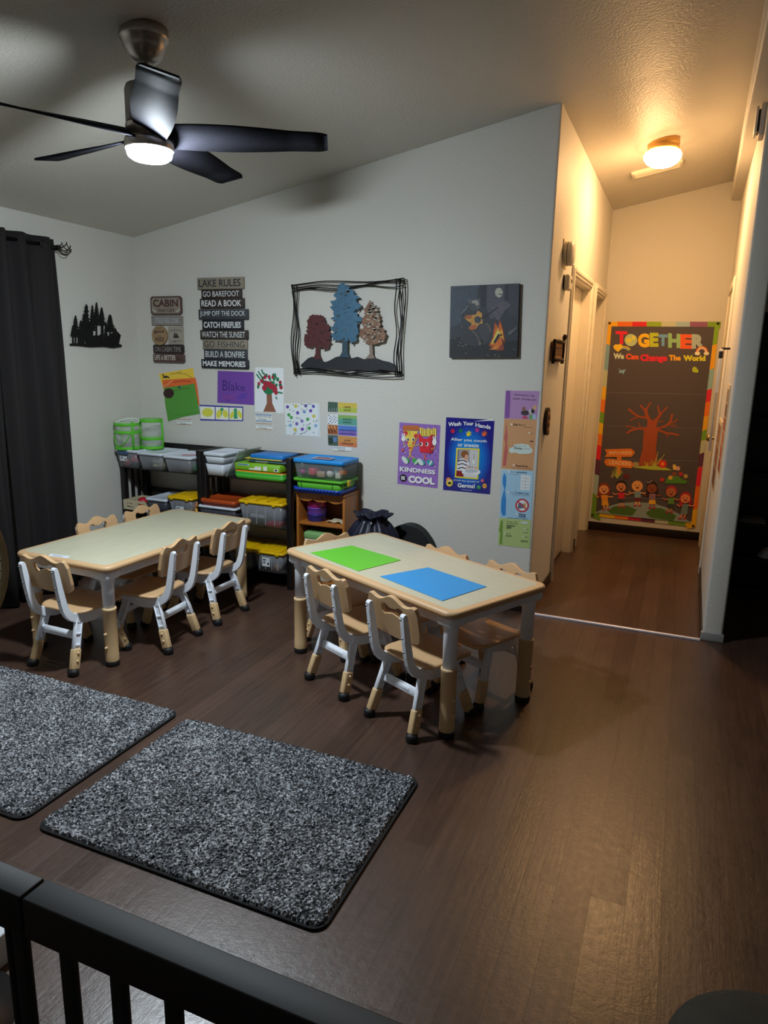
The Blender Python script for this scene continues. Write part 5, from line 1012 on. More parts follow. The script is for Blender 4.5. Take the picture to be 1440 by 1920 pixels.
('P','9a9468',[-71,515.3,-72.3,505.7,-77.8,497.2,-86.5,491.2,-97.3,488.4,-108.4,489.4,-118.2,494.1,-125.2,501.6,-128.2,510.9,-126.9,520.5,-121.4,529,-112.6,535.1,-101.8,537.8,-90.7,536.7,-81,532.1,-74.1,524.6]),
('S','c8b83c',0.0054,[-6.5,502.1,-26.1,544.2]),
('S','c8b83c',0.0054,[-3.1,502.4,-3.2,538.7]),
('S','c8b83c',0.0054,[-9.9,501.8,7.9,528.6]),
('S','b0b448',0.0047,[61.2,500.1,16.9,540.2]),
('S','b0b448',0.0047,[61.2,500.1,28.2,562.7]),
('S','b0b448',0.0047,[61.2,500.1,49.7,549.9]),
('S','b0b448',0.0047,[61.2,500.1,63.5,579.8]),
('S','b0b448',0.0047,[61.2,500.1,74.6,638.1]),
('S','b0b448',0.0047,[61.2,500.1,100.1,582.5]),
('S','b0b448',0.0047,[61.2,500.1,129.6,620.5]),
('P','d8302c',[158.4,538,156.7,529.4,150.6,523.7,142.5,523.1,135.3,527.8,132,536,133.7,544.5,139.8,550.2,147.9,550.8,155,546.2]),
('P','d8302c',[149.3,516.1,147.6,507.5,141.5,501.8,133.3,501.1,126.2,505.8,122.8,514,124.5,522.6,130.6,528.4,138.8,529,145.9,524.3]),
('P','d8302c',[126.8,514.3,125.1,505.7,119,500,110.8,499.4,103.7,504,100.3,512.3,102,520.9,108.1,526.6,116.3,527.2,123.4,522.6]),
('P','d8302c',[113.5,534.5,111.8,525.9,105.6,520.2,97.4,519.6,90.3,524.3,86.9,532.5,88.6,541.1,94.8,546.8,103,547.4,110.1,542.7]),
('P','d8302c',[122.6,556.4,120.9,547.8,114.8,542.1,106.6,541.5,99.5,546.2,96.1,554.4,97.8,563,103.9,568.7,112.1,569.3,119.3,564.6]),
('P','d8302c',[145,558.1,143.4,549.6,137.3,543.9,129.1,543.3,122,547.9,118.6,556.1,120.3,564.7,126.4,570.4,134.6,571,141.7,566.3]),
('P','f0902c',[135.9,536.3,135.5,530.7,133.1,525.9,129.1,522.4,124.1,521,119,521.6,114.4,524.4,111,528.8,109.5,534.2,110,539.8,112.4,544.6,116.4,548.1,121.3,549.5,126.5,548.8,131.1,546.1,134.4,541.7]),
('P','e8c060',[212.1,490.5,203.8,540,218,530.4,223.1,545.1,235.8,517.4,244.8,493.1]),
('P','d8a890',[268.3,507.8,267.6,500.6,264.3,494.3,258.8,489.9,251.9,487.9,244.8,488.7,238.5,492.3,233.9,498,231.8,504.9,232.4,512.1,235.8,518.4,241.3,522.9,248.1,524.8,255.3,524,261.6,520.4,266.1,514.8]),
('P','d87a2c',[-262.7,574.2,-224,577,-219.8,404.1,-254.5,401.3]),
('P','d8782c',[-375.6,630.2,-150.1,652.9,-112.3,621.4,-140,579.4,-368.3,561.4,-351.6,597.3]),
('P','d8782c',[-371.7,518.2,-349.5,548,-143.5,542.7,-109.8,512.3,-134,476,-343.9,481.7]),
('T','e8bc8c','EXPLORERS',[-331.8,587.6,-140.6,601.2,-143.2,630.1,-334.2,615.4],0.03,0.0),
('T','e8bc8c','LEADERS',[-324.1,498.1,-136,497.9,-139.3,534.2,-327.4,536.3],0.03,0.0),
('P','8a8058',[-304.6,378.4,-293,424.1,-270.5,407.4,-274.9,377.2]),
('S','a8b048',0.0056,[-245.3,376,-292.9,439]),
('S','a8b048',0.0056,[-245.3,376,-280.3,454.8]),
('S','a8b048',0.0056,[-245.3,376,-267.6,470.6]),
('S','a8b048',0.0056,[-245.3,376,-255,486.4]),
('S','a8b048',0.0056,[-245.3,376,-236,469.4]),
('S','a8b048',0.0056,[-245.3,376,-213.3,449.1]),
('S','a8b048',0.0056,[-245.3,376,-202,438.9]),
('P','6a2430',[-140.5,403.4,-141.7,394.8,-146.7,387.2,-154.7,381.7,-164.6,379.2,-174.8,380,-183.7,384,-190.1,390.7,-192.8,399,-191.6,407.6,-186.5,415.2,-178.4,420.7,-168.6,423.2,-158.4,422.3,-149.5,418.3,-143.2,411.6]),
('P','4f8430',[154.8,366.4,173.3,415.1,217.2,440.5,263.7,437.2,299.2,411.4,337.9,404,325.8,376.3]),
('P','8a4a38',[243.9,457.1,242.4,447.6,236.4,440.3,227.5,437,218,438.7,210.6,445,207.2,454.1,208.8,463.6,214.8,470.9,223.7,474.1,233.1,472.4,240.5,466.2]),
('P','b02c34',[296.1,460,294.7,450.5,288.7,443.2,279.9,440,270.5,441.7,263.1,447.9,259.7,457,261.2,466.4,267.2,473.7,276,476.9,285.4,475.2,292.7,469]),
('P','b89a50',[336.9,444.7,335.4,435.3,329.5,428,320.7,424.7,311.4,426.4,304,432.6,300.6,441.7,302.1,451.1,308.1,458.4,316.9,461.7,326.2,459.9,333.5,453.7]),
('P','d8a848',[216.4,422.4,214.9,412.9,208.8,405.5,199.9,402.2,190.4,403.9,183,410.2,179.6,419.3,181.1,428.8,187.2,436.2,196.1,439.5,205.6,437.7,213,431.5]),
('P','b83828',[150.3,398.7,148.7,389.1,142.6,381.7,133.6,378.3,124,380,116.5,386.3,113.1,395.5,114.7,405.1,120.8,412.5,129.9,415.8,139.4,414.1,146.9,407.8]),
('P','8a9ca0',[-402.2,43.9,-308.6,110.8,-192.2,156.5,-54.7,177.5,82.1,179.9,206.7,148.1,311.6,100.2,404,36.8,-55.4,35.1]),
('P','4a6e30',[-299.4,69.9,-252.2,116.5,-134.4,137.4,-51.6,106.8,-84.3,47,-267.4,46.6]),
('P','4a6e30',[24.6,81.1,72.9,134.5,153.6,141.2,279.5,89.4,258.3,35.5,67.5,48.3]),
('S','dc9a68',0.0143,[-331.9,81.8,-339.3,126.7]),
('S','dc9a68',0.0142,[-300,85.1,-313.8,129.3]),
('P','a83040',[-318.4,83.2,-321.3,78.4,-329.6,74.8,-340.1,73.7,-348.9,75.5,-352.5,79.7,-349.7,84.4,-341.3,88.1,-330.8,89.1,-322,87.3]),
('P','a83040',[-278.8,87.2,-281.6,82.5,-289.9,78.9,-300.4,77.8,-309.1,79.6,-312.7,83.7,-309.9,88.5,-301.6,92.1,-291.1,93.2,-282.4,91.3]),
('P','e8a828',[-356.7,163,-308.5,167.7,-293.3,123.7,-358.6,117.2]),
('S','dc9a68',0.0114,[-363,204.1,-394.1,189.7,-416.8,202.8]),
('S','dc9a68',0.0113,[-320.5,208.1,-287.8,199.9,-267.4,209.4]),
('P','e8902c',[-370.9,213.2,-314.3,218.5,-305,160.4,-358.9,155.2]),
('P','8a3020',[-299.9,283.1,-301.4,266,-308.4,250.4,-320.2,238.2,-335.4,230.9,-352.1,229.3,-368.4,233.7,-382.1,243.6,-391.8,257.7,-396.1,274.4,-394.6,291.5,-387.5,307.1,-375.6,319.3,-360.3,326.5,-343.7,328,-327.5,323.5,-313.8,313.6,-304.3,299.6]),
('P','8a3020',[-365.9,230.3,-366.5,209.4,-371.5,193.7,-379.5,187.3,-388.5,192.1,-396.1,206.6,-400.1,227.1,-399.5,248,-394.5,263.7,-386.4,270,-377.4,265.2,-369.9,250.7]),
('P','8a3020',[-293.1,244.6,-293.3,227.6,-296.9,214.9,-302.9,209.8,-309.6,213.7,-315.3,225.6,-318.4,242.3,-318.2,259.2,-314.6,271.9,-308.6,277,-301.9,273.1,-296.2,261.2]),
('P','dc9a68',[-307.1,267.4,-308.4,252.9,-314.7,239.6,-325.1,229.2,-338.6,222.9,-353.3,221.5,-367.7,225.2,-379.8,233.5,-388.2,245.5,-392,259.6,-390.6,274.2,-384.3,287.5,-373.8,297.9,-360.3,304.1,-345.6,305.4,-331.3,301.6,-319.3,293.3,-310.9,281.4]),
('P','301818',[-359.7,267.1,-360.6,262.8,-363.5,260.7,-366.6,262.2,-368.2,266.3,-367.4,270.7,-364.5,272.7,-361.3,271.2]),
('P','301818',[-330,269.8,-330.9,265.5,-333.8,263.4,-336.9,264.9,-338.5,269,-337.6,273.4,-334.8,275.4,-331.6,273.9]),
('P','601818',[-362.7,251.7,-331.6,254.6,-338.9,240.4,-353.1,239]),
('S','cc8458',0.014,[-196.5,118.3,-198.8,163.3]),
('S','cc8458',0.014,[-165.2,121.5,-173.7,165.8]),
('P','a83040',[-183.3,119.7,-186.1,115,-194.2,111.4,-204.6,110.3,-213.2,112.2,-216.8,116.3,-214,121,-205.8,124.6,-195.5,125.6,-186.9,123.7]),
('P','a83040',[-144.3,123.6,-147.1,118.9,-155.2,115.4,-165.5,114.3,-174.1,116.2,-177.7,120.2,-174.9,125,-166.8,128.5,-156.5,129.5,-147.9,127.7]),
('P','3a4248',[-214.3,199.4,-167,204,-159.1,159.7,-212.1,154.5]),
('S','cc8458',0.0112,[-217.2,240.4,-247.6,226.3,-270,239.2]),
('S','cc8458',0.0111,[-175.5,244.3,-143.3,236.1,-123.3,245.5]),
('P','c8283c',[-225,249.4,-169.4,254.6,-163.5,196.8,-216.4,191.7]),
('P','241a1c',[-155.6,318.4,-157,301.5,-163.8,286.1,-175.3,274.1,-190.2,266.9,-206.6,265.3,-222.6,269.7,-236.2,279.5,-245.7,293.5,-250,310,-248.6,327,-241.7,342.4,-230.1,354.4,-215.2,361.5,-198.8,362.9,-182.9,358.4,-169.4,348.7,-160,334.8]),
('P','cc8458',[-162.6,302.9,-163.8,288.5,-169.9,275.4,-180.1,265.2,-193.3,259,-207.8,257.6,-221.8,261.3,-233.8,269.6,-242.2,281.4,-245.9,295.4,-244.7,309.8,-238.5,323,-228.2,333.2,-215,339.3,-200.6,340.6,-186.6,336.8,-174.7,328.6,-166.4,316.8]),
('P','301818',[-214.3,302.7,-215.1,298.4,-217.9,296.4,-221,297.9,-222.6,302,-221.8,306.3,-219,308.3,-215.9,306.8]),
('P','301818',[-185.1,305.3,-186,301.1,-188.8,299.1,-191.9,300.5,-193.4,304.6,-192.6,308.9,-189.8,310.9,-186.7,309.4]),
('P','601818',[-217.1,287.6,-186.6,290.3,-193.7,276.2,-207.6,275]),
('S','e0a060',0.0138,[-65.3,142.8,-64.6,187.7]),
('S','e0a060',0.0137,[-34.5,145.9,-40,190.1]),
('P','a83040',[-52.3,144.1,-55,139.5,-63,136,-73.2,134.9,-81.7,136.8,-85.3,140.8,-82.5,145.5,-74.5,149,-64.3,150.1,-55.8,148.2]),
('P','a83040',[-14,148,-16.7,143.3,-24.7,139.8,-34.8,138.8,-43.3,140.7,-46.8,144.7,-44.1,149.4,-36.1,152.9,-26,153.9,-17.5,152]),
('P','6a2a30',[-79,223.6,-32.5,228,-25.7,184.1,-77.7,179]),
('S','e0a060',0.011,[-80,264.4,-109.9,250.4,-131.9,263.3]),
('S','e0a060',0.0109,[-39,268.2,-7.4,260,12.2,269.2]),
('P','7a94a0',[-87.7,273.3,-33.1,278.3,-29.1,220.9,-81.1,215.9]),
('P','e0a060',[-21.2,326.7,-22.4,309.9,-29.1,294.7,-40.4,282.7,-55,275.6,-71.1,274.1,-86.8,278.5,-100.2,288.2,-109.7,302,-114,318.4,-112.7,335.2,-106,350.5,-94.6,362.4,-80,369.4,-63.9,370.8,-48.2,366.4,-34.9,356.7,-25.5,342.9]),
('P','301818',[-77.4,326.1,-78.3,321.8,-81,319.9,-84.1,321.3,-85.6,325.4,-84.8,329.6,-82.1,331.6,-79,330.1]),
('P','301818',[-48.8,328.6,-49.6,324.4,-52.3,322.4,-55.4,323.9,-57,327.9,-56.2,332.1,-53.4,334.1,-50.4,332.7]),
('P','601818',[-80.2,311,-50.2,313.7,-57.1,299.8,-70.8,298.6]),
('S','8a4a30',0.0136,[59.4,133.1,59.9,177.7]),
('S','8a4a30',0.0135,[89.8,136.2,84.1,180.1]),
('P','a83040',[72.2,134.4,69.5,129.8,61.7,126.3,51.7,125.2,43.3,127.1,39.8,131.1,42.4,135.7,50.3,139.2,60.4,140.3,68.7,138.4]),
('P','a83040',[109.9,138.2,107.3,133.6,99.5,130.1,89.5,129.1,81.1,131,77.6,135,80.3,139.6,88.1,143.1,98.1,144.1,106.4,142.2]),
('P','e0b02c',[45.6,213.3,91.4,217.7,103.7,174.6,41.7,168.4]),
('S','8a4a30',0.0108,[44.4,253.8,15,239.9,-6.7,252.7]),
('S','8a4a30',0.0108,[84.8,257.6,116,249.5,135.3,258.7]),
('P','8a6878',[36.7,262.7,90.6,267.7,94.7,210.7,43.6,205.7]),
('P','30181c',[103.3,330.5,102.2,313.8,95.7,298.7,84.6,286.9,70.3,279.8,54.4,278.3,38.9,282.6,25.7,292.3,16.3,306,12,322.3,13.2,339,19.8,354.1,30.9,365.9,45.3,372.9,61.2,374.3,76.6,369.9,89.7,360.2,99,346.6]),
('P','30181c',[41.3,279.3,41,259,36.5,243.7,28.9,237.6,20.3,242.2,12.9,256.4,8.8,276.3,9.1,296.6,13.6,311.8,21.2,317.9,29.9,313.3,37.2,299.2]),
('P','30181c',[110.4,293,110.4,276.5,107.1,264.1,101.5,259.2,95.1,263,89.5,274.6,86.3,290.8,86.3,307.3,89.6,319.7,95.1,324.6,101.6,320.8,107.2,309.2]),
('P','8a4a30',[96.7,315.2,95.7,301.1,89.9,288.2,80.1,278.1,67.4,272,53.4,270.7,39.7,274.4,28.1,282.5,19.8,294.2,16.1,307.9,17.2,322.1,23,335,32.9,345.1,45.6,351.1,59.6,352.3,73.2,348.6,84.8,340.5,93,328.9]),
('P','301818',[46.7,315.1,45.9,310.9,43.2,308.9,40.2,310.4,38.6,314.4,39.4,318.6,42.1,320.6,45.1,319.1]),
('P','301818',[74.9,317.6,74.1,313.4,71.4,311.5,68.4,312.9,66.8,316.9,67.6,321.1,70.3,323.1,73.3,321.6]),
('P','601818',[44,300.2,73.6,302.9,66.8,289,53.4,287.8]),
('S','b46a44',0.0134,[204.4,111,212.6,156.1]),
('S','b46a44',0.0133,[234.3,114.1,236.5,158.5]),
('P','a83040',[217,112.3,214.4,107.7,206.7,104.2,196.9,103.2,188.6,105,185.1,109,187.7,113.6,195.5,117.1,205.3,118.1,213.6,116.3]),
('P','a83040',[254.1,116.2,251.5,111.6,243.8,108.1,234,107.1,225.8,108.9,222.3,112.9,224.9,117.5,232.6,121,242.4,122,250.6,120.2]),
('P','303c38',[201,191.7,246,196.1,250.4,152.6,200.1,147.4]),
('S','b46a44',0.0106,[205,232.4,176.2,218.6,154.8,231.2]),
('S','b46a44',0.0106,[244.6,236.2,275.3,228.2,294.2,237.3]),
('P','5f8840',[197.4,241.1,250.2,246.2,249.4,189.1,199.1,184.1]),
('P','b02838',[262.4,308.5,261.4,292,255.1,277,244.3,265.2,230.2,258.2,214.7,256.7,199.4,261,186.4,270.5,177.1,284.1,172.8,300.2,173.9,316.8,180.3,331.8,191.1,343.5,205.2,350.5,220.8,351.9,235.9,347.5,248.9,338,258.1,324.4]),
('P','b46a44',[256,293.4,255,279.3,249.4,266.5,239.8,256.5,227.4,250.5,213.7,249.2,200.3,252.8,188.8,260.8,180.7,272.4,176.9,286,177.9,300.1,183.6,312.9,193.2,322.9,205.7,328.8,219.4,330.1,232.8,326.4,244.2,318.4,252.2,306.9]),
('P','301818',[206.9,293.2,206.1,289,203.5,287,200.5,288.4,198.9,292.4,199.7,296.6,202.3,298.6,205.3,297.1]),
('P','301818',[234.5,295.7,233.8,291.5,231.2,289.6,228.2,291,226.6,295,227.4,299.2,230,301.1,233,299.7]),
('P','601818',[204.4,278.3,233.4,281.1,226.8,267.3,213.6,266.1]),
('S','dc8458',0.0132,[313.7,67.3,327.5,112.9]),
('S','dc8458',0.0131,[343.1,70.5,351,115.3]),
('P','a83040',[326.1,68.7,323.6,64.1,316,60.6,306.2,59.5,298.1,61.3,294.6,65.3,297.2,69.9,304.8,73.4,314.5,74.4,322.7,72.6]),
('P','a83040',[362.7,72.6,360.2,68,352.6,64.6,342.9,63.5,334.8,65.3,331.4,69.2,333.9,73.8,341.5,77.3,351.2,78.4,359.3,76.6]),
('P','6a8488',[317.9,148.5,362.2,153,370,110,309.9,103.7]),
('S','dc8458',0.0105,[325.5,189.4,297.2,175.6,276,188.1]),
('S','dc8458',0.0104,[364.6,193.3,394.9,185.5,413.5,194.6]),
('P','6a8488',[318,198.1,370.1,203.3,365.6,146.1,316,141]),
('P','a82034',[381.9,265.3,380.9,248.9,374.8,234,364.2,222.2,350.3,215.2,335,213.7,319.9,217.9,307,227.3,297.8,240.9,293.5,256.9,294.5,273.4,300.7,288.4,311.4,300.1,325.3,307,340.6,308.4,355.6,304.2,368.4,294.7,377.5,281.2]),
('P','a82034',[322.2,214.6,322.2,194.6,318,179.4,310.7,173.3,302.3,177.9,295,191.8,290.9,211.5,290.9,231.6,295.2,246.6,302.5,252.7,310.9,248.1,318.1,234.2]),
('P','a82034',[389,228.4,389.2,212.1,386.2,199.9,380.8,194.9,374.5,198.7,369,210.1,365.7,226.1,365.6,242.4,368.6,254.6,374,259.5,380.3,255.8,385.8,244.4]),
('P','dc8458',[375.6,250.3,374.7,236.3,369.2,223.6,359.8,213.6,347.6,207.5,334,206.2,320.8,209.7,309.4,217.7,301.4,229.2,297.6,242.7,298.5,256.8,304.1,269.5,313.5,279.5,325.8,285.5,339.3,286.7,352.5,283.2,363.8,275.2,371.8,263.8]),
('P','301818',[327.1,250,326.4,245.8,323.8,243.8,320.9,245.2,319.3,249.2,320,253.4,322.6,255.3,325.6,253.9]),
('P','301818',[354.4,252.6,353.7,248.4,351.1,246.5,348.2,247.9,346.6,251.8,347.4,256,349.9,257.9,352.9,256.5]),
('P','601818',[324.7,235.2,353.3,238,346.9,224.3,333.9,223]),
('S','a89ab0',0.0068,[9.6,368.3,27.5,358.9,49,382.7]),
('P','d8c0a0',[-392.5,48.8,-393.8,44.3,-397.7,42.1,-401.9,43.4,-404,47.6,-402.6,52,-398.7,54.2,-394.5,52.9]),
('P','d8c0a0',[405.4,42.8,404.3,38.5,400.8,36.4,396.9,37.7,395,41.7,396.1,45.9,399.6,48,403.4,46.7]),
('P','1c1418',[-418.3,1730.8,-420.2,1724.8,-426,1722.2,-432.3,1724.7,-435.3,1730.8,-433.3,1736.9,-427.5,1739.4,-421.3,1736.9]),
('P','1c1418',[434.7,1726.8,433.1,1721,427.9,1718.6,422.3,1721,419.4,1726.8,421,1732.5,426.1,1734.9,431.8,1732.5]),
],
'leftmetal': [
(3.68,1.536),
None,
('P','141414',[-164.2,200.8,-160.9,195,-157.2,185.3,-159.3,180.1,-151.9,170.5,-158.9,165.1,-149.1,155.6,-159.8,150,-149.4,140.5,-158.6,135,-145,125.6,-158.3,119.9,-142.6,110.5,-156.9,104.8,-137.7,95.6,-155.6,89.7,-133,80.5,-159,74.4,-138.9,65,-214.6,62.3,-193,73.1,-217.5,77.2,-193.6,88.2,-210.2,92.5,-189.5,103.4,-202.6,107.8,-185.3,118.6,-197.4,123.1,-182.2,133.8,-190.3,138.4,-178.1,149,-187.7,153.5,-176.2,164.1,-182.1,168.8,-172.9,179.3,-174.1,184.2,-168.5,194.6]),
('P','141414',[-170,194.5,-159.4,195.1,-175.1,13.1,-188.4,12.8]),
('P','141414',[-67.5,276.2,-61.4,267.3,-54.4,252.1,-60.5,243.9,-49.7,228.9,-62.7,220.2,-51.8,205.2,-62.4,196.7,-48.4,181.8,-58.3,173.3,-36.6,158.7,-58,149.6,-33.4,135,-57.7,125.9,-30,111.3,-59.7,102,-31.8,87.3,-56.8,78.3,-22.5,63.6,-150.1,59.1,-114.2,76.1,-137,83.1,-107,100,-134.5,106.7,-104.7,123.7,-127,130.5,-100.1,147.5,-119.6,154.2,-95.6,171.2,-103.8,178.5,-87.3,195.2,-96.2,202.4,-82.7,218.9,-94.1,225.9,-80.5,242.5,-85.2,249.9,-75.3,266.2]),
('P','141414',[-73.9,266.3,-62.9,267.2,-84.4,15.5,-98.2,15.1]),
('P','141414',[-16.8,274.8,-13.6,267.8,-10,255.9,-13,249.6,-6.7,237.9,-13.2,231.4,-5,219.8,-12.4,213.2,-1.2,201.7,-12,195,1.6,183.6,-14,176.6,-0.8,165.1,-14.3,158.2,0.6,146.8,-10.1,140.1,12,128.9,-13,121.6,7.6,110.2,-70.4,106.8,-48.1,119.9,-71.5,124.9,-47.7,138.2,-57.1,143.8,-40.3,156.9,-52.5,162.3,-37.3,175.3,-51.6,180.5,-35.9,193.6,-45.6,199,-32.3,212,-38.5,217.6,-28.3,230.4,-33.7,236.1,-25.2,248.8,-27,254.7,-21.3,267.2]),
('P','141414',[-23,267.1,-11.9,267.9,-32.9,16.8,-46.9,16.5]),
('P','141414',[21.4,295.3,25,289.2,29.2,278.8,25.2,273.1,31.3,262.8,26.3,257.1,35.6,246.9,26,240.9,36.8,230.8,26.1,224.7,38.7,214.8,27.9,208.7,44.5,198.9,31.1,192.6,53.3,183.1,31.2,176.4,55.6,166.9,31.8,160.2,58.6,150.7,-41,145.6,-13,157.8,-35.2,162,-9.6,174.1,-30.2,178.3,-6.6,190.4,-18.8,195.1,-0.6,206.9,-10.3,211.7,4.1,223.3,-5.6,228,7,239.6,-1.5,244.4,9.6,255.9,5.6,260.9,13.6,272.2,10.5,277.3,16.6,288.5]),
('P','141414',[15.1,288.4,26.5,289.3,3.9,17.8,-10.3,17.4]),
('P','141414',[64.3,266.3,68.3,261.4,73,253,69.3,248.4,76.7,240.2,70.4,235.5,80.4,227.4,71.7,222.5,84.9,214.6,72,209.5,87,201.6,73.7,196.5,92.1,188.8,70.5,183.2,86.3,175.3,73.3,170.2,94,162.6,76.9,157.3,103.5,149.9,5.2,144.9,32.7,155,16.6,158.5,38.5,168.3,26.4,172,43.5,181.7,23,184.8,42.6,194.6,30.3,198.2,46.5,207.9,34.6,211.5,49.1,221.1,41.3,224.9,52.7,234.3,47.2,238.2,56.1,247.5,53.2,251.6,59.4,260.7]),
('P','141414',[58.1,260.6,69.6,261.5,49.9,19,35.5,18.6]),
('P','141414',[136.3,223.8,142.7,219.1,150.3,211.2,144.7,206.7,156.2,198.9,145.5,194.1,159.2,186.5,146.2,181.5,162.2,174,146.3,168.9,163.8,161.4,151.7,156.5,177.1,149.3,152.2,143.9,179.6,136.7,156.1,131.3,189.8,124.4,154.8,118.6,188.1,111.5,66.4,106.3,100,116.2,66.8,118.9,100.8,128.8,78.7,131.9,106.8,141.6,83.3,144.7,109.5,154.4,98.3,158,116.9,167.3,102,170.7,119.1,180,107,183.5,122,192.7,112.2,196.3,124.9,205.5,120.1,209.4,129.1,218.3]),
('P','141414',[129.9,218.3,141.8,219.1,126.5,21,111.6,20.6]),
('P','141414',[-191.2,136.4,-189,133.5,-186.5,128.6,-188.8,126,-185.2,121.1,-187.8,118.5,-182,113.8,-188.3,111,-182.3,106.2,-187,103.5,-178.5,98.9,-187,96,-177.6,91.4,-187.5,88.4,-177.8,83.8,-185.7,81,-173.1,76.4,-187,73.4,-174.9,68.8,-220.2,67.1,-207.3,72.6,-220.6,74.6,-207.1,80.1,-214.5,82.3,-204,87.8,-213.3,89.9,-203.1,95.3,-211,97.5,-201.6,102.9,-205.8,105.2,-198.9,110.5,-204.8,112.7,-198,118,-200.1,120.4,-195.6,125.7,-197.4,128.1,-194,133.2]),
('P','141414',[-196.7,133.1,-186.2,133.6,-196.3,12.6,-209.5,12.2]),
('P','141414',[-124.4,171.6,-121.4,167.2,-118,159.8,-119.8,155.9,-113.1,148.7,-120.8,144.5,-113.9,137.2,-118.9,133.2,-108.5,126.1,-120.1,121.7,-109.9,114.5,-119.2,110.3,-106.5,103.2,-115.7,99,-97.3,92.1,-118.4,87.5,-102.2,80.4,-115.8,76.1,-95,69.2,-172.4,66.4,-150.6,74.8,-163.3,78.1,-145.9,86.3,-165.9,89.3,-146.6,97.7,-154.9,101.1,-141,109.3,-149.5,112.7,-137.9,120.9,-148.8,124.1,-137,132.3,-141.2,135.9,-133.1,143.8,-139.9,147.3,-131.9,155.3,-133,159,-128.2,166.8]),
('P','141414',[-130.2,166.7,-119.4,167.3,-132.2,14.3,-145.7,13.9]),
('P','141414',[178.1,135.2,182.5,130.6,187.8,122.7,183.5,118.5,191.1,110.7,183.9,106.4,193.3,98.7,187.3,94.4,202.1,86.8,185.2,82.1,198.7,74.5,188.4,70.1,207.1,62.6,191.7,58,215.7,50.6,188.1,45.7,209.1,38.1,192.2,33.6,219.5,26.1,119.2,23.5,147.1,32.3,131.3,35.9,153.1,44.6,126.8,47.8,151.7,56.7,137.3,60.2,157,69,147.5,72.7,162.1,81.3,146.1,84.7,162.1,93.4,156.8,97.2,167.5,105.7,161,109.4,169.9,117.9,166.3,121.8,172.9,130.1]),
('P','141414',[171.6,130.1,183.8,130.6,176.2,22.3,161.1,21.9]),
('P','141414',[92.5,175.5,94.9,168.8,97.6,157.5,94.6,151.6,98.6,140.4,94.6,134.4,100.5,123.2,93.7,117.2,100.2,106,94.8,100,104.7,88.9,94.8,82.8,106.4,71.7,94.2,65.5,106.8,54.3,92.3,48.1,104.4,36.9,93.4,30.8,108.7,19.6,49.7,18.1,66.8,30.1,56.9,35.5,70.9,47.4,57.4,52.7,71.9,64.7,60.9,70,74.3,82,65.5,87.4,77.2,99.3,72.8,104.8,81.3,116.7,75.6,122.1,83.4,133.9,80.4,139.5,86.4,151.2,84.4,156.8,89,168.5]),
('P','141414',[86.1,168.3,97.8,168.9,86.5,19.9,71.8,19.6]),
('P','141414',[-45,146.3,-42.1,140.8,-38.8,131.5,-41.7,126.7,-36.4,117.5,-40.7,112.5,-32.6,103.4,-41.4,98.3,-32.5,89.2,-41,84.1,-30.1,75,-40.5,69.9,-27.4,60.8,-41.8,55.6,-28.6,46.5,-40.3,41.4,-23.6,32.3,-39.4,27.1,-20.2,18,-92.6,16.1,-72,26.2,-86.7,30.5,-68.6,40.5,-79.3,44.9,-64.6,54.8,-77.9,59.1,-63.3,69.1,-72.7,73.4,-60.2,83.4,-67.8,87.8,-57.3,97.6,-65.1,102,-55.4,111.9,-58.8,116.4,-51.8,126.2,-53.9,130.8,-48.9,140.5]),
('P','141414',[-51.1,140.4,-39.9,140.9,-49.7,16.4,-63.7,16]),
('P','141414',[-96.1,216.3,-93,209.4,-89.6,197.8,-92.8,191.7,-87,180.2,-92.6,173.9,-84.7,162.5,-93.9,156,-85.6,144.6,-94.5,138.2,-84.8,126.8,-93.4,120.4,-80.4,109.1,-93.9,102.5,-79.4,91.2,-91.5,84.7,-72.1,73.5,-92,66.7,-71.1,55.5,-150.2,52.8,-127.6,65.4,-146,70.7,-124.8,83.4,-135.6,88.9,-119.2,101.4,-131.4,106.8,-116.3,119.3,-123.8,124.9,-112,137.3,-119.8,142.8,-109.3,155.2,-117.3,160.7,-107.3,173.1,-111.8,178.7,-103.9,191,-106,196.8,-100.4,208.9]),
('P','141414',[-102.1,208.8,-91.3,209.5,-107.7,14.9,-121.4,14.5]),
('P','141414',[-62.9,176.6,-60,170.6,-56.7,160.6,-59.2,155.3,-53.1,145.4,-58.8,140,-50.5,130.1,-58,124.6,-47,114.8,-59.6,109.1,-49,99.3,-59.3,93.7,-46.6,83.9,-59.6,78.2,-45.3,68.4,-59.1,62.8,-42.6,53,-56.3,47.3,-34.7,37.6,-116,35.2,-92.9,46.2,-105.5,50.9,-87.4,61.8,-100,66.4,-84.2,77.3,-96,82,-81.6,92.8,-90.9,97.5,-78.5,108.3,-90,112.9,-77.3,123.7,-83.8,128.5,-73.7,139.2,-78.5,144.1,-70.6,154.7,-72.1,159.8,-67,170.3]),
('P','141414',[-69,170.1,-58,170.8,-70.6,15.9,-84.4,15.5]),
('P','141414',[-228.3,19.8,-137.8,26.4,0.1,22.9,225.6,25.7,229,10.5,144.2,-0.2,56.1,6.4,-58.1,0.6,-166.4,7.3,-228.1,7.7]),
('P','141414',[-49.3,21.6,-45.5,63.2,-16.1,79.9,22.1,79.2,49.1,92.9,56.9,82.7,51.2,50.8,57.4,21.3]),
('P','141414',[79.6,25.1,91.1,73.3,137.4,96.4,184.4,119.9,224.6,89,199.6,28.3]),
('P','141414',[-10.2,161,63.5,158.7,62.4,146,-11.5,146.5]),
('P','141414',[-161.1,64.2,-106.2,76.4,-111.6,16.8,-162.6,18.5]),
('P','141414',[57.7,158.4,69.3,159,60.3,21.4,48.7,21.1]),
],
'metaltree': [
(-1.967,1.43),
None,
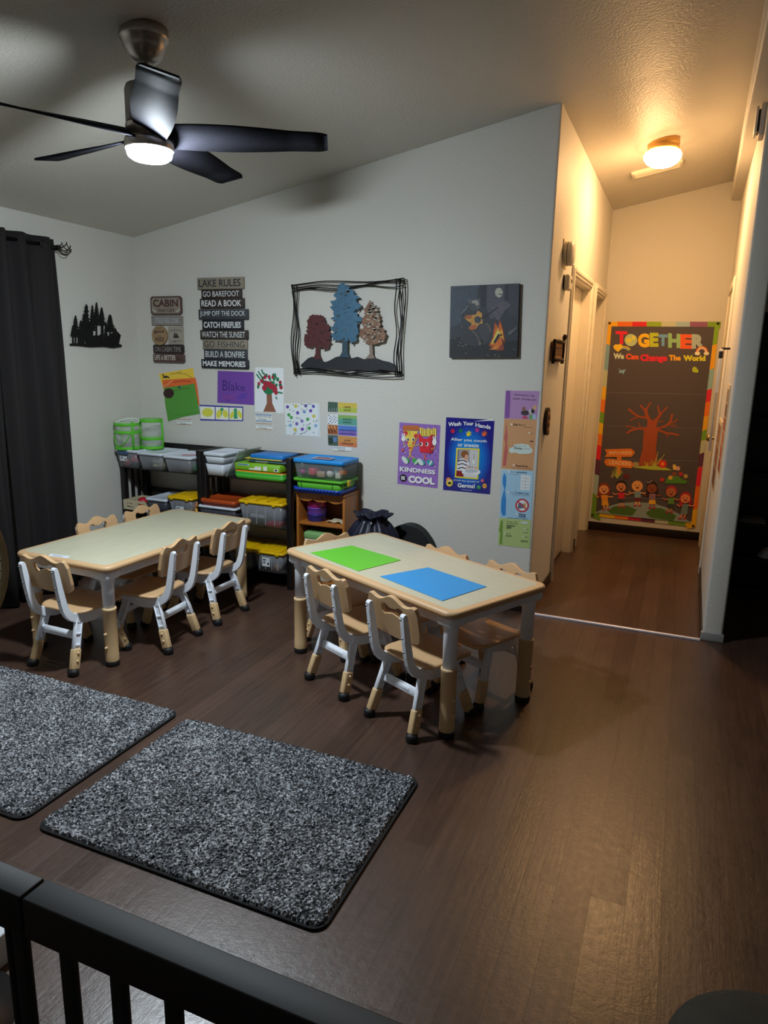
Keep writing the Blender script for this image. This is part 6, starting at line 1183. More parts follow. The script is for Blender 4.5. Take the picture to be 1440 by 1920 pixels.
('P','ground',[-331.3,24.1,-281.5,64.5,-251.1,76.1,-217.2,72.2,-190.9,56.4,-153.5,44.2,-123.8,54.5,-79.7,76.6,-35.8,86.3,-6.7,79.2,36.8,72.3,72.6,81.9,115.6,67.5,164.9,77.2,207.1,73.6,242.3,61.8,291,53.4,329.2,38.6,332.1,4.4,166.3,0.2,-49.8,4.5,-258.8,4,-331.4,8.9]),
('P','red',[-214.8,337.6,-200.3,332.8,-190.3,331.6,-192.9,337.6,-167.9,326.5,-161.4,327.3,-162.3,317.1,-153.4,302.2,-156.2,298.6,-143.7,277.6,-129.5,278.5,-124,267.2,-122.5,255.8,-131.2,235.1,-124.3,237.4,-106.5,218.2,-121.4,203.9,-118.3,195.9,-126.3,178.7,-113.8,168.9,-106.7,170.4,-113.7,163,-124.7,155,-128.5,136.4,-141.1,125.3,-147,129.2,-150.1,124.2,-172.2,121.7,-170.9,135.3,-171.9,142.3,-182.4,134.8,-201.6,136.6,-199.8,141.2,-211.7,151.1,-217.1,136.9,-225.6,141.2,-220,139.2,-241.5,145.6,-248,135.2,-266.3,132.1,-266.6,136.8,-295.4,141.4,-308.2,158,-299.7,160.2,-306.8,172,-304.4,194.2,-302,207.2,-299.9,218.5,-281.1,215.1,-292.6,241.7,-277.7,244.3,-290.2,260,-281.5,263,-279.1,282.5,-281.9,287.1,-284.9,300.5,-271.6,312.9,-276.2,305.7,-268.1,315.8,-268.3,329.1,-257.5,329.7,-243.5,338.3,-218.7,333.7]),
('P','redtrunk',[-222.4,146.6,-198.5,143.6,-196.9,95.2,-179.7,59.9,-239.8,65.2,-223.9,94.8]),
('P','blue',[-17.3,516.4,-18.7,527.6,-24.6,516.6,-4.7,512.1,-0.2,510,0.7,502.3,16.5,504.2,15.1,491.1,9.4,487.3,34.7,486.7,43.6,469.9,53.5,471,42.4,453.5,66.8,455.2,53,455.1,72.9,446.5,86.8,433.3,62.4,429,62.4,419.5,72.6,426,61.2,418.8,73.7,403,60.7,408.3,84.1,400.2,91.7,395.9,98,379.5,75.9,370.3,79.3,375.1,82.2,370.3,66.3,351.8,70.4,370.2,63.7,368.6,43.2,346.4,63.2,352.6,69.2,342.9,75.1,320.8,85.5,326.6,100.6,320.9,103.4,318.3,100.1,297,88.4,290.8,77.1,290.7,81.1,296.5,67.1,290.5,60,303.6,74.6,290,73.2,268.5,69.9,277.2,74.2,254.4,78.8,254.5,79.8,230.8,72.7,235.3,87.9,222.7,68,216.5,70.1,215.1,64,201.7,72.2,192,61.4,169.4,61.3,176.5,45.6,170.6,33,159.4,38.4,154.2,19,181.8,17.9,186.1,1.1,174.3,-9.3,177.1,-15,173.3,-14.4,195.9,-45.1,176,-44.5,186.3,-50.6,174.4,-69.6,180.2,-91.5,180.2,-98.4,177.7,-93.9,193.3,-101.6,198.4,-124.4,188.9,-109.8,190.9,-100.7,203.7,-110.1,208.4,-106.8,221.5,-87.5,224.2,-91.7,244.6,-100.9,245.9,-120.1,251.7,-91.5,269.3,-87.8,274.7,-94.4,273.9,-93.1,277.3,-77.9,295.1,-89,305.4,-101.3,306.3,-108.3,308.2,-99.6,324,-112.7,311.6,-87.4,324.5,-94.3,339.4,-94.1,353.3,-86,347.2,-96.3,359.8,-122.3,385.7,-102.5,386.2,-98.5,379.5,-90.9,390.2,-93.4,381.2,-101.9,389.7,-105.9,404.1,-113.2,406,-114,422.7,-109.5,416.9,-81.5,422.4,-93,427.3,-81.8,423.4,-71.4,432.7,-92.5,448,-91.7,454.6,-95.8,450.8,-83.5,464.7,-70.9,471.1,-60.5,483.5,-56.1,475.5,-68.2,490,-60.5,509.2,-68,499.2,-64.3,506.4,-57.6,517.7,-52.2,516.9,-24.7,527.1]),
('P','bluetrunk',[-30.9,186.9,5.3,180.9,4.6,111.2,22.3,73.3,-50.4,78.4,-31.7,110.7]),
('P','rust',[148.4,419.2,159.1,418.2,161.3,410.9,156.4,406.2,160.4,405.1,165.4,403.3,177,383,175.4,385.7,189.9,365.6,193.2,367.4,205.3,365.7,207.5,353.9,198.1,349.3,206.8,332.7,209.5,332.1,223.6,331.1,227,331.8,216.1,320.2,226.6,307.2,218.1,295.3,219.1,291,230.4,275,224.2,267.9,234.2,253.6,242.5,254.5,253.4,252.8,248.9,237.2,249.8,237.2,253.8,229.5,265.4,220.5,265.1,214.2,259.4,198.5,254.8,190.1,253.2,177,239.2,177.1,224.4,171.6,229.1,162,221.9,170.3,203.2,159.6,185.6,159.1,177.9,161.1,167.2,151.2,159.6,161.8,156.2,152.4,141.1,161.2,141.6,157.5,138,161.7,118.3,173.2,111.2,168.9,117.4,189.6,96.5,195.8,92.3,199.2,93.8,210.9,80.4,215.9,85.8,221.1,95.5,226.8,84.9,235.8,94.9,253.5,106.5,248.6,112.9,256.1,110.2,270.8,102.7,274.4,99.9,292,100.9,298.1,101.6,307.7,99.2,313.8,105.5,317.8,108.4,316.7,124.1,336.8,116,339.6,117.2,349.6,126,340.7,117.3,355.7,114,370,123.4,374.8,137.1,384.1,125.8,378.3,139.7,398.8,144.1,407.7,148.4,398.2]),
('P','rusttrunk',[152.9,160.4,173.9,160.6,177.2,101.3,193.1,73.3,129.7,72.2,156.1,100.9]),
],
}
# ------------------------------------------------------------------ lights that hang from the ceiling
def emissive(name, col, s):
    m = bpy.data.materials.new(name); m.use_nodes = True; nt = m.node_tree; N = nt.nodes
    e = N.new('ShaderNodeEmission'); e.inputs[0].default_value = tuple(col)+(1,); e.inputs[1].default_value = s
    nt.links.new(e.outputs[0], N['Material Output'].inputs[0]); return m
NICKEL = M('brushed_nickel', 'b4aca2', .32, .85, nv=.12, ns=20, stretch=(1, 1, 60))
NICKEL_D = M('satin_grey_metal', '8a8582', .45, .5, nv=.05)
BLADE = M('dark_walnut_blade', '212128', .85, nv=.4, ns=14, stretch=(1, 12, 1), spec=.07)
FX, FY = -1.90, 2.24
fan = thing('ceiling_fan', 'brushed nickel ceiling fan with five dark blades and a lit round white light', 'ceiling fan', (FX, FY, 0))
zc_ = ceil_z(FX, FY)
MB().lathe([(0, zc_+.01), (.083, zc_+.01), (.088, zc_-.02), (.086, zc_-.03), (.080, zc_-.033), (.074, zc_-.055), (.055, zc_-.088), (.030, zc_-.102), (.022, zc_-.105), (0, zc_-.105)], NICKEL, 36).build('canopy', fan)
MB().lathe([(0, zc_-.08), (.012, zc_-.08), (.012, 2.44), (0, 2.44)], NICKEL, 16).build('downrod', fan)
MB().lathe([(0, 2.452), (.05, 2.452), (.072, 2.445), (.078, 2.43), (.078, 2.325), (.074, 2.318), (0, 2.318)], NICKEL_D, 36).build('motor_housing', fan)
MB().lathe([(0, 2.318), (.079, 2.318), (.081, 2.312), (.081, 2.288), (.076, 2.284), (.070, 2.282), (.070, 2.270), (0, 2.270)], NICKEL, 36).build('blade_hub', fan)
MB().lathe([(0, 2.27), (.085, 2.27), (.088, 2.262), (.088, 2.236), (.084, 2.233), (0, 2.233)], NICKEL, 36).build('light_kit_ring', fan)
LED = emissive('led_diffuser_light', LED_COLOR, LED_STRENGTH)
MB().lathe([(.080, 2.236), (.081, 2.224), (.077, 2.211), (.062, 2.201), (.03, 2.196), (0, 2.195)], LED, 36).build('light_diffuser', fan)
for k in range(5):
    T = Matrix.Rotation(radians(25.6+72*k), 4, 'Z'); b = MB(); V = []; n = 30
    for i in range(n+1):
        t = i/n; r = .07+.585*t; c = .060+.012*math.sin(pi*min(1, t*1.3))+.004*t; tw = radians(24-13*t)
        rc = max(0, t-.93)/.07; c *= (1-.18*rc*rc)
        for e, th_ in ((-1, .0035), (1, .0035), (1, -.0035), (-1, -.0035)):
            V.append((r, e*c*cos(tw)+th_*sin(tw), 2.283-e*c*sin(tw)+th_*cos(tw)))
    F = [(i*4+j, i*4+(j+1) % 4, (i+1)*4+(j+1) % 4, (i+1)*4+j) for i in range(n) for j in range(4)]+[(0, 1, 2, 3), (n*4+3, n*4+2, n*4+1, n*4)]
    b.add(V, F, BLADE, True, T); b.build('blade', fan, fix=False)
# hall lamp
HX, HY = -.268, 5.17; hz = ceil_z(HX, HY)
lamp = thing('flush_ceiling_lamp', 'lit ribbed glass dome lamp with brass base on the hallway ceiling', 'ceiling lamp', (HX, HY, 0))
BRASS = M('pale_brass', 'c99a55', .35, .6)
MB().lathe([(0, hz+.02), (.095, hz+.02), (.098, hz-.02), (.092, hz-.028), (.098, hz-.036), (.096, hz-.05), (.085, hz-.052), (0, hz-.052)], BRASS, 36).build('lamp_base', lamp)
DOME = emissive('lit_glass_dome', DOME_COLOR, DOME_STRENGTH); DOME2 = emissive('lit_glass_dome_shoulder', DOME_COLOR, DOME_STRENGTH*.10); DOME3 = emissive('lit_glass_dome_bottom', DOME_COLOR, DOME_STRENGTH*1.9)
db = MB(); n = 96; prof = [(.088, -.05), (.106, -.062), (.115, -.078), (.112, -.098), (.092, -.125), (.06, -.143), (.0, -.152)]; V = []; F = []
for i in range(n):
    a = 2*pi*i/n; q = 1+.012*(i % 2)
    for r, z in prof: V.append((r*q*cos(a), r*q*sin(a), hz+z))
for i in range(n):
    for j in range(len(prof)-1): p_, q_ = i*len(prof)+j, ((i+1) % n)*len(prof)+j; F.append((p_, q_, q_+1, p_+1))
db.add(V, [f for i, f in enumerate(F) if i % 6 == 3], DOME, True); db.add(V, [f for i, f in enumerate(F) if i % 6 > 3], DOME3, True); db.add(V, [f for i, f in enumerate(F) if i % 6 < 3], DOME2, True); db.build('glass_dome', lamp)
vx, vy = -.325, 5.69; vt = Matrix.Translation((vx, vy, ceil_z(vx, vy))) @ Matrix.Rotation(-math.atan(.187), 4, 'Y') @ Matrix.Rotation(-math.atan(.033), 4, 'X')
vb = MB(); vb.box(-.17, .17, -.065, .065, -.018, .004, TRIM, vt, .006)
for i in range(5): vb.box(-.15, .15, -.05+.022*i, -.04+.022*i, -.022, -.017, TRIM, vt)
tag(vb.build('ceiling_vent', fix=False), 'cream rectangular air vent on the hallway ceiling beside the lamp', 'vent')

# ------------------------------------------------------------------ kids' tables and chairs
TAN = M('tan_plastic', 'd0aa7e', .42, nv=.05, ns=8, bump=.05, bs=300)
TANL = M('tan_plastic_leg', 'dbb98a', .45, nv=.05, ns=8)
WHITE = M('bluish_white_plastic', 'f0f5ff', .4, nv=.02)
LAMI = M('pale_laminate', 'c3bfa6', .38, nv=.10, ns=9, stretch=(1, 4, 1))
RUBBER = M('black_rubber', '121214', .6, nv=.2)
def make_table(label, cx, cy, rz, h, L, W):
    t = thing('activity_table', label, 'table', (cx, cy, 0), rz, 'kids activity tables')
    m = MB(); a, b = L/2, W/2
    steps = [(.012, h-.030), (.003, h-.027), (0, h-.018), (0, h-.010), (.004, h-.003), (.012, h)]
    loops = [rrect(-a+i, a-i, -b+i, b-i, .05-i*.5, 6) for i, z in steps]; n = len(loops[0])
    V = [(p[0], p[1], z) for lp, (i, z) in zip(loops, steps) for p in lp]
    F = [(k*n+j, k*n+(j+1) % n, (k+1)*n+(j+1) % n, (k+1)*n+j) for k in range(len(steps)-1) for j in range(n)]+[list(range(n))[::-1]]
    m.add(V, F, TAN, True)
    inner = rrect(-a+.032, a-.032, -b+.032, b-.032, .03, 6); o = [(p[0], p[1], h) for p in loops[-1]]+[(p[0], p[1], h+.0006) for p in inner]
    m.add(o, [(j, (j+1) % n, n+(j+1) % n, n+j) for j in range(n)], TAN, False); m.add([(p[0], p[1], h+.0006) for p in inner], [list(range(n))], LAMI, False)
    m.build('table_top', t)
    m = MB()
    for x0, x1, y0, y1 in ((-a+.05, a-.05, -b+.035, -b+.055), (-a+.05, a-.05, b-.055, b-.035), (-a+.035, -a+.055, -b+.05, b-.05), (a-.055, a-.035, -b+.05, b-.05)):
        m.box(x0, x1, y0, y1, h-.075, h-.029, WHITE, None, .004)
    m.build('apron', t)
    for sx in (-1, 1):
        for sy in (-1, 1):
            T = Matrix.Translation((sx*(a-.062), sy*(b-.062), 0)); m = MB()
            m.box(-.045, .045, -.045, .045, h-.075, h-.028, WHITE, T, .015, 3)
            m.lathe([(0, .22), (.028, .22), (.029, h-.10), (.034, h-.078), (.034, h-.07), (0, h-.07)], WHITE, 24, T)
            lg = m.build('leg', t)
            m = MB(); m.lathe([(0, .02), (.033, .02), (.0325, .03), (.033, .06), (.032, .065), (.0325, .285), (.034, .288), (.034, .297), (.030, .30), (0, .30)], TANL, 24, T)
            for z in (.10, .17): m.lathe([(0, .012), (.006, .01), (.008, 0)], TANL, 10, T @ Matrix.Translation((sx*.031, 0, z)) @ Matrix.Rotation(sx*pi/2, 4, 'Y'))
            m.build('height_sleeve', lg)
            MB().lathe([(0, 0), (.031, 0), (.034, .006), (.034, .024), (.030, .03), (0, .03)], RUBBER, 24, T).build('rubber_foot', lg)
    return t
RA = math.atan2(-.447, .8945)
make_table('kids table with a green and a blue mat on it, nearest the hallway', -1.111, 2.964, RA, .555, 1.185, .615)
make_table('kids table with bare grey top along the curtain side', -2.685, 2.988, radians(90-1.6), .52, 1.195, .625)
def make_chair(loc, rz, label, group):
    t = thing('kids_chair', label, 'chair', loc, rz, group)
    # seat
    zs = .292; m = MB(); L = []
    out = rrect(-.147, .147, -.128, .168, .055, 7); n = len(out)
    lev = [(.012, -.016), (.002, -.011), (0, -.004), (.005, .001), (.016, .002)]
    V = []
    for i, z in lev:
        for x, y in out:
            f = 1-i/.15; X, Y = x*f, .02+(y-.02)*f; V.append((X, Y, zs+z+.010*(X/.147)**2*.6-.012*max(0, (Y-.11)/.06)**2*.7))
    V.append((0, .02, zs-.002)); k = len(lev)
    F = [(a*n+j, a*n+(j+1) % n, (a+1)*n+(j+1) % n, (a+1)*n+j) for a in range(k-1) for j in range(n)]+[(len(V)-1, (k-1)*n+j, (k-1)*n+(j+1) % n) for j in range(n)]+[list(range(n))[::-1]]
    m.add(V, F, TAN, True); m.build('seat', t)
    # backrest with a wavy top and a bone shaped handle hole
    top = []
    for i in range(25):
        x = .15-.30*i/24; z = .166+.011*cos(2*pi*x/.155)+.006*math.exp(-(x/.05)**2); e = abs(x)-.118
        if e > 0: z -= .05*(1-math.sqrt(max(0, 1-(e/.0325)**2)))
        top.append((x, z))
    bot = [(-.150, .05), (-.143, .02), (-.125, .006), (-.09, 0), (0, -.004), (.09, 0), (.125, .006), (.143, .02), (.150, .05)]
    hole = [(x*1.16, .121+(z-.121)*1.22) for x, z in [(-.058, .125), (-.052, .137), (-.035, .139), (-.018, .130), (0, .128), (.018, .130), (.035, .139), (.052, .137), (.058, .125), (.056, .108), (.045, .098), (.028, .104), (0, .110), (-.028, .104), (-.045, .098), (-.056, .108)]]
    m = MB(); TB = Matrix.Translation((0, -.158, .400)) @ Matrix.Rotation(.20, 4, 'X')
    m.prism([top+bot, hole], -.008, .010, TAN, 'xz', TB); m.build('backrest', t, bevel=.004)
    # two side frames carrying backrest, seat and legs
    prof = [(-.210, .530), (-.216, .539), (-.227, .539), (-.233, .53), (-.229, .49), (-.220, .42), (-.209, .355), (-.200, .318), (-.186, .288), (-.162, .262), (-.128, .242), (-.07, .226), (-.02, .222), (.04, .235), (.10, .255), (.125, .272), (.12, .282), (.05, .278), (-.07, .282), (-.135, .292), (-.158, .312), (-.174, .352), (-.190, .43), (-.203, .50)]
    for sx in (-1, 1):
        m = MB(); x = sx*.104
        m.prism(prof, x-.0115, x+.0115, WHITE, 'yz')
        for yy, zz in ((-.226, .52), (-.2145, .44), (-.205, .38)): m.lathe([(.0055, 0), (.0055, .002), (.004, .003), (0, .003)], M('screw_steel', '8c8f96', .35, .8), 10, Matrix.Translation((x, yy-.012, zz)) @ Matrix.Rotation(pi/2+.2, 4, 'X'))
        m.build('side_frame', t, bevel=.004)
        for top_, foot in (((-.110, .256), (-.187, .0)), ((.072, .256), (.158, .0))):
            a = Vector((sx*.106, top_[0], top_[1])); b = Vector((sx*.134, foot[0], foot[1])); d = (b-a); ln = d.length; d.normalize()
            y_ = Vector((0, 1, 0)); y_ = (y_-d*y_.dot(d)).normalized(); x_ = y_.cross(d); R = Matrix((x_, y_, d)).transposed().to_4x4(); R.translation = a
            m = MB(); m.box(-.011, .011, -.019, -.013, -.02, ln*.62, WHITE, R, .002, 1); m.box(-.011, .011, .013, .019, -.02, ln*.62, WHITE, R, .002, 1); m.box(-.005, .005, -.015, .015, -.02, ln*.62, WHITE, R)
            for q in (.25, .45): m.box(-.011, .011, -.015, .015, ln*q, ln*q+.005, WHITE, R)
            lg = m.build('leg', t, fix=False)
            m = MB(); m.box(-.0165, .0165, -.0225, .0225, ln*.52, ln*.90, TANL, R, .009, 3)
            for q in (.60, .74): m.lathe([(0, .007), (.005, .006), (.0075, 0)], TANL, 10, R @ Matrix.Translation((sx*-.016*(1 if x_.x < 0 else -1), 0, ln*q)) @ Matrix.Rotation((pi/2)*(-sx if x_.x < 0 else sx), 4, 'Y'))
            m.build('height_sleeve', lg, fix=False)
            m = MB(); m.lathe([(0, 0), (.021, 0), (.0255, .006), (.0255, .022), (.023, .032), (0, .038)], RUBBER, 18, Matrix.Translation((b.x, b.y, 0))); m.build('rubber_foot', lg)
    for y0, z0, tl in ((-.134, .180, .29), (.098, .180, -.33)):
        m = MB(); T = Matrix.Translation((0, y0, z0)) @ Matrix.Rotation(-tl, 4, 'X'); m.box(-.113, .113, -.004, .004, -.019, .019, WHITE, T, .003, 1)
        m.box(-.06, .06, -.006, .006, -.010, .010, WHITE, T, .003, 1); m.build('stretcher', t, fix=False)
    return t
d_ = Vector((.8945, -.447)); n_ = Vector((.447, .8945)); c_ = Vector((-1.111, 2.964))
def RTL(a, b): p = c_+d_*a+n_*b; return (p.x, p.y, 0)
GL = 'tan and white chairs around the bare table'; GR = 'tan and white chairs around the table with the mats'
proto = make_chair((-2.655, 2.462, 0), radians(-1), 'tan kids chair at the near end of the bare table, by the dark rug', GL)
def chair(loc, rz, label, group):
    o = copy_tree(proto); o.location = loc; o.rotation_euler = (0, 0, rz); o['label'] = label; o['group'] = group
chair((-2.488, 2.788, 0), radians(90+4), 'tan kids chair on the aisle side of the bare table, nearer the camera', GL)
chair((-2.488, 3.24, 0), radians(90-1), 'tan kids chair on the aisle side of the bare table, nearer the shelves', GL)
chair((-2.855, 2.985, 0), radians(-90), 'tan kids chair tucked on the curtain side of the bare table, nearer the curtain', GL)
chair((-2.845, 3.345, 0), radians(-90), 'tan kids chair tucked on the curtain side of the bare table, nearer the slotted crate', GL)
chair(RTL(-.108, -.202), RA, 'tan kids chair on the near side of the mat table, behind the green mat', GR)
chair(RTL(.342, -.202), RA, 'tan kids chair on the near side of the mat table, behind the blue mat', GR)
chair(RTL(-.06, .140), RA+pi, 'tan kids chair on the far side of the mat table, before the black round bag', GR)
chair(RTL(.335, .175), RA+pi, 'tan kids chair on the far side of the mat table, by the hallway', GR)
chair(RTL(-.452, .0), RA-pi/2, 'tan kids chair at the left end of the mat table, by the wooden bookcase', GR)
# things on the tables
def mat_sheet(name, pts, z, col, label, cat, rough=.45):
    m = MB(); m.prism(pts, z, z+.0022, M(name+'_'+col, col, rough, nv=.04), 'xy'); return tag(m.build(name, bevel=.0008, seg=1), label, cat)
mat_sheet('placemat', [(-1.612, 2.935), (-1.489, 3.152), (-1.163, 3.02), (-1.272, 2.766)], .5562, '63c22c', 'bright green rectangular mat lying on the kids table', 'placemat')
mat_sheet('placemat', [(-1.152, 2.737), (-1.006, 2.963), (-.686, 2.809), (-.80, 2.552)], .5562, '2f93d8', 'sky blue rectangular mat lying on the kids table', 'placemat')
lb = MB(); lb.prism([(-2.806, 2.449), (-2.690, 2.458), (-2.681, 2.425), (-2.79, 2.414)], .5208, .5214, M('white_label', 'dfe6ee', .5), 'xy')
T = Matrix.Translation((-2.742, 2.437, .5215)) @ Matrix.Rotation(.08, 4, 'Z') @ Matrix.Rotation(-pi/2, 4, 'X')
stroke(lb, [(-.04, .004), (.035, .004)], .003, ink('30405a'), -.0003, T); stroke(lb, [(-.03, -.006), (.02, -.006)], .003, ink('30405a'), -.0003, T)
tag(lb.build('name_sticker', fix=False), 'small white name sticker on the near corner of the bare table', 'sticker')

# ------------------------------------------------------------------ rugs, gate, fan at the left edge
def rug_material():
    m = M('grey_speckled_shag', '3c3f44', .95, nv=.0, spec=.1); nt = m.node_tree; N = nt.nodes; L = nt.links; p = N['Principled BSDF']
    tc = N['Texture Coordinate']; v = N.new('ShaderNodeTexWhiteNoise'); vo = N.new('ShaderNodeTexVoronoi'); vo.inputs['Scale'].default_value = 190
    L.new(tc.outputs['Object'], vo.inputs['Vector']); L.new(vo.outputs['Color'], v.inputs['Vector'])
    r = N.new('ShaderNodeValToRGB'); e = r.color_ramp.elements; e[0].position = 0; e[0].color = (.026, .029, .036, 1); e[1].position = 1; e[1].color = (.60, .62, .66, 1)
    for q, c in ((.35, .075), (.6, .18), (.82, .36)): k = e.new(q); k.color = (c, c*1.03, c*1.10, 1)
    n2 = N.new('ShaderNodeTexNoise'); n2.inputs['Scale'].default_value = 7; L.new(tc.outputs['Object'], n2.inputs['Vector'])
    a = N.new('ShaderNodeMath'); a.operation = 'MULTIPLY_ADD'; a.inputs[1].default_value = .5; a.inputs[2].default_value = -.25; L.new(n2.outputs['Fac'], a.inputs[0])
    b = N.new('ShaderNodeMath'); b.operation = 'ADD'; b.use_clamp = True; L.new(v.outputs['Value'], b.inputs[0]); L.new(a.outputs[0], b.inputs[1]); L.new(b.outputs[0], r.inputs[0])
    L.new(r.outputs[0], p.inputs['Base Color']); return m
SHAG = rug_material(); BIND = M('black_rug_binding', '0d0d10', .85, bump=.4, bs=400)
def rug(label, x0, x1, y0, y1):
    t = thing('shag_rug', label, 'rug', ((x0+x1)/2, (y0+y1)/2, 0), 0, 'grey shag rugs'); a, b = (x1-x0)/2, (y1-y0)/2; R = random.Random(5)
    m = MB(); out = rrect(-a, a, -b, b, .045, 8); inn = rrect(-a+.012, a-.012, -b+.012, b-.012, .038, 8)
    m.prism([out], 0.0, .009, BIND, 'xy'); m.build('binding', t, bevel=.004)
    sp = .0052; nx = int((2*a-.012)/sp); ny = int((2*b-.012)/sp); V = []; F = []
    def inside(x, y):
        dx = abs(x)-(a-.045); dy = abs(y)-(b-.045)
        return not (dx > 0 and dy > 0 and dx*dx+dy*dy > .039**2)
    idx = {}
    for j in range(ny+1):
        for i in range(nx+1):
            x = -a+.006+i*sp; y = -b+.006+j*sp
            if not inside(x, y): continue
            ed = i in (0, nx) or j in (0, ny) or not (inside(x-sp, y) and inside(x+sp, y) and inside(x, y-sp) and inside(x, y+sp))
            idx[i, j] = len(V); V.append((x+R.uniform(-.4, .4)*sp, y+R.uniform(-.4, .4)*sp, .006 if ed else .013+R.random()*.009))
    for j in range(ny):
        for i in range(nx):
            q = [idx.get(k) for k in ((i, j), (i+1, j), (i+1, j+1), (i, j+1))]
            if None not in q: F.append((q[0], q[1], q[2])); F.append((q[0], q[2], q[3]))
    m = MB(); m.add(V, F, SHAG, False); m.build('pile', t, fix=False)
rug('grey speckled shag rug nearest the camera, right of the other rug', -1.778, -.734, 1.396, 2.165)
rug('grey speckled shag rug cut off by the left edge of the photo', -2.93, -1.835, 1.40, 2.192)
BLACKP = M('black_painted_wood', '0d0e12', .6, nv=.2)
gt = thing('safety_gate', 'black wooden safety gate with slats across the bottom of the photo', 'gate', (0, 0, 0))
MB().box(-1.75, -.775, .575, .618, .695, .76, BLACKP, None, .0028).build('top_rail', gt); MB().box(-.771, .55, .575, .618, .695, .76, BLACKP, None, .0028).build('top_rail', gt)
MB().box(-1.75, .55, .585, .608, .04, .09, BLACKP, None, .004).build('bottom_rail', gt)
x = -.716-.092*11
while x < .5:
    MB().box(x-.0125, x+.0125, .590, .604, .08, .70, BLACKP, None, .004).build('baluster', gt); x += .092
MB().box(-.836, -.826, .59, .602, .0, .70, BLACKP, None, .004).build('latch_post', gt)
pf = thing('pedestal_fan', 'round pedestal fan with cream rim and white wire grille at the left edge', 'fan', (-1.306, .770, 0))
CREAM = M('cream_plastic', 'cbb98f', .4); PW = M('white_wire', 'e2e4e4', .4); PB = M('black_plastic', '101012', .45)
fd = (Vector((0, 0, 1.5))-Vector((-1.306, .770, 1.101))); fd.z = 0; fd.normalize(); fd = (fd+Vector((0, 0, .1))).normalized()
FR = fd.to_track_quat('Z', 'Y').to_matrix().to_4x4(); FR.translation = (0, 0, 1.101)
rp = [(.197*cos(a), .197*sin(a), 0) for a in [2*pi*i/48 for i in range(48)]]
m = MB(); m.lathe([(.190, -.03), (.201, -.03), (.201, .03), (.190, .03), (.190, -.03)], CREAM, 48, FR); m.build('rim', pf)
m = MB()
for i in range(60):
    a = 2*pi*i/60; m.tube([(.05*cos(a), .05*sin(a), .06), (.12*cos(a+.1), .12*sin(a+.1), .055), (.194*cos(a+.2), .194*sin(a+.2), .02)], .0016, PW, 5, T=FR)
for r_, z_ in ((.09, .058), (.14, .05)): m.tube([(r_*cos(2*pi*i/40), r_*sin(2*pi*i/40), z_) for i in range(40)], .0018, PW, 5, closed=True, T=FR)
m.build('grille', pf, fix=False)
MB().lathe([(0, .062), (.05, .062), (.052, .05), (0, .05)], PB, 24, FR).build('badge', pf)
m = MB(); m.lathe([(0, -.16), (.05, -.15), (.06, -.12), (.06, -.04), (0, -.03)], PB, 24, FR); m.build('motor', pf)
for k in range(3):
    m = MB(); V = []
    for i in range(7):
        r_ = .03+.14*i/6
        for e in (-1, 1): an = 2*pi*k/3+e*(.25+.25*i/6); V.append((r_*cos(an), r_*sin(an), e*.016))
    m.add(V, [(2*i, 2*i+1, 2*i+3, 2*i+2) for i in range(6)], M('fan_blade_white', 'd5d8da', .4), True, FR); m.build('blade', pf, fix=False)
MB().lathe([(0, .03), (.014, .03), (.014, 1.02), (0, 1.02)], PB, 16, Matrix.Translation((fd.x*-.1, fd.y*-.1, 0))).build('pole', pf)
MB().lathe([(0, 0), (.15, 0), (.15, .012), (.05, .03), (.02, .06), (0, .06)], PB, 32, Matrix.Translation((fd.x*-.1, fd.y*-.1, 0))).build('base', pf)
wb = MB(); wb.box(-1.62, -1.412, .93, 1.07, 0, .09, M('white_card', 'd2dbe2', .5), None, .004); tag(wb.build('box'), 'low white box on the floor behind the gate at the left edge', 'box')
pz = MB(); pz.lathe([(0, .14), (.12, .137), (.20, .115), (.238, .08), (.24, .065), (.235, .04), (.21, .012), (.1, 0), (0, 0)], M('dark_olive_fabric', '26251d', .85, nv=.5, ns=14, bump=.2), 40)
tag(pz.build('floor_cushion', loc=(.342, 1.355, 0)), 'dark olive round floor cushion cut off by the bottom right corner', 'cushion')
# ------------------------------------------------------------------ curtain on the left wall
def curtain_material():
    m = M('black_blackout_fabric', '181415', .85, nv=.25, ns=6, bump=.12, bs=500, stretch=(1, 1, .3)); return m
CURT = curtain_material()
def curtain(label, y0, y1, seed):
    t = thing('curtain', label, 'curtain', (LEFT+.085, 0, 0), 0, 'black blackout curtains'); R = random.Random(seed)
    n = 90; V = []; F = []; zs = [.015, .3, .7, 1.1, 1.5, 1.8, 2.0, 2.1, 2.165]; ph = R.uniform(0, 6)
    for z in zs:
        for i in range(n+1):
            u = i/n; amp = .036*(.75+.25*(2.165-z)/2.1); s = .02*(2.165-z)/2.1
            V.append((amp*sin(2*pi*u*(y1-y0)/.145+ph)+.01*sin(u*23+seed+z*2), y0-s+(y1-y0+2*s)*u+.006*sin(z*3+u*9), z))
    F = [(k*(n+1)+i, k*(n+1)+i+1, (k+1)*(n+1)+i+1, (k+1)*(n+1)+i) for k in range(len(zs)-1) for i in range(n)]
    m = MB(); m.add(V, F, CURT, True); o = m.build('panel', t, fix=False); md = o.modifiers.new('thick', 'SOLIDIFY'); md.thickness = .003
    y = y0+.04
    while y < y1-.02:
        g = MB(); g.tube([(0, .021*cos(a), .021*sin(a)) for a in [2*pi*i/18 for i in range(18)]], .004, M('grommet_dark_steel', '3a3a40', .3, .9), 6, closed=True, T=Matrix.Translation((.012 if int((y-y0)*100) % 2 else -.012, y, 2.12)))
        g.build('grommet', t, fix=False); y += .0725*2
    return t
curtain('black curtain panel nearest the wall corner, beside the tree silhouette', 2.90, 3.335, 2)
curtain('black curtain panel cut off by the left edge of the photo', 2.22, 2.873, 7)
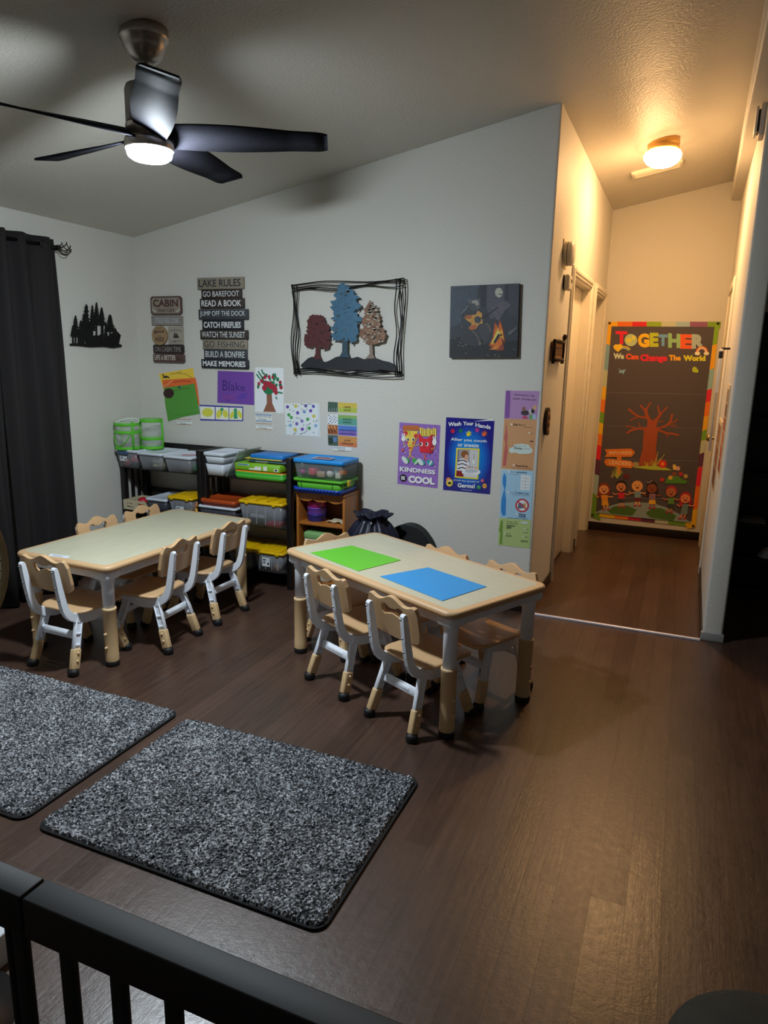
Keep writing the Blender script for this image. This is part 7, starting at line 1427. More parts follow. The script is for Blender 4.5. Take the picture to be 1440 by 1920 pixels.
rod = thing('curtain_rod', 'dark curtain rod with a twisted cage finial on the left wall', 'curtain rod', (LEFT+.085, 0, 2.12))
STEEL = M('dark_bronze_metal', '2a2626', .35, .85)
MB().tube([(0, 1.2, 0), (0, 3.345, 0)], .0095, STEEL, 12).build('rod', rod, fix=False)
m = MB(); m.lathe([(0, 3.335), (.012, 3.335), (.014, 3.35), (.008, 3.36), (.006, 3.365)], STEEL, 14, Matrix.Rotation(-pi/2, 4, 'X'))
for k in range(6):
    pts = []
    for i in range(13):
        u = i/12; a = k*pi/3+u*2.2; r = .036*max(0, sin(pi*u))**.7+.004; pts.append((r*cos(a), 3.36+.075*u, r*sin(a)))
    m.tube(pts, .0028, STEEL, 6)
m.build('finial', rod, fix=False)
MB().box(-.083, .004, 3.337, 3.347, -.018, .006, STEEL, None, .003).build('bracket', rod)

# ------------------------------------------------------------------ art and papers on the back wall
def sheet(key, name, label, cat, group=None, gain=1.0, rough=.65, y=None, thick=.0008):
    D = ARTS[key]; m = MB(); art(m, key, gain, rough, thick=thick)
    o = m.build(name, loc=(D[0][0], BACK if y is None else y, D[0][1]), fix=False); return tag(o, label, cat, group)
G_P = 'papers taped to the back wall'
sheet('kind', 'poster', 'purple poster reading KINDNESS IS COOL with a pizza slice and fries', 'poster', gain=1.25)
sheet('wash', 'poster', 'glossy blue Wash Your Hands poster with a photo of a child washing', 'poster', gain=1.15, rough=.22)
sheet('purple', 'drawing_paper', 'purple sheet of paper with a handwritten name, below the lake rules sign', 'paper', gain=1.25)
sheet('treepaper', 'painting', 'white paper with a green and red handprint tree painting', 'painting', gain=1.1)
sheet('stages', 'growth_chart', 'blue bordered strip of three yellow and green crayon drawings', 'drawing', gain=1.15)
sheet('lab1', 'corner_label', 'small handwritten white label under the green paper craft', 'label', gain=1.1)
sheet('lab2', 'corner_label', 'small white handwritten label with blue lines, under the handprint tree', 'label', gain=1.1)
sheet('lab3', 'corner_label', 'small white handwritten label with tan lines, lowest under the handprint tree', 'label', gain=1.1)
sheet('dots', 'painting', 'white notebook sheet covered in coloured fingerprint bugs', 'painting', gain=1.1)
sheet('sci', 'corner_label', 'small handwritten white label under the coloured word cards', 'label', gain=1.1)
# three overlapping construction papers: separate sheets
def papers():
    D = ARTS['papers']; cols = [c for c in D[2:]]
    cuts = [(0, 5, 'yellow construction paper at the back of the three taped sheets'), (5, 8, 'orange construction paper between the yellow and green sheets'), (8, 13, 'green construction paper with a brown circle, in front of the orange sheet')]
    for k, (a, b, lab) in enumerate(cuts):
        m = MB(); y = 0
        for c in cols[a:b]:
            if c is cols[a]: m.prism(pairs(c[2]), 0, -.0005, ink(c[1], 1.25), 'xz'); y = -.0005; continue
            y -= .00006
            if c[0] == 'P': m.poly(pairs(c[2]), ink(c[1], 1.1), y)
            else: stroke(m, pairs(c[3]), c[2], ink(c[1], 1.1), y)
        tag(m.build('construction_paper', loc=(D[0][0], BACK-.0010*k, D[0][1]), fix=False), lab, 'paper', 'construction papers on the back wall')
papers()
# four word cards
def cards():
    D = ARTS['cards']; gain = 1.2
    rows = [(155, 500, 'yellow word card reading reeds with a small photo'), (144, 240, ''), (0, 0, '')]
    names = ['yellow word card with a reeds photo, topmost of four', 'green to blue word card with pictures of insects', 'purple word card with a brown butterfly photo', 'orange word card with a pond photo, lowest of four']
    zl = [(.2175, .30), (.136, .2174), (.0715, .1359), (-.01, .0714)]
    ms = [MB() for _ in names]; base = [(-.108, .104, .220, .285), (-.108, .104, .137, .204), (-.110, .104, .0715, .1368), (-.104, .104, .0, .0713)]
    for k, (a, b, c, d) in enumerate(base): ms[k].prism([(a, c), (b, c), (b, d), (a, d)], 0, -.0007, ink('dcdedc'), 'xz')
    y = -.0007
    for c in D[2:]:
        pts = pairs(c[2] if c[0] == 'P' else c[3]); zc = sum(p[1] for p in pts)/len(pts); k = [i for i, (a, b) in enumerate(zl) if a <= zc < b][0]; y -= .00004
        if c[0] == 'P':
            pts = [(p[0], min(max(p[1], base[k][2]), base[k][3])) for p in pts]
            ms[k].poly(pts, ink(c[1], gain), y)
        elif c[0] == 'S': stroke(ms[k], pts, c[2], ink(c[1], gain), y)
        else: text(ms[k], c[2], pts, ink(c[1]), y, c[4], c[5])
    for m, lab in zip(ms, names): tag(m.build('word_card', loc=(D[0][0], BACK, D[0][1]), fix=False), lab, 'card', 'word cards on the back wall')
cards()
# fire safety strip: four card panels
def strip():
    D = ARTS['strip']; m = MB(); cmds = D[2:]; y = -.0008
    m.prism([(-.10, .002), (.092, .0), (.098, .935), (-.10, .935)], 0, -.0006, ink('d8d4cc'), 'xz')
    for c in cmds:
        y -= .00004; pts = pairs(c[2] if c[0] == 'P' else c[3])
        if c[0] == 'P': m.poly(pts, ink(c[1], 1.2), y)
        elif c[0] == 'S': stroke(m, pts, c[2], ink(c[1], 1.2), y)
        else: text(m, c[2], pts, ink(c[1]), y, c[4], c[5])
    tag(m.build('growth_chart', loc=(D[0][0], BACK, D[0][1]), fix=False), 'tall paper fire safety chart in purple, orange, blue and green panels', 'chart')
strip()
# bear canvas
cv = thing('canvas_print', 'square dark canvas picture of a bear with a guitar at a campfire', 'picture', (ARTS['bear'][0][0], BACK, ARTS['bear'][0][1]))
q = pairs(ARTS['bear'][1][1]); m = MB(); m.prism(q, -.002, -.0285, M('canvas_edge', '17181c', .8), 'xz'); m.build('stretched_canvas', cv, bevel=.003)
def canvas_paint():
    m = MB(); art(m, 'bear', 1.15, .6, step=.00006, thick=.0004, y0=-.0286, nv=.45); return m.build('painting', cv, fix=False)
canvas_paint()
# plank signs
WOODS = {'grey': M('weathered_grey_plank', '8b857c', .7, nv=.35, ns=18, stretch=(1, 1, 14)), 'black': M('worn_black_plank', '24262d', .7, nv=.4, ns=16, stretch=(1, 1, 12)), 'brown': M('worn_brown_plank', '3a302b', .7, nv=.4, ns=16, stretch=(1, 1, 12)), 'blue': M('faded_slate_plank', '3c4046', .7, nv=.35, ns=16, stretch=(1, 1, 12)), 'tan': M('weathered_tan_plank', '948a79', .7, nv=.3, ns=18, stretch=(1, 1, 14))}
LW = ink('e6e8ea'); LG = ink('33343a')
sg = thing('plank_sign', 'tall stacked plank sign headed LAKE RULES in white and grey letters', 'sign', (-2.91, BACK, 0))
for tx, x0, x1, z0, z1, wd, lc, dy, bd in [('LAKE RULES', -3.105, -2.735, 1.936, 2.011, 'tan', LG, .022, .02), ('GO BAREFOOT', -3.08, -2.755, 1.877, 1.934, 'brown', LW, .014, 0), ('READ A BOOK', -3.091, -2.736, 1.812, 1.876, 'brown', LW, .018, .015), ('JUMP OFF THE DOCK', -3.103, -2.706, 1.740, 1.806, 'blue', LW, .022, 0), ('CATCH FIREFLIES', -3.081, -2.746, 1.672, 1.735, 'black', LW, .014, .025), ('WATCH THE SUNSET', -3.096, -2.711, 1.609, 1.670, 'brown', LW, .020, 0), ('GO FISHING', -3.082, -2.719, 1.543, 1.608, 'tan', LG, .016, -.004), ('BUILD A BONFIRE', -3.074, -2.722, 1.476, 1.541, 'blue', LW, .014, 0), ('MAKE MEMORIES', -3.095, -2.712, 1.416, 1.475, 'black', LW, .020, .025)]:
    m = MB(); m.box(x0+2.91, x1+2.91, -dy, -.002, z0, z1, WOODS[wd], None, .002, 1); h = z1-z0
    tbox(m, tx, x0+2.91+.014, x1+2.91-.02, z0+h*.2, z1-h*.17, lc, -dy-.0004, bd); m.build('plank', sg, fix=False)
sg = thing('plank_sign', 'small stacked cabin sign with an oval plaque in brown and grey', 'sign', (-3.38, BACK, 0))
RED = ink('4c2a2c')
def plank(loop, dy, wd, items, edge=None):
    m = MB(); m.prism(loop, -.002, -dy, wd, 'xz')
    for tx, x0, x1, z0, z1, c, bd, sh in items: tbox(m, tx, x0, x1, z0, z1, c, -dy-.0004, bd, sh)
    return m
def cham(x0, x1, z0, z1, c): return [(x0+c, z0), (x1-c, z0), (x1, z0+c), (x1, z1-c), (x1-c, z1), (x0+c, z1), (x0, z1-c), (x0, z0+c)]
BR = M('rust_brown_plank', '5a4540', .7, nv=.3, ns=18); CR = M('cream_board', 'a9a091', .7, nv=.15, ns=15); OV = M('log_slice_wood', 'a08562', .7, nv=.2, ns=14); DB = M('dark_maroon_plank', '2f2222', .7, nv=.3)
m = plank(cham(-.136, .131, 1.772, 1.897, .014), .016, BR, []); m.prism(cham(-.126, .121, 1.782, 1.886, .014), -.016, -.0163, WOODS['tan'], 'xz')
tbox(m, 'CABIN', -.112, .104, 1.826, 1.876, RED, -.0168, .03); tbox(m, 'Sweet Cabin', -.078, .072, 1.792, 1.820, RED, -.0168, .005, .3)
for s in (-1, 1): stroke(m, [(s*.118, 1.815), (s*.108, 1.80), (s*.088, 1.792)], .004, LW, -.0168)
m.build('plank', sg, fix=False)
m = plank([(-.137, 1.701), (.131, 1.700), (.134, 1.764), (-.138, 1.765)], .012, WOODS['grey'], [('STRESS FREE ZONE', -.108, .100, 1.715, 1.750, ink('b6bac0'), .01, 0)]); m.build('plank', sg, fix=False)
m = plank([(.0, 1.571), (.132, 1.572), (.135, 1.694), (.002, 1.692)], .010, CR, [('CAMPFIRE', .022, .118, 1.584, 1.602, ink('6a6660'), .01, 0)])
for q in ([(.012, 1.58), (.125, 1.58), (.126, 1.685), (.012, 1.684), (.012, 1.58)],): stroke(m, q, .002, ink('7a746a'), -.0104)
stroke(m, [(.02, 1.662), (.045, 1.668), (.07, 1.670), (.095, 1.668), (.118, 1.662)], .006, ink('6a6660'), -.0104); m.poly([(.045, 1.615), (.098, 1.615), (.092, 1.63), (.05, 1.63)], ink('3a3634'), -.0104); m.poly([(.05, 1.63), (.06, 1.66), (.068, 1.64), (.078, 1.652), (.09, 1.63)], ink('4a4644'), -.0105); m.build('plank', sg, fix=False)
m = plank(circle(-.068, 1.631, .066, .066, 32), .020, OV, [('good', -.112, -.024, 1.642, 1.672, RED, .03, 0), ('WOODS', -.106, -.026, 1.588, 1.620, RED, .03, 0), ("IT'S ALL", -.096, -.042, 1.676, 1.686, RED, .01, 0), ('in the', -.085, -.05, 1.624, 1.634, RED, .01, 0)]); m.build('oval_plaque', sg, fix=False)
m = plank(cham(-.132, .134, 1.508, 1.568, .008), .014, DB, [('ON CABIN TIME', -.116, .112, 1.520, 1.555, ink('9a948e'), .0, 0)]); m.build('plank', sg, fix=False)
m = plank(cham(-.133, .138, 1.444, 1.504, .008), .018, BR, [('LIFE is BETTER', -.120, .066, 1.462, 1.496, ink('cfc6bc'), .012, 0), ('HERE', .072, .120, 1.458, 1.478, ink('3a2220'), .01, 0)]); m.build('plank', sg, fix=False)
# metal tree art in a wire frame
WIRE = M('black_wire', '121115', .4, .6, nv=.1)
D = ARTS['metaltree']; mt = thing('metal_wall_art', 'wire framed metal wall art of a red, a blue and a rusty tree', 'wall art', (D[0][0], BACK, D[0][1]))
MCOL = {'ground': M('dark_speckled_metal', '34353a', .6, .5, nv=.5, ns=90), 'red': M('oxblood_metal', '5c2f30', .55, .3, nv=.3, ns=60), 'blue': M('steel_blue_metal', '446c86', .5, .35, nv=.3, ns=60), 'rust': M('rusty_copper_metal', '7f5f4a', .55, .3, nv=.6, ns=45)}
MCOL['redtrunk'] = MCOL['red']; MCOL['bluetrunk'] = M('dark_blue_metal', '3a5260', .5, .35, nv=.4, ns=50); MCOL['rusttrunk'] = M('grey_brown_metal', '8a7a6c', .5, .4, nv=.4, ns=60)
PN = {'ground': 'ground', 'red': 'red_tree', 'blue': 'blue_tree', 'rust': 'rust_tree'}; cmds = {c[1]: pairs(c[2]) for c in D[2:]}
for k in PN:
    m = MB(); dep = {'ground': -.030, 'red': -.034, 'blue': -.038, 'rust': -.034}[k]
    if k+'trunk' in cmds: m.prism(cmds[k+'trunk'], dep+.003, dep, MCOL[k+'trunk'], 'xz')
    m.prism(cmds[k], dep+.002, dep-.001, MCOL[k], 'xz')
    R = random.Random(len(k)); P_ = cmds[k]; x0, x1 = min(p[0] for p in P_), max(p[0] for p in P_); z0, z1 = min(p[1] for p in P_), max(p[1] for p in P_); xm = (x0+x1)/2
    if k != 'ground':
        for _ in range(110 if k == 'rust' else 18):       # cut leaf shapes: dark or pale gaps in the metal
            z = R.uniform(z0+.02, z1-.03); hw = (x1-x0)*.42*(1-(z-z0)/(z1-z0)*(.45 if k == 'red' else .8)); x = xm+R.uniform(-hw, hw); s = R.uniform(.004, .011)
            c = {'rust': 'b9b2a2' if _ % 3 else '4a3424', 'blue': '2c3c46' if _ % 3 else '5c4a40', 'red': '3a1c1e'}[k]
            m.poly([(x-s*1.5, z), (x, z+s*.7), (x+s*1.6, z+.002), (x, z-s*.5)], ink(c), dep-.0013)
    m.build(PN[k], mt, fix=False)
fr = MB(); R = random.Random(11); a0, a1, b0, b1 = -.392, .372, -.042, .533
def wob(p, q, k, amp):
    out = []
    for i in range(13):
        u = i/12; n_ = (q[1]-p[1], -(q[0]-p[0])); L_ = math.hypot(*n_); o = amp*sin(2*pi*u*k+amp*300)*(1 if 0 < i < 12 else .3)
        out.append((p[0]+(q[0]-p[0])*u+n_[0]/L_*o, -.03+.008*sin(u*pi*3+k), p[1]+(q[1]-p[1])*u+n_[1]/L_*o))
    return out
for k in range(4):
    e = .014*k; j = lambda: R.uniform(-.012, .012)
    fr.tube(wob((a0+.0, b1-.012-e+j()), (a1, b1+.01-e+j()), 1.0+.3*k, .010), .0037, WIRE, 6); fr.tube(wob((a0+.012, b0+.0+e+j()), (a1, b0+.012+e+j()), 1+.25*k, .010), .0037, WIRE, 6)
    fr.tube(wob((a0+e+.004, b0+j()), (a0+.012*k-.004, b1-.01), 1+.3*k, .009), .0037, WIRE, 6); fr.tube(wob((a1-e, b0+.01), (a1-e+j(), b1+.01), 1+.3*k, .009), .0037, WIRE, 6)
fr.build('wire_frame', mt, fix=False)
# forest silhouette on the left wall
D = ARTS['leftmetal']; m = MB(); blk = M('flat_black_metal', '0e0e10', .5, .3)
T = Matrix.Rotation(pi/2, 4, 'Z')
for i, c in enumerate(D[2:]): m.prism(pairs(c[2]), -.010-.00003*i, -.0125-.00003*i, blk, 'xz', T)
for x, z in ((-.15, .02), (.15, .03)): m.box(x-.004, x+.004, -.011, 0.0, z-.004, z+.004, blk, T)
tag(m.build('metal_wall_art', loc=(LEFT, D[0][0], D[0][1]), fix=False), 'black metal forest and bear silhouette on the wall beside the curtain', 'wall art')

# ------------------------------------------------------------------ hallway things
D = ARTS['banner']; bn = thing('banner', 'black fabric banner reading TOGETHER with a rainbow border and six cartoon children', 'banner', (D[0][0]+hx(FAR)*0, FAR-.002, D[0][1]))
m = MB(); art(m, 'banner', 1.2, .75, step=.00005, thick=.001)
m.build('printed_cloth', bn, fix=False)
for x, z in ((-.425, 1.73), (.432, 1.727), (-.43, .02), (.425, .012)):
    MB().lathe([(0, .006), (.008, .004), (.01, 0)], M('black_pin', '18141a', .4), 12, Matrix.Translation((x, -.008, z)) @ Matrix.Rotation(pi/2, 4, 'X')).build('pin', bn)
def on_hall(s, z): return HT @ Matrix.Translation((.0, s, z)) @ Matrix.Rotation(pi/2, 4, 'Y')
OFFW = M('aged_white_plastic', 'd9d2c2', .45)
sd = thing('smoke_detector', 'round white smoke detector on the hallway wall above the smaller alarm', 'smoke detector', tuple(HT @ Vector((0, .37, 2.135)))); sd.rotation_euler = (0, 0, -.0182)
TQ = Matrix.Rotation(pi/2, 4, 'Y')
MB().box(0, .006, -.06, .075, -.08, .08, M('beige_mount_plate', 'd8c8a4', .5), None, .003).build('mount_plate', sd)
MB().lathe([(0, .006), (.068, .006), (.070, .02), (.069, .024)], OFFW, 32, TQ).build('base_ring', sd)
MB().lathe([(.060, .024), (.060, .030), (0, .030)], M('dark_vent_gap', '2a2622', .7), 32, TQ).build('vent_slot', sd)
MB().lathe([(.069, .028), (.069, .046), (.060, .056), (.02, .060), (0, .060)], OFFW, 32, TQ).build('cover', sd)
cd = thing('gas_alarm', 'small rounded white alarm below the round smoke detector', 'alarm', tuple(HT @ Vector((0, .44, 1.978)))); cd.rotation_euler = (0, 0, -.0182)
MB().box(0, .008, -.05, .05, -.042, .042, PB, None, .006).build('back_plate', cd); m = MB(); m.box(.008, .040, -.055, .055, -.045, .045, OFFW, None, .012, 4); m.build('cover', cd)
m = MB()
for i in range(4): m.box(.0395, .0408, .005+.009*i, .009+.009*i, .0, .02, M('dark_vent_gap', '2a2622', .7))
m.build('speaker_slots', cd)
LOGW = M('rustic_log_wood', '96683a', .7, nv=.5, ns=25); BARK = M('dark_bark', '2e1f14', .8, nv=.5, ns=40)
pl = thing('rustic_plaque', 'small dark rustic log plaque with letters on the hallway wall', 'plaque', tuple(HT @ Vector((0, .30, 1.505)))); pl.rotation_euler = (0, 0, -.0182)
m = MB(); TY = Matrix.Rotation(pi/2, 4, 'Z')
m.prism([(-.155, .015), (-.13, .005), (-.08, .02), (-.02, .0), (.05, .015), (.10, .0), (.145, .02), (.15, .07), (.14, .10), (.15, .115), (.08, .12), (.0, .112), (-.08, .122), (-.15, .115), (-.145, .07)], 0, -.018, LOGW, 'xz', TY); m.build('board', pl, fix=False)
m = MB()
for z in (.012, .118): m.tube([(.022, -.16, z), (.025, 0, z+.004), (.022, .16, z)], .011, BARK, 8)
for y in (-.15, .15): m.tube([(.02, y, -.01), (.024, y, .15 if y > 0 else .13)], .010, BARK, 8)
m.tube([(.022, .15, .14), (.03, .155, .165)], .014, BARK, 8); m.build('log_frame', pl, fix=False)
m = MB(); tbox(m, 'LODGE', -.11, .11, .035, .09, ink('1c120c'), -.0185, .03, 0, TY); m.build('lettering', pl, fix=False)
ov = thing('carved_plaque', 'slim dark oval carved plaque on the hallway wall below the log plaque', 'plaque', tuple(HT @ Vector((0, .14, 1.08)))); ov.rotation_euler = (0, 0, -.0182)
m = MB(); m.prism([(-.055+.055*(1-cos(a)) if False else .055*sin(a), .078-.082*cos(a)) for a in [2*pi*i/28 for i in range(28)]], 0, -.02, BARK, 'xz', TY); m.build('board', ov, fix=False)
m = MB()
for z in (.02, .065, .11): m.lathe([(0, .012), (.02, .009), (.028, 0)], LOGW, 14, Matrix.Translation((.018, .0, z)) @ TQ)
m.build('carving', ov, fix=False)
al = thing('wall_alarm', 'grey white alarm high on the right hallway wall under the beam', 'alarm', tuple(RT @ Vector((-.0, .16, 2.70)))); al.rotation_euler = (0, 0, -.0146)
MB().box(-.024, 0, -.055, .06, -.075, .075, M('warm_grey_plastic', 'c2b6aa', .5), None, .006).build('base', al)
m = MB(); m.box(-.034, -.024, -.03, .045, -.05, .05, PB); m.build('vent_slot', al); m = MB(); m.box(-.046, -.034, -.05, .055, -.062, .062, OFFW, None, .006); m.build('cover', al)
def flat_on_right(name, label, cat, s0, s1, z0, z1, cols, th=.006):
    m = MB(); m.box(-th, 0, s0, s1, z0, z1, ink('d8c4a0'), None); n = len(cols); R = random.Random(n)
    for i, c in enumerate(cols):
        a = z0+.02+(z1-z0-.04)*i/n; b = z0+.02+(z1-z0-.04)*(i+.92)/n; m.box(-th-.0006, -th, s0+.02, s1-.02, a, b, ink(c))
    o = m.build(name, fix=False); o.matrix_world = RT; return tag(o, label, cat)
flat_on_right('wall_picture', 'narrow brown and orange picture on the right hallway wall, nearer the room', 'picture', .22, .52, .88, 1.40, ['8a3a24', 'a8502c', 'b8683c', 'a04a2c', '7a5a48', '9a8068'])
flat_on_right('wall_picture', 'brown picture on the right hallway wall, beyond the nearer one and lower', 'picture', .74, 1.2, .70, 1.16, ['6a4430', '8a5a3c', '9a6a44'])
wbm = thing('measuring_stick', 'white stick with a black cap hanging on the right hallway wall', 'stick', tuple(RT @ Vector((-.05, 1.0, .95)))); wbm.rotation_euler = (0, 0, -.0146)
MB().box(-.008, .008, -.006, .006, 0, .63, M('grey_white_stick', 'b9b0a2', .5), None, .002).build('stick', wbm); MB().box(-.011, .011, -.009, .009, .38, .66, M('white_sleeve', 'e2ded4', .45), None, .003).build('sleeve', wbm)
MB().box(-.0125, .0125, -.0105, .0105, .60, .645, PB, None, .002).build('cap', wbm); MB().box(0, .052, -.003, .003, .655, .668, STEEL).build('hook', wbm)
# dark room to the right of the hallway wall
bkc = thing('bookcase', 'black open bookcase in the dark room right of the hallway wall', 'bookcase', (0, 0, 0))
BLK = M('black_laminate', '08080a', .5)
for x in (.40, 1.30): MB().box(x-.012, x+.012, 4.98, 5.30, 0, 1.85, BLK, None, .003).build('side_panel', bkc)
for z in (.06, .27, .50, .83, 1.18, 1.46, 1.82): MB().box(.412, 1.288, 4.985, 5.29, z-.01, z+.01, BLK, None, .003).build('shelf', bkc)
MB().box(.412, 1.288, 5.288, 5.30, .05, 1.83, BLK).build('back_panel', bkc)
for i, (z, c) in enumerate([(.511, '8a8684'), (.519, '6a6664'), (.527, '787270')]):
    tag(MB().box(.43+.006*i, .585-.004*i, 5.0, 5.2, z, z+.007, ink(c), None, .001, 1).build('magazine'), ['grey magazine at the bottom of the small stack in the dark bookcase', 'grey magazine in the middle of the small stack in the dark bookcase', 'grey magazine on top of the small stack in the dark bookcase'][i], 'magazine', 'magazines in the dark bookcase')
sh = thing('sneaker', 'white sneaker on a low shelf of the black bookcase at the right edge', 'shoe', (.70, 5.09, .281), radians(20))
SW = M('white_leather', 'd4d2d6', .5); m = MB(); prof = [(.0, .02, .036), (.03, .055, .040), (.09, .085, .042), (.15, .095, .038), (.20, .10, .034), (.235, .09, .03), (.25, .05, .022)]
V = []; F = []; n = 12
for x, h, wd in prof:
    for j in range(n): a = 2*pi*j/n; V.append((x-.13, wd*cos(a), .018+max(0, h-.02)*(.5+.5*sin(a))))
F = [(i*n+j, i*n+(j+1) % n, (i+1)*n+(j+1) % n, (i+1)*n+j) for i in range(len(prof)-1) for j in range(n)]+[list(range(n))[::-1], [(len(prof)-1)*n+j for j in range(n)]]
m.add(V, F, SW, True); m.build('upper', sh); m = MB(); m.prism(rrect(-.138, .128, -.043, .043, .04), 0, .022, SW, 'xy'); m.build('sole', sh, bevel=.004)
m = MB(); m.lathe([(0, .006), (.03, .004), (.034, -.004)], PB, 18, Matrix.Translation((.062, 0, .112)) @ Matrix.Scale(1.5, 4, (1, 0, 0))); m.build('lining', sh)
# ------------------------------------------------------------------ black shelf units
ESP = M('espresso_black_wood', '110d0e', .42, nv=.3, ns=20, stretch=(1, 1, 6))
YF, YR = 3.81, 4.078
def shelf_unit(x0, x1, label):
    t = thing('shelf_unit', label, 'shelf', ((x0+x1)/2, 0, 0), 0, 'black wooden shelf units'); h = (x1-x0)/2
    for sx in (-1, 1):
        for y0, y1 in ((YF, YF+.038), (YR-.045, YR)): MB().box(sx*h-(.036 if sx > 0 else 0), sx*h+(.036 if sx < 0 else 0), y0, y1, 0, .875, ESP, None, .003).build('post', t)
        for z0, z1 in ((.850, .875), (.69, .715), (.385, .41), (.09, .115)): MB().box(sx*h-(.03 if sx > 0 else -.006), sx*h+(.03 if sx < 0 else -.006), YF+.036, YR-.043, z0, z1, ESP, None, .002).build('side_rail', t)
        for z0, z1 in ((.41, .69), (.115, .385)):
            for k in (1, 2): y = YF+.038+(YR-YF-.083)*k/3; MB().box(sx*h-(.026 if sx > 0 else -.012), sx*h+(.026 if sx < 0 else -.012), y-.011, y+.011, z0, z1, ESP, None, .002).build('slat', t)
    for z in (.722, .415, .118): MB().box(-h+.004, h-.004, YF+.004, YR-.004, z-.014, z, ESP, None, .003).build('shelf_board', t)
    for z0, z1 in ((.845, .875), (.50, .535), (.20, .235)): MB().box(-h+.036, h-.036, YR-.02, YR-.004, z0, z1, ESP, None, .002).build('back_rail', t)
shelf_unit(-3.628, -2.928, 'black slatted wooden shelf unit in the wall corner')
shelf_unit(-2.922, -2.232, 'black slatted wooden shelf unit beside the wooden bookcase')

def clear(name, col, a): return M(name, col, .22, nv=.03, alpha=a, spec=.6)
CLR = clear('frosted_clear_plastic', 'b4b8c0', .34); CLRD = clear('smoky_clear_plastic', '5a5c66', .55); CLRT = clear('clear_toy_tub_plastic', 'c4c8d0', .16); LIDW = M('white_lid_plastic', 'd2dae6', .4); LIDY = M('yellow_lid_plastic', 'e0b406', .4); LIDO = M('orange_lid_plastic', 'b4481a', .38)
LABW = M('white_sticker', 'd8dce0', .5); INKB = ink('2c2e38')
def shell(m, w, d, h, taper, mat, th=.003, r=.02, z0=0.0):
    """open tapered tub with real wall thickness"""
    def lp(i, z):
        f = (z-z0)/h; e = taper*(1-f)+i; return [(p[0], p[1], z) for p in rrect(-w/2+e, w/2-e, -d/2+e, d/2-e, max(.004, r-i), 5)]
    L = [lp(0, z0), lp(0, z0+h), lp(th, z0+h), lp(th, z0+th)]; n = len(L[0]); V = [p for l in L for p in l]
    F = [(k*n+j, k*n+(j+1) % n, (k+1)*n+(j+1) % n, (k+1)*n+j) for k in range(3) for j in range(n)]+[list(range(n))[::-1], [3*n+j for j in range(n)]]
    m.add(V, F, mat, True)
def lidm(m, w, d, z, h, mat, r=.022, ridge=False):
    V = []; P = [(0, z), (-.001, z+h*.7), (.004, z+h), (.016, z+h), (.02, z+h*.75)]
    L = [[(p[0], p[1], zz) for p in rrect(-w/2+i, w/2-i, -d/2+i, d/2-i, max(.004, r-i), 5)] for i, zz in P]; n = len(L[0])
    F = [(k*n+j, k*n+(j+1) % n, (k+1)*n+(j+1) % n, (k+1)*n+j) for k in range(len(P)-1) for j in range(n)]+[list(range(n))[::-1], [(len(P)-1)*n+j for j in range(n)]]
    m.add([p for l in L for p in l], F, mat, True)
    if ridge:
        for i in range(3):
            x = -w/2+.04+(w-.08)*(i+.5)/3; m.box(x-w*.10, x+w*.10, -d/2+.03, d/2-.03, z+h*.7, z+h+.003, mat, None, .003)
        for s in (-1, 1): m.box(s*w*.3-.012, s*w*.3+.012, -d/2-.004, -d/2+.012, z-.006, z+h*.9, mat, None, .003)
GB = 'lidded plastic bins on the black shelves'
def tote(label, x0, x1, y0, y1, z0, z1, lid, body=CLR, lidh=.018, taper=.016, ridge=False, sticker=None, group=GB, name='storage_bin', cat='bin', latch=None):
    w, d = x1-x0, y1-y0; t = thing(name, label, cat, ((x0+x1)/2, (y0+y1)/2, z0), 0, group); h = z1-z0-lidh
    m = MB(); shell(m, w-.012, d-.012, h, taper, body); 
    if ridge:
        for i in range(1, 5): x = -w/2+w*i/5; m.box(x-.003, x+.003, -d/2+.004+taper*.5, -d/2+.008+taper*.5, .02, h-.01, body)
    m.build('body', t, fix=False)
    m = MB(); lidm(m, w, d, h, lidh, lid, ridge=ridge); m.build('lid', t, fix=False)
    if sticker:
        a, b, c, e = sticker; m = MB(); yy = -d/2+.006+taper*(1-(c+e)/2/h)-.003; T = Matrix.Translation((0, yy, 0)) @ Matrix.Rotation(math.atan(taper/h)*0, 4, 'X')
        m.box(a, b, -.0012, 0, c, e, LABW, T); 
        for k in range(2): m.box(a+(b-a)*.1, a+(b-a)*(.5-.1*k), -.0016, -.0012, c+(e-c)*(.65-.3*k), c+(e-c)*(.8-.3*k), INKB, T)
        m.box(a+(b-a)*.68, a+(b-a)*.9, -.0016, -.0012, c+(e-c)*.2, c+(e-c)*.45, INKB, T); m.build('sticker', t, fix=False)
    if latch:
        m = MB(); m.box(latch[0], latch[1], -d/2-.005, -d/2+.02, h-.018, h+lidh+.001, M('slate_blue_latch', '3f5578', .45), None, .005); m.build('latch', t)
    return t
def blob(kind, label, group, p, r, col, shape='ball'):
    m = MB(); mt_ = M('toy_'+col, col, .45)
    if shape == 'ball': m.lathe([(r*sin(a), -r*cos(a)) for a in [pi*i/10 for i in range(11)]], mt_, 18)
    elif shape == 'block': m.box(-r, r, -r*.7, r*.7, -r*.7, r*.7, mt_, Matrix.Rotation(p[0]*40, 4, 'Z'), r*.15)
    else: m.tube([(r*.8*cos(a), r*.8*sin(a), 0) for a in [2*pi*i/18 for i in range(18)]], r*.3, mt_, 8, closed=True, T=Matrix.Rotation(1.1, 4, 'X'))
    return tag(m.build(kind, loc=p, fix=False), label, 'toy', group)
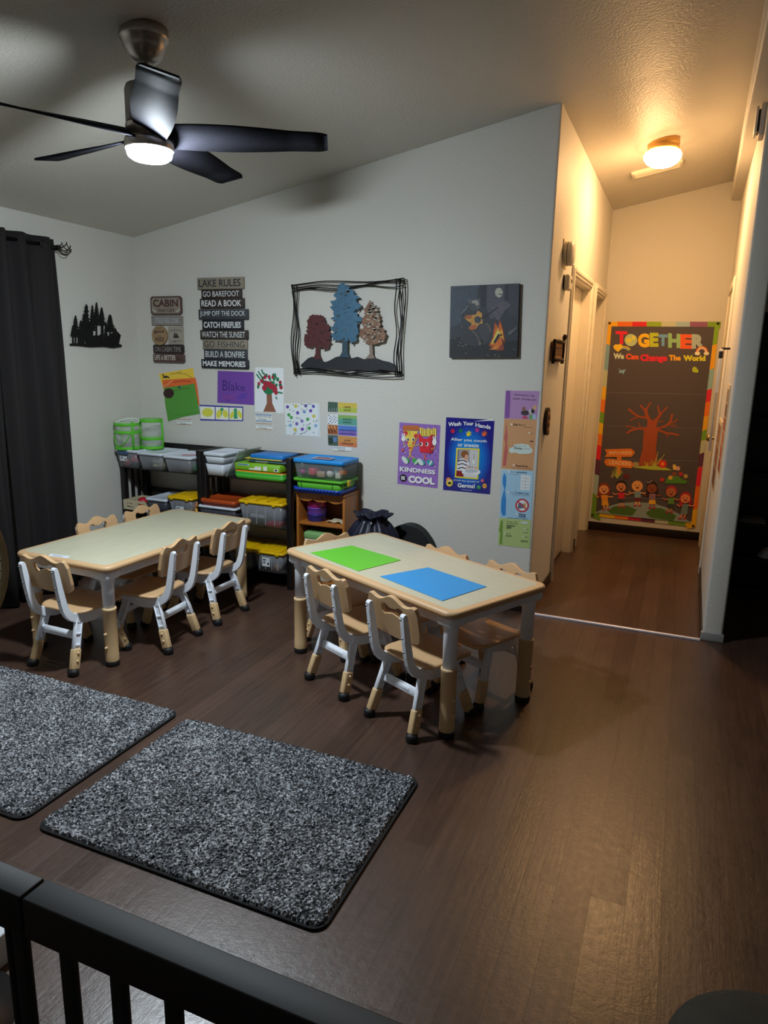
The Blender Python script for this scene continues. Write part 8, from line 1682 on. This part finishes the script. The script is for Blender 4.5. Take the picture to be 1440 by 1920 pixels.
# top tier of the corner unit
tote('clear bin with white lid and blue latch, leftmost on the corner shelf', -3.622, -3.424, 3.755, 4.045, .7235, .848, LIDW, sticker=(-.055, .005, .045, .08), latch=(-.065, .02))
tote('clear white lidded bin in the middle of the corner shelf top row', -3.418, -3.200, 3.745, 4.045, .7235, .842, LIDW)
tote('clear white lidded bin on the corner shelf next to the middle post', -3.194, -2.960, 3.745, 4.045, .7235, .836, LIDW)
GT = 'toys seen through the clear bins'
blob('toy_ball', 'red ball inside the leftmost clear bin', GT, (-3.47, 3.80, .785), .032, 'c0242e'); blob('toy_ball', 'orange red ball low inside the leftmost clear bin', GT, (-3.56, 3.81, .753), .026, 'e0432a')
blob('toy_block', 'dark toy block inside the leftmost clear bin', GT, (-3.50, 3.92, .752), .026, '3a3c50', 'block')
ropes = MB(); R = random.Random(4)
ropes.tube([(-3.27+.05*cos(i*.9)+R.uniform(-.01, .01), 3.80+.03*sin(i*.9)+R.uniform(-.01, .01), .745+.0013*i) for i in range(40)], .005, M('pale_rope', 'b8b294', .8), 6)
tag(ropes.build('rope', fix=False), 'coil of pale rope inside the middle clear bin', 'rope')
blob('toy_block', 'green toy block inside the clear bin next to the middle post', GT, (-3.0, 3.84, .757), .03, '2f7a50', 'block'); blob('toy_block', 'grey toy block inside the clear bin next to the middle post', GT, (-3.09, 3.84, .757), .03, '5a5c6c', 'block')
def paper_scrap(x, y, z, rz, col): 
    m = MB(); m.prism([(-.05, -.012), (.0, -.018), (.05, -.006), (.045, .012), (-.01, .006), (-.05, .012)], 0, .0015, ink(col), 'xy'); return m.build('tape_strip', loc=(x, y, z), rot=(0, 0, rz))
tag(paper_scrap(-3.055, 3.86, .8335, .5, 'c86a74'), 'red tape strip on the white lid next to the middle post', 'tape')
# pop up mesh baskets
MESH = M('white_mesh_net', 'dde4dc', .7, alpha=.34, nv=.1, ns=200); LIME = M('lime_green_binding', '5cc02c', .55)
def popup(label, x, y, z, r, h, open_lid, lean):
    t = thing('mesh_basket', label, 'basket', (x, y, z), lean, 'pop up mesh baskets'); 
    MB().lathe([(r*.97, .004), (r*.985, h*.5), (r*.97, h)], MESH, 36).build('net', t, fix=False)
    for zz in ((.008, h*.36, h-.004) if not open_lid else (.008, h*.62, h*.9)):
        MB().lathe([(r+.003, zz-.010), (r+.004, zz), (r+.003, zz+.010), (r-.001, zz+.010), (r-.001, zz-.010), (r+.003, zz-.010)], LIME, 36).build('hoop', t, fix=False)
    for a in ((2.6, 5.7)): MB().tube([(r*1.01*cos(a), r*1.01*sin(a), 0), (r*1.03*cos(a), r*1.03*sin(a), h*.5), (r*1.01*cos(a), r*1.01*sin(a), h)], .008, LIME, 6).build('seam', t, fix=False)
    MB().lathe([(0, .002), (r, .002), (r, .006), (0, .006)], LIME, 36).build('bottom', t)
    if open_lid:
        m = MB(); T = Matrix.Translation((.0, .01, h-.01)) @ Matrix.Rotation(.28, 4, 'X'); m.tube([(r*.92*cos(q), r*.92*sin(q), 0) for q in [2*pi*i/36 for i in range(36)]], .006, M('white_binding', 'dfe6df', .6), 8, closed=True, T=T); m.add([(r*.9*cos(2*pi*i/36), r*.9*sin(2*pi*i/36), 0) for i in range(36)], [list(range(36))], MESH, False, T); m.build('open_lid', t, fix=False)
        MB().tube([(r*1.03*cos(a), r*1.03*sin(a), h*(.55-.42*sin((a-3.6)/1.9*pi))) for a in [3.6+1.9*i/14 for i in range(15)]], .004, LIME, 6).build('strap', t, fix=False)
    else: MB().lathe([(0, h), (r*.98, h)], MESH, 36).build('top_net', t, fix=False)
popup('lime green pop up mesh basket with open white lid, nearest the curtain', -3.554, 3.822, .8485, .083, .192, True, .2)
popup('lime green pop up mesh basket right of the open one', -3.437, 3.935, .8485, .074, .200, False, 1.0)
# second tier of the corner unit
PLY = M('pale_plywood', 'cbbf9c', .6, nv=.12, ns=20, stretch=(8, 1, 1))
cr = thing('slotted_crate', 'pale plywood crate with slots on the corner shelf', 'crate', (-3.49, 3.885, .4155))
def slot_panel(w, z0, z1, T, nm):
    m = MB(); loops = [[(-w/2, z0), (w/2, z0), (w/2, z1), (-w/2, z1)]]
    for cx in (-w*.22, w*.24):
        for zz in (.022, .045): loops.append([(cx-w*.14, zz-.005), (cx+w*.14, zz-.005), (cx+w*.14, zz+.005), (cx-w*.14, zz+.005)])
    m.prism(loops, -.003, .003, PLY, 'xz', T); m.build(nm, cr, fix=False)
slot_panel(.215, 0, .068, Matrix.Translation((0, -.092, 0)), 'front_panel'); slot_panel(.215, 0, .068, Matrix.Translation((0, .092, 0)), 'back_panel')
for s in (-1, 1): slot_panel(.178, 0, .068, Matrix.Translation((s*.104, 0, 0)) @ Matrix.Rotation(pi/2, 4, 'Z'), 'end_panel')
MB().box(-.10, .10, -.088, .088, 0, .006, PLY).build('bottom', cr)
GC = 'toys in the slotted crate'
blob('toy_ball', 'red ball in the plywood crate', GC, (-3.48, 3.86, .462), .038, 'c01a2c'); blob('toy_ball', 'dark green ball in the plywood crate', GC, (-3.415, 3.86, .452), .029, '1d4a42'); blob('toy_ball', 'yellow green ball at the back of the plywood crate', GC, (-3.415, 3.925, .462), .036, '8aa838')
tote('clear bin with tilted white lid between the crate and a yellow lidded bin', -3.372, -3.185, 3.755, 4.045, .4165, .525, LIDW, CLRD)
tote('yellow lidded clear bin of bright toys by the middle post', -3.175, -2.962, 3.745, 4.045, .4165, .558, LIDY, ridge=True, sticker=(-.035, .03, .035, .075))
for i, (x, z, c, s) in enumerate([(-3.12, .455, '2a6a9c', 'block'), (-3.09, .50, 'b82c48', 'ball'), (-3.03, .45, '4aa03a', 'ring'), (-3.0, .505, 'e08a1c', 'block'), (-2.99, .455, 'e0a020', 'ring'), (-3.05, .505, 'b83a50', 'block')]):
    blob('toy_piece', ['blue toy low in the yellow lidded toy bin', 'crimson ball in the yellow lidded toy bin', 'green ring in the yellow lidded toy bin', 'orange block high in the yellow lidded toy bin', 'amber ring in the yellow lidded toy bin', 'pink red block in the yellow lidded toy bin'][i], GT, (x, 3.80+.02*(i % 2), z), .028, c, s)
# second unit, top tier
TUBW = M('white_tub_plastic', 'ccd2dc', .45)
tote('white tub with white lid, upper of two stacked tubs', -2.884, -2.716, 3.775, 4.045, .8035, .876, LIDW, TUBW, .022, .010, group='stacked white tubs')
m = MB(); shell(m, .150, .255, .075, .010, TUBW); m2 = tag(m.build('tub', loc=(-2.80, 3.912, .7235), fix=False), 'white open tub, lower of two stacked tubs', 'tub', 'stacked white tubs')
m = MB(); T = Matrix.Translation((-2.716, 3.91, .7245)) @ Matrix.Rotation(radians(32), 4, 'Y'); m.box(-.004, .004, -.115, .15, 0, .205, M('grey_green_translucent_sheet', 'a9b8b2', .3, alpha=.5), T, .002); tag(m.build('plastic_folder', fix=False), 'grey green plastic folder leaning against the white tubs', 'folder')
for i, c in enumerate(['3fa02c', '55b53a', '2f9a3c', '4cae34', 'e8871c']):
    m = MB(); shell(m, .376, .27, .022, .010, M('tray_'+c, c, .4), .003, .025); m.lathe([(0, 0)], M('tray_'+c, c, .4), 3) if False else None
    lab = ['lowest tray, green, under the green game box', 'second green tray from the bottom of the tray stack', 'third green tray from the bottom of the tray stack', 'fourth green tray from the bottom of the tray stack', 'orange tray on top of the green trays'][i]
    tag(m.build('plastic_tray', loc=(-2.452, 3.91, .7235+.0082*i), fix=False), lab, 'tray', 'stack of plastic trays')
m = MB(); m.box(-.170, .170, -.13, .10, 0, .044, M('lime_game_box', '7cb82a', .45), None, .002, 1); yv = -.1305
m.add([(-.145, yv-.0005, .030), (-.06, yv-.0005, .030), (-.06, yv-.0005, .040), (-.145, yv-.0005, .040)], [(0, 1, 2, 3)], ink('a8c8e0'))
for a, b, c, d in ((-.06, .03, .006, .016), (-.02, .03, .016, .030), (.046, .075, .006, .034), (.125, .158, .006, .024)): m.add([(a, yv-.0006, c), (b, yv-.0006, c), (b, yv-.0006, d), (a, yv-.0006, d)], [(0, 1, 2, 3)], ink('d6dccf'))
m.add([(.132, yv-.0008, .009), (.15, yv-.0008, .009), (.15, yv-.0008, .02), (.132, yv-.0008, .02)], [(0, 1, 2, 3)], INKB); m.add([(-.145, yv-.0008, .032), (-.07, yv-.0008, .032), (-.07, yv-.0008, .038), (-.145, yv-.0008, .038)], [(0, 1, 2, 3)], ink('3a5a9a'))
tag(m.build('game_box', loc=(-2.466, 3.915, .7797), fix=False), 'lime green board game box on the plastic trays', 'game box')
for i, (x0, x1, z0, z1, c, nm, lab, cat) in enumerate([(-2.56, -2.30, .8242, .833, '5c2630', 'book', 'thin dark red book lowest on the green game box', 'book'), (-2.545, -2.27, .8334, .8405, '3a6a78', 'book', 'thin teal book in the stack on the game box', 'book'), (-2.555, -2.285, .8409, .8485, '571d28', 'book', 'maroon book below the yellow folder', 'book'), (-2.585, -2.31, .8489, .8545, 'cbb84a', 'folder', 'pale yellow flat folder under the blue box lid', 'folder'), (-2.545, -2.30, .8549, .879, '1c78c8', 'flat_box', 'bright blue flat box on top of the book stack', 'box')]):
    m = MB(); m.box(x0, x1, 3.83-.01*(i % 2), 4.03, z0, z1, M('cover_'+c, c, .45), None, .0015, 1)
    if nm == 'book': m.box(x0+.004, x1+.0008, 3.836, 4.026, z0+.0012, z1-.0012, ink('d8d2c2')); m.box(x0+.05, x0+.14, 3.83-.01*(i % 2)-.0006, 3.84, z0+.002, z1-.002, ink('c8b8b0'))
    tag(m.build(nm, fix=False), lab, cat, 'flat stack on the game box')
# second unit, middle tier
tote('flat orange lidded container on top of a white lidded dark bin', -2.912, -2.632, 3.765, 4.045, .5195, .562, LIDO, M('orange_tub', 'a8441c', .4), .026, .006)
tote('dark clear bin with white lid under the orange container', -2.925, -2.62, 3.755, 4.045, .4165, .519, LIDW, CLRD, .016)
tote('large clear tote with yellow lid on the middle shelf', -2.603, -2.262, 3.755, 4.045, .4165, .585, LIDY, ridge=True)
for i, (x, z, c) in enumerate([(-2.36, .432, 'c8385c'), (-2.5, .47, 'c8ccd4'), (-2.34, .46, '2c6a84')]): tag(MB().box(x-.06, x+.05, 3.80+.03*i, 3.90+.03*i, z-.012, z+.012, M('item_'+c, c, .5), None, .004).build('toy_piece'), ['pink flat toy inside the large clear tote', 'white flat piece inside the large clear tote', 'teal flat piece inside the large clear tote'][i], 'toy', GT)
# bottom tier
GL3 = 'yellow lidded bins on the bottom shelf'
tote('yellow lidded clear bin on the bottom shelf, nearest the wooden bookcase', -2.49, -2.258, 3.745, 4.045, .1195, .262, LIDY, ridge=True, sticker=(-.045, .012, .04, .10), group=GL3)
tote('yellow lidded clear bin on the bottom shelf, middle of three', -2.70, -2.497, 3.745, 4.045, .1195, .258, LIDY, ridge=True, group=GL3)
tote('yellow lidded clear bin on the bottom shelf, partly behind the bare table', -2.912, -2.708, 3.745, 4.045, .1195, .255, LIDY, CLRD, ridge=True, group=GL3)
for i, (x, z, c, s) in enumerate([(-2.33, .148, 'b88a5a', 'ball'), (-2.41, .148, '6a6a9c', 'ball'), (-2.6, .16, '3f9a4c', 'block'), (-2.56, .145, '8ac070', 'block')]): blob('toy_piece', ['tan ball in the bottom bin nearest the bookcase', 'lilac ball in the bottom bin nearest the bookcase', 'green block in the middle bottom bin', 'pale green block in the middle bottom bin'][i], GT, (x, 3.80, z), .026, c, s)

# ------------------------------------------------------------------ wooden bookcase and what it carries
PINE = M('honey_pine', 'ab6828', .42, nv=.28, ns=10, stretch=(6, 6, 1), coat=.2); PINED = M('dark_honey_pine', '8a5022', .5, nv=.25, ns=10, stretch=(6, 6, 1))
bx = thing('wooden_bookcase', 'small honey pine bookcase with a scalloped top rail', 'bookcase', (-2.052, 0, 0)); BF, BB = 3.868, 4.08
for s in (-1, 1): MB().box(s*.166-.009, s*.166+.009, BF, BB, .02, .645, PINE, None, .003).build('side_panel', bx)
MB().box(-.177, .177, BF-.008, BB, .645, .663, PINE, None, .004).build('top', bx)
MB().box(-.157, .157, BF+.006, BB-.006, .440, .458, PINE, None, .002).build('shelf', bx); MB().box(-.157, .157, BF+.006, BB-.006, .05, .068, PINE, None, .002).build('shelf', bx)
MB().box(-.157, .157, BB-.008, BB-.002, .05, .645, PINED).build('back_panel', bx)
m = MB(); pts = [(-.157, .645)]; 
for i in range(31):
    u = i/30; x = -.157+.314*u; pts.append((x, .612-.014*abs(sin(pi*u*3))+.006*(abs(u-.5) < .03)))
pts.append((.157, .645)); m.prism(pts, BF+.001, BF+.013, PINE, 'xz'); m.lathe([(0, .004), (.006, .003), (.008, 0)], PINED, 12, Matrix.Translation((.01, BF, .628)) @ Matrix.Rotation(pi/2, 4, 'X')); m.build('scalloped_valance', bx, fix=False)
for s in (-1, 1): MB().prism([(s*.157, .02), (s*.157, .0), (s*.177, .0), (s*.177, .012), (s*.176, .03), (s*.175, .05), (s*.157, .05)], BF-.01, BB, PINE, 'xz').build('foot', bx)
def pot(label, z, h, col):
    m = MB(); m.lathe([(0, 0), (.058, 0), (.062, .004), (.062, h-.006), (.064, h-.005), (.064, h), (.0, h)], M('tub_'+col, col, .4), 28); return tag(m.build('round_tub', loc=(-2.128, 3.965, z)), label, 'container', 'stacked round tubs in the bookcase')
pot('dark blue round tub at the bottom of the stack in the pine bookcase', .4582, .045, '28308c'); pot('lilac round tub in the middle of the stack in the pine bookcase', .5034, .045, '7a4fc0'); pot('magenta round tub on top of the stack in the pine bookcase', .5486, .042, 'b0246c')
m = MB(); V = []; F = []; R = random.Random(2)
for j in range(9):
    for i in range(13): V.append((-.065+.13*i/12, -.05+.1*j/8, .014+.006*sin(i*.9+j*.4)*cos(j*.7)-.012*(abs(i-6)/6)**3))
F = [(j*13+i, j*13+i+1, (j+1)*13+i+1, (j+1)*13+i) for j in range(8) for i in range(12)]
m.add(V, F, M('cream_cloth', 'cfc2a4', .85, bump=.2), True); o = m.build('folded_cloth', loc=(-1.975, 3.975, .4585), fix=False); md = o.modifiers.new('thick', 'SOLIDIFY'); md.thickness = .006; md.offset = -1; tag(o, 'crumpled cream cloth beside the round tubs in the pine bookcase', 'cloth')
bxg = thing('lidded_box', 'white box with sage green lid in the bottom of the pine bookcase', 'box', (-2.085, 3.965, .0685))
m = MB(); m.box(-.092, .092, -.085, .085, 0, .285, M('white_box_plastic', 'd6dcdc', .45), None, .01, 3); m.build('body', bxg); m = MB(); m.box(-.097, .097, -.09, .09, .275, .325, M('sage_lid', '7fae6c', .45), None, .016, 4); m.build('lid', bxg); MB().box(-.06, .0, -.0862, -.085, .235, .262, PB).build('sticker', bxg)
# stack on the bookcase top
m = MB(); w, d = .345, .262; BLU = M('royal_blue_tray', '1846b4', .38); shell(m, w, d, .034, .012, BLU, .004, .03)
for i in range(14):
    x = -w/2+.02+(w-.04)*i/13; m.tube([(x, -d/2-.001, .03), (x+.013, -d/2-.003, .022), (x+.026, -d/2-.001, .03)], .004, BLU, 6) if i < 13 else None
tag(m.build('plastic_tray', loc=(-2.050, 3.935, .6635), fix=False), 'royal blue scalloped tray on top of the pine bookcase', 'tray')
GRN = M('apple_green_tub', '5cb52e', .4)
gtb = thing('storage_tub', 'shallow apple green tub with yellow side latch on the blue tray', 'tub', (-2.045, 3.935, .6685)); m = MB(); shell(m, .330, .225, .075, .012, GRN, .003, .025); m.build('body', gtb, fix=False); m = MB(); lidm(m, .355, .245, .070, .016, GRN); m.build('lid', gtb, fix=False)
MB().box(.168, .186, -.055, -.015, .045, .085, M('yellow_latch', 'd8c22c', .4), None, .005).build('latch', gtb); m = MB()
for x in (-.12, .10): m.box(x-.002, x+.002, -.112, -.108, .005, .068, M('dark_green', '2f6a1c', .5))
m.build('rib', gtb)
tote('clear tub with bright blue lid full of small toys on the bookcase stack', -2.222, -1.862, 3.81, 4.05, .7555, .880, M('sky_blue_lid', '2090e0', .38), CLRT, .026, .012, group=None, name='storage_tub', cat='tub')
for i, (x, z, c, s, r) in enumerate([(-2.09, .80, 'd8485a', 'block', .032), (-2.19, .835, 'd0cca8', 'ring', .022), (-2.185, .79, 'c04a98', 'ball', .022), (-2.04, .785, 'b89a80', 'block', .026), (-1.985, .79, 'd8d4d0', 'ball', .026), (-1.94, .815, '8cc8d8', 'ball', .03), (-1.92, .785, 'd8d0c0', 'block', .024), (-1.99, .835, '8a5a40', 'block', .024), (-2.14, .785, '6a8a50', 'block', .02), (-1.895, .81, 'c8783c', 'block', .024)]):
    blob('toy_piece', ['red toy in the blue lidded tub', 'cream ring in the blue lidded tub', 'magenta ball in the blue lidded tub', 'tan block in the blue lidded tub', 'white ball in the blue lidded tub', 'pale blue ball in the blue lidded tub', 'cream block in the blue lidded tub', 'brown block high in the blue lidded tub', 'olive block in the blue lidded tub', 'orange block by the right end of the blue lidded tub'][i], 'toys in the blue lidded tub', (x, 3.865+.012*(i % 3), z), r, c, s)
m = MB(); m.box(-2.12, -1.985, 3.87, 3.95, .8785, .8798, ink('c8c4cc')); m.box(-2.10, -2.0, 3.885, 3.935, .8798, .8802, ink('8a4a4a')); tag(m.build('picture_label', fix=False), 'picture label on the blue lid of the toy tub', 'label')

# ------------------------------------------------------------------ bags on the floor behind the mat table
NAVY = M('navy_nylon', '14172c', .45, nv=.3, ns=18, bump=.1, bs=60)
bag = thing('drawstring_bag', 'navy drawstring bag gathered at the top, leaning beside the pine bookcase', 'bag', (-1.660, 3.815, 0))
m = MB(); n = 72; prof = [(.0, .0), (.13, .002), (.158, .05), (.166, .16), (.168, .28), (.165, .38), (.145, .46), (.105, .515), (.078, .540), (.085, .555), (.108, .572), (.115, .582), (.10, .578), (.06, .55), (.0, .53)]; V = []; F = []; k = len(prof)
for i in range(n):
    a = 2*pi*i/n
    for r, z in prof:
        f = min(1, max(0, (z-.12)/.4)); q = 1+.10*f*sin(a*13)+.05*f*sin(a*7+1)+.03*sin(a*3)
        V.append((r*q*cos(a), r*q*sin(a)*.86, z+.010*f*sin(a*6)))
for i in range(n):
    for j in range(k-1): F.append((i*k+j, ((i+1) % n)*k+j, ((i+1) % n)*k+j+1, i*k+j+1))
m.add(V, F, NAVY, True); m.build('sack', bag)
for dx in (-.022, .024): MB().tube([(dx, -.078, .545), (dx*1.1, -.105, .50), (dx*1.2, -.15, .42), (dx*1.2, -.19, .30), (dx*1.3, -.205, .18)], .0035, M('charcoal_cord', '2c2e38', .7), 6).build('cord', bag, fix=False); MB().lathe([(0, -.01), (.007, -.008), (.008, 0), (.007, .008), (0, .01)], M('cord_stop_grey', '8a8c90', .4), 10, Matrix.Translation((dx, -.082, .535))).build('cord_stop', bag)
GBAG = M('charcoal_black_fabric', '17181b', .7, nv=.2, bump=.15, bs=300)
bb = thing('round_bag', 'black round topped bag standing against the wall beside the navy drawstring bag', 'bag', (-1.495, 4.01, 0))
def arch(w, h, n=26): return [(w*cos(pi*i/n), .18+(h-.18)*max(0, sin(pi*i/n))**.8) for i in range(n+1)]+[(-w, .02), (-w+.02, 0), (w-.02, 0), (w, .02)]
m = MB(); m.prism(arch(.178, .488), -.04, .06, GBAG, 'xz'); m.build('body', bb, bevel=.03, seg=4)
m = MB(); A_ = arch(.180, .491)[:27]; m.tube([(p[0], -.03, p[1]) for p in A_], .005, PB, 6); m.build('piping', bb, fix=False)
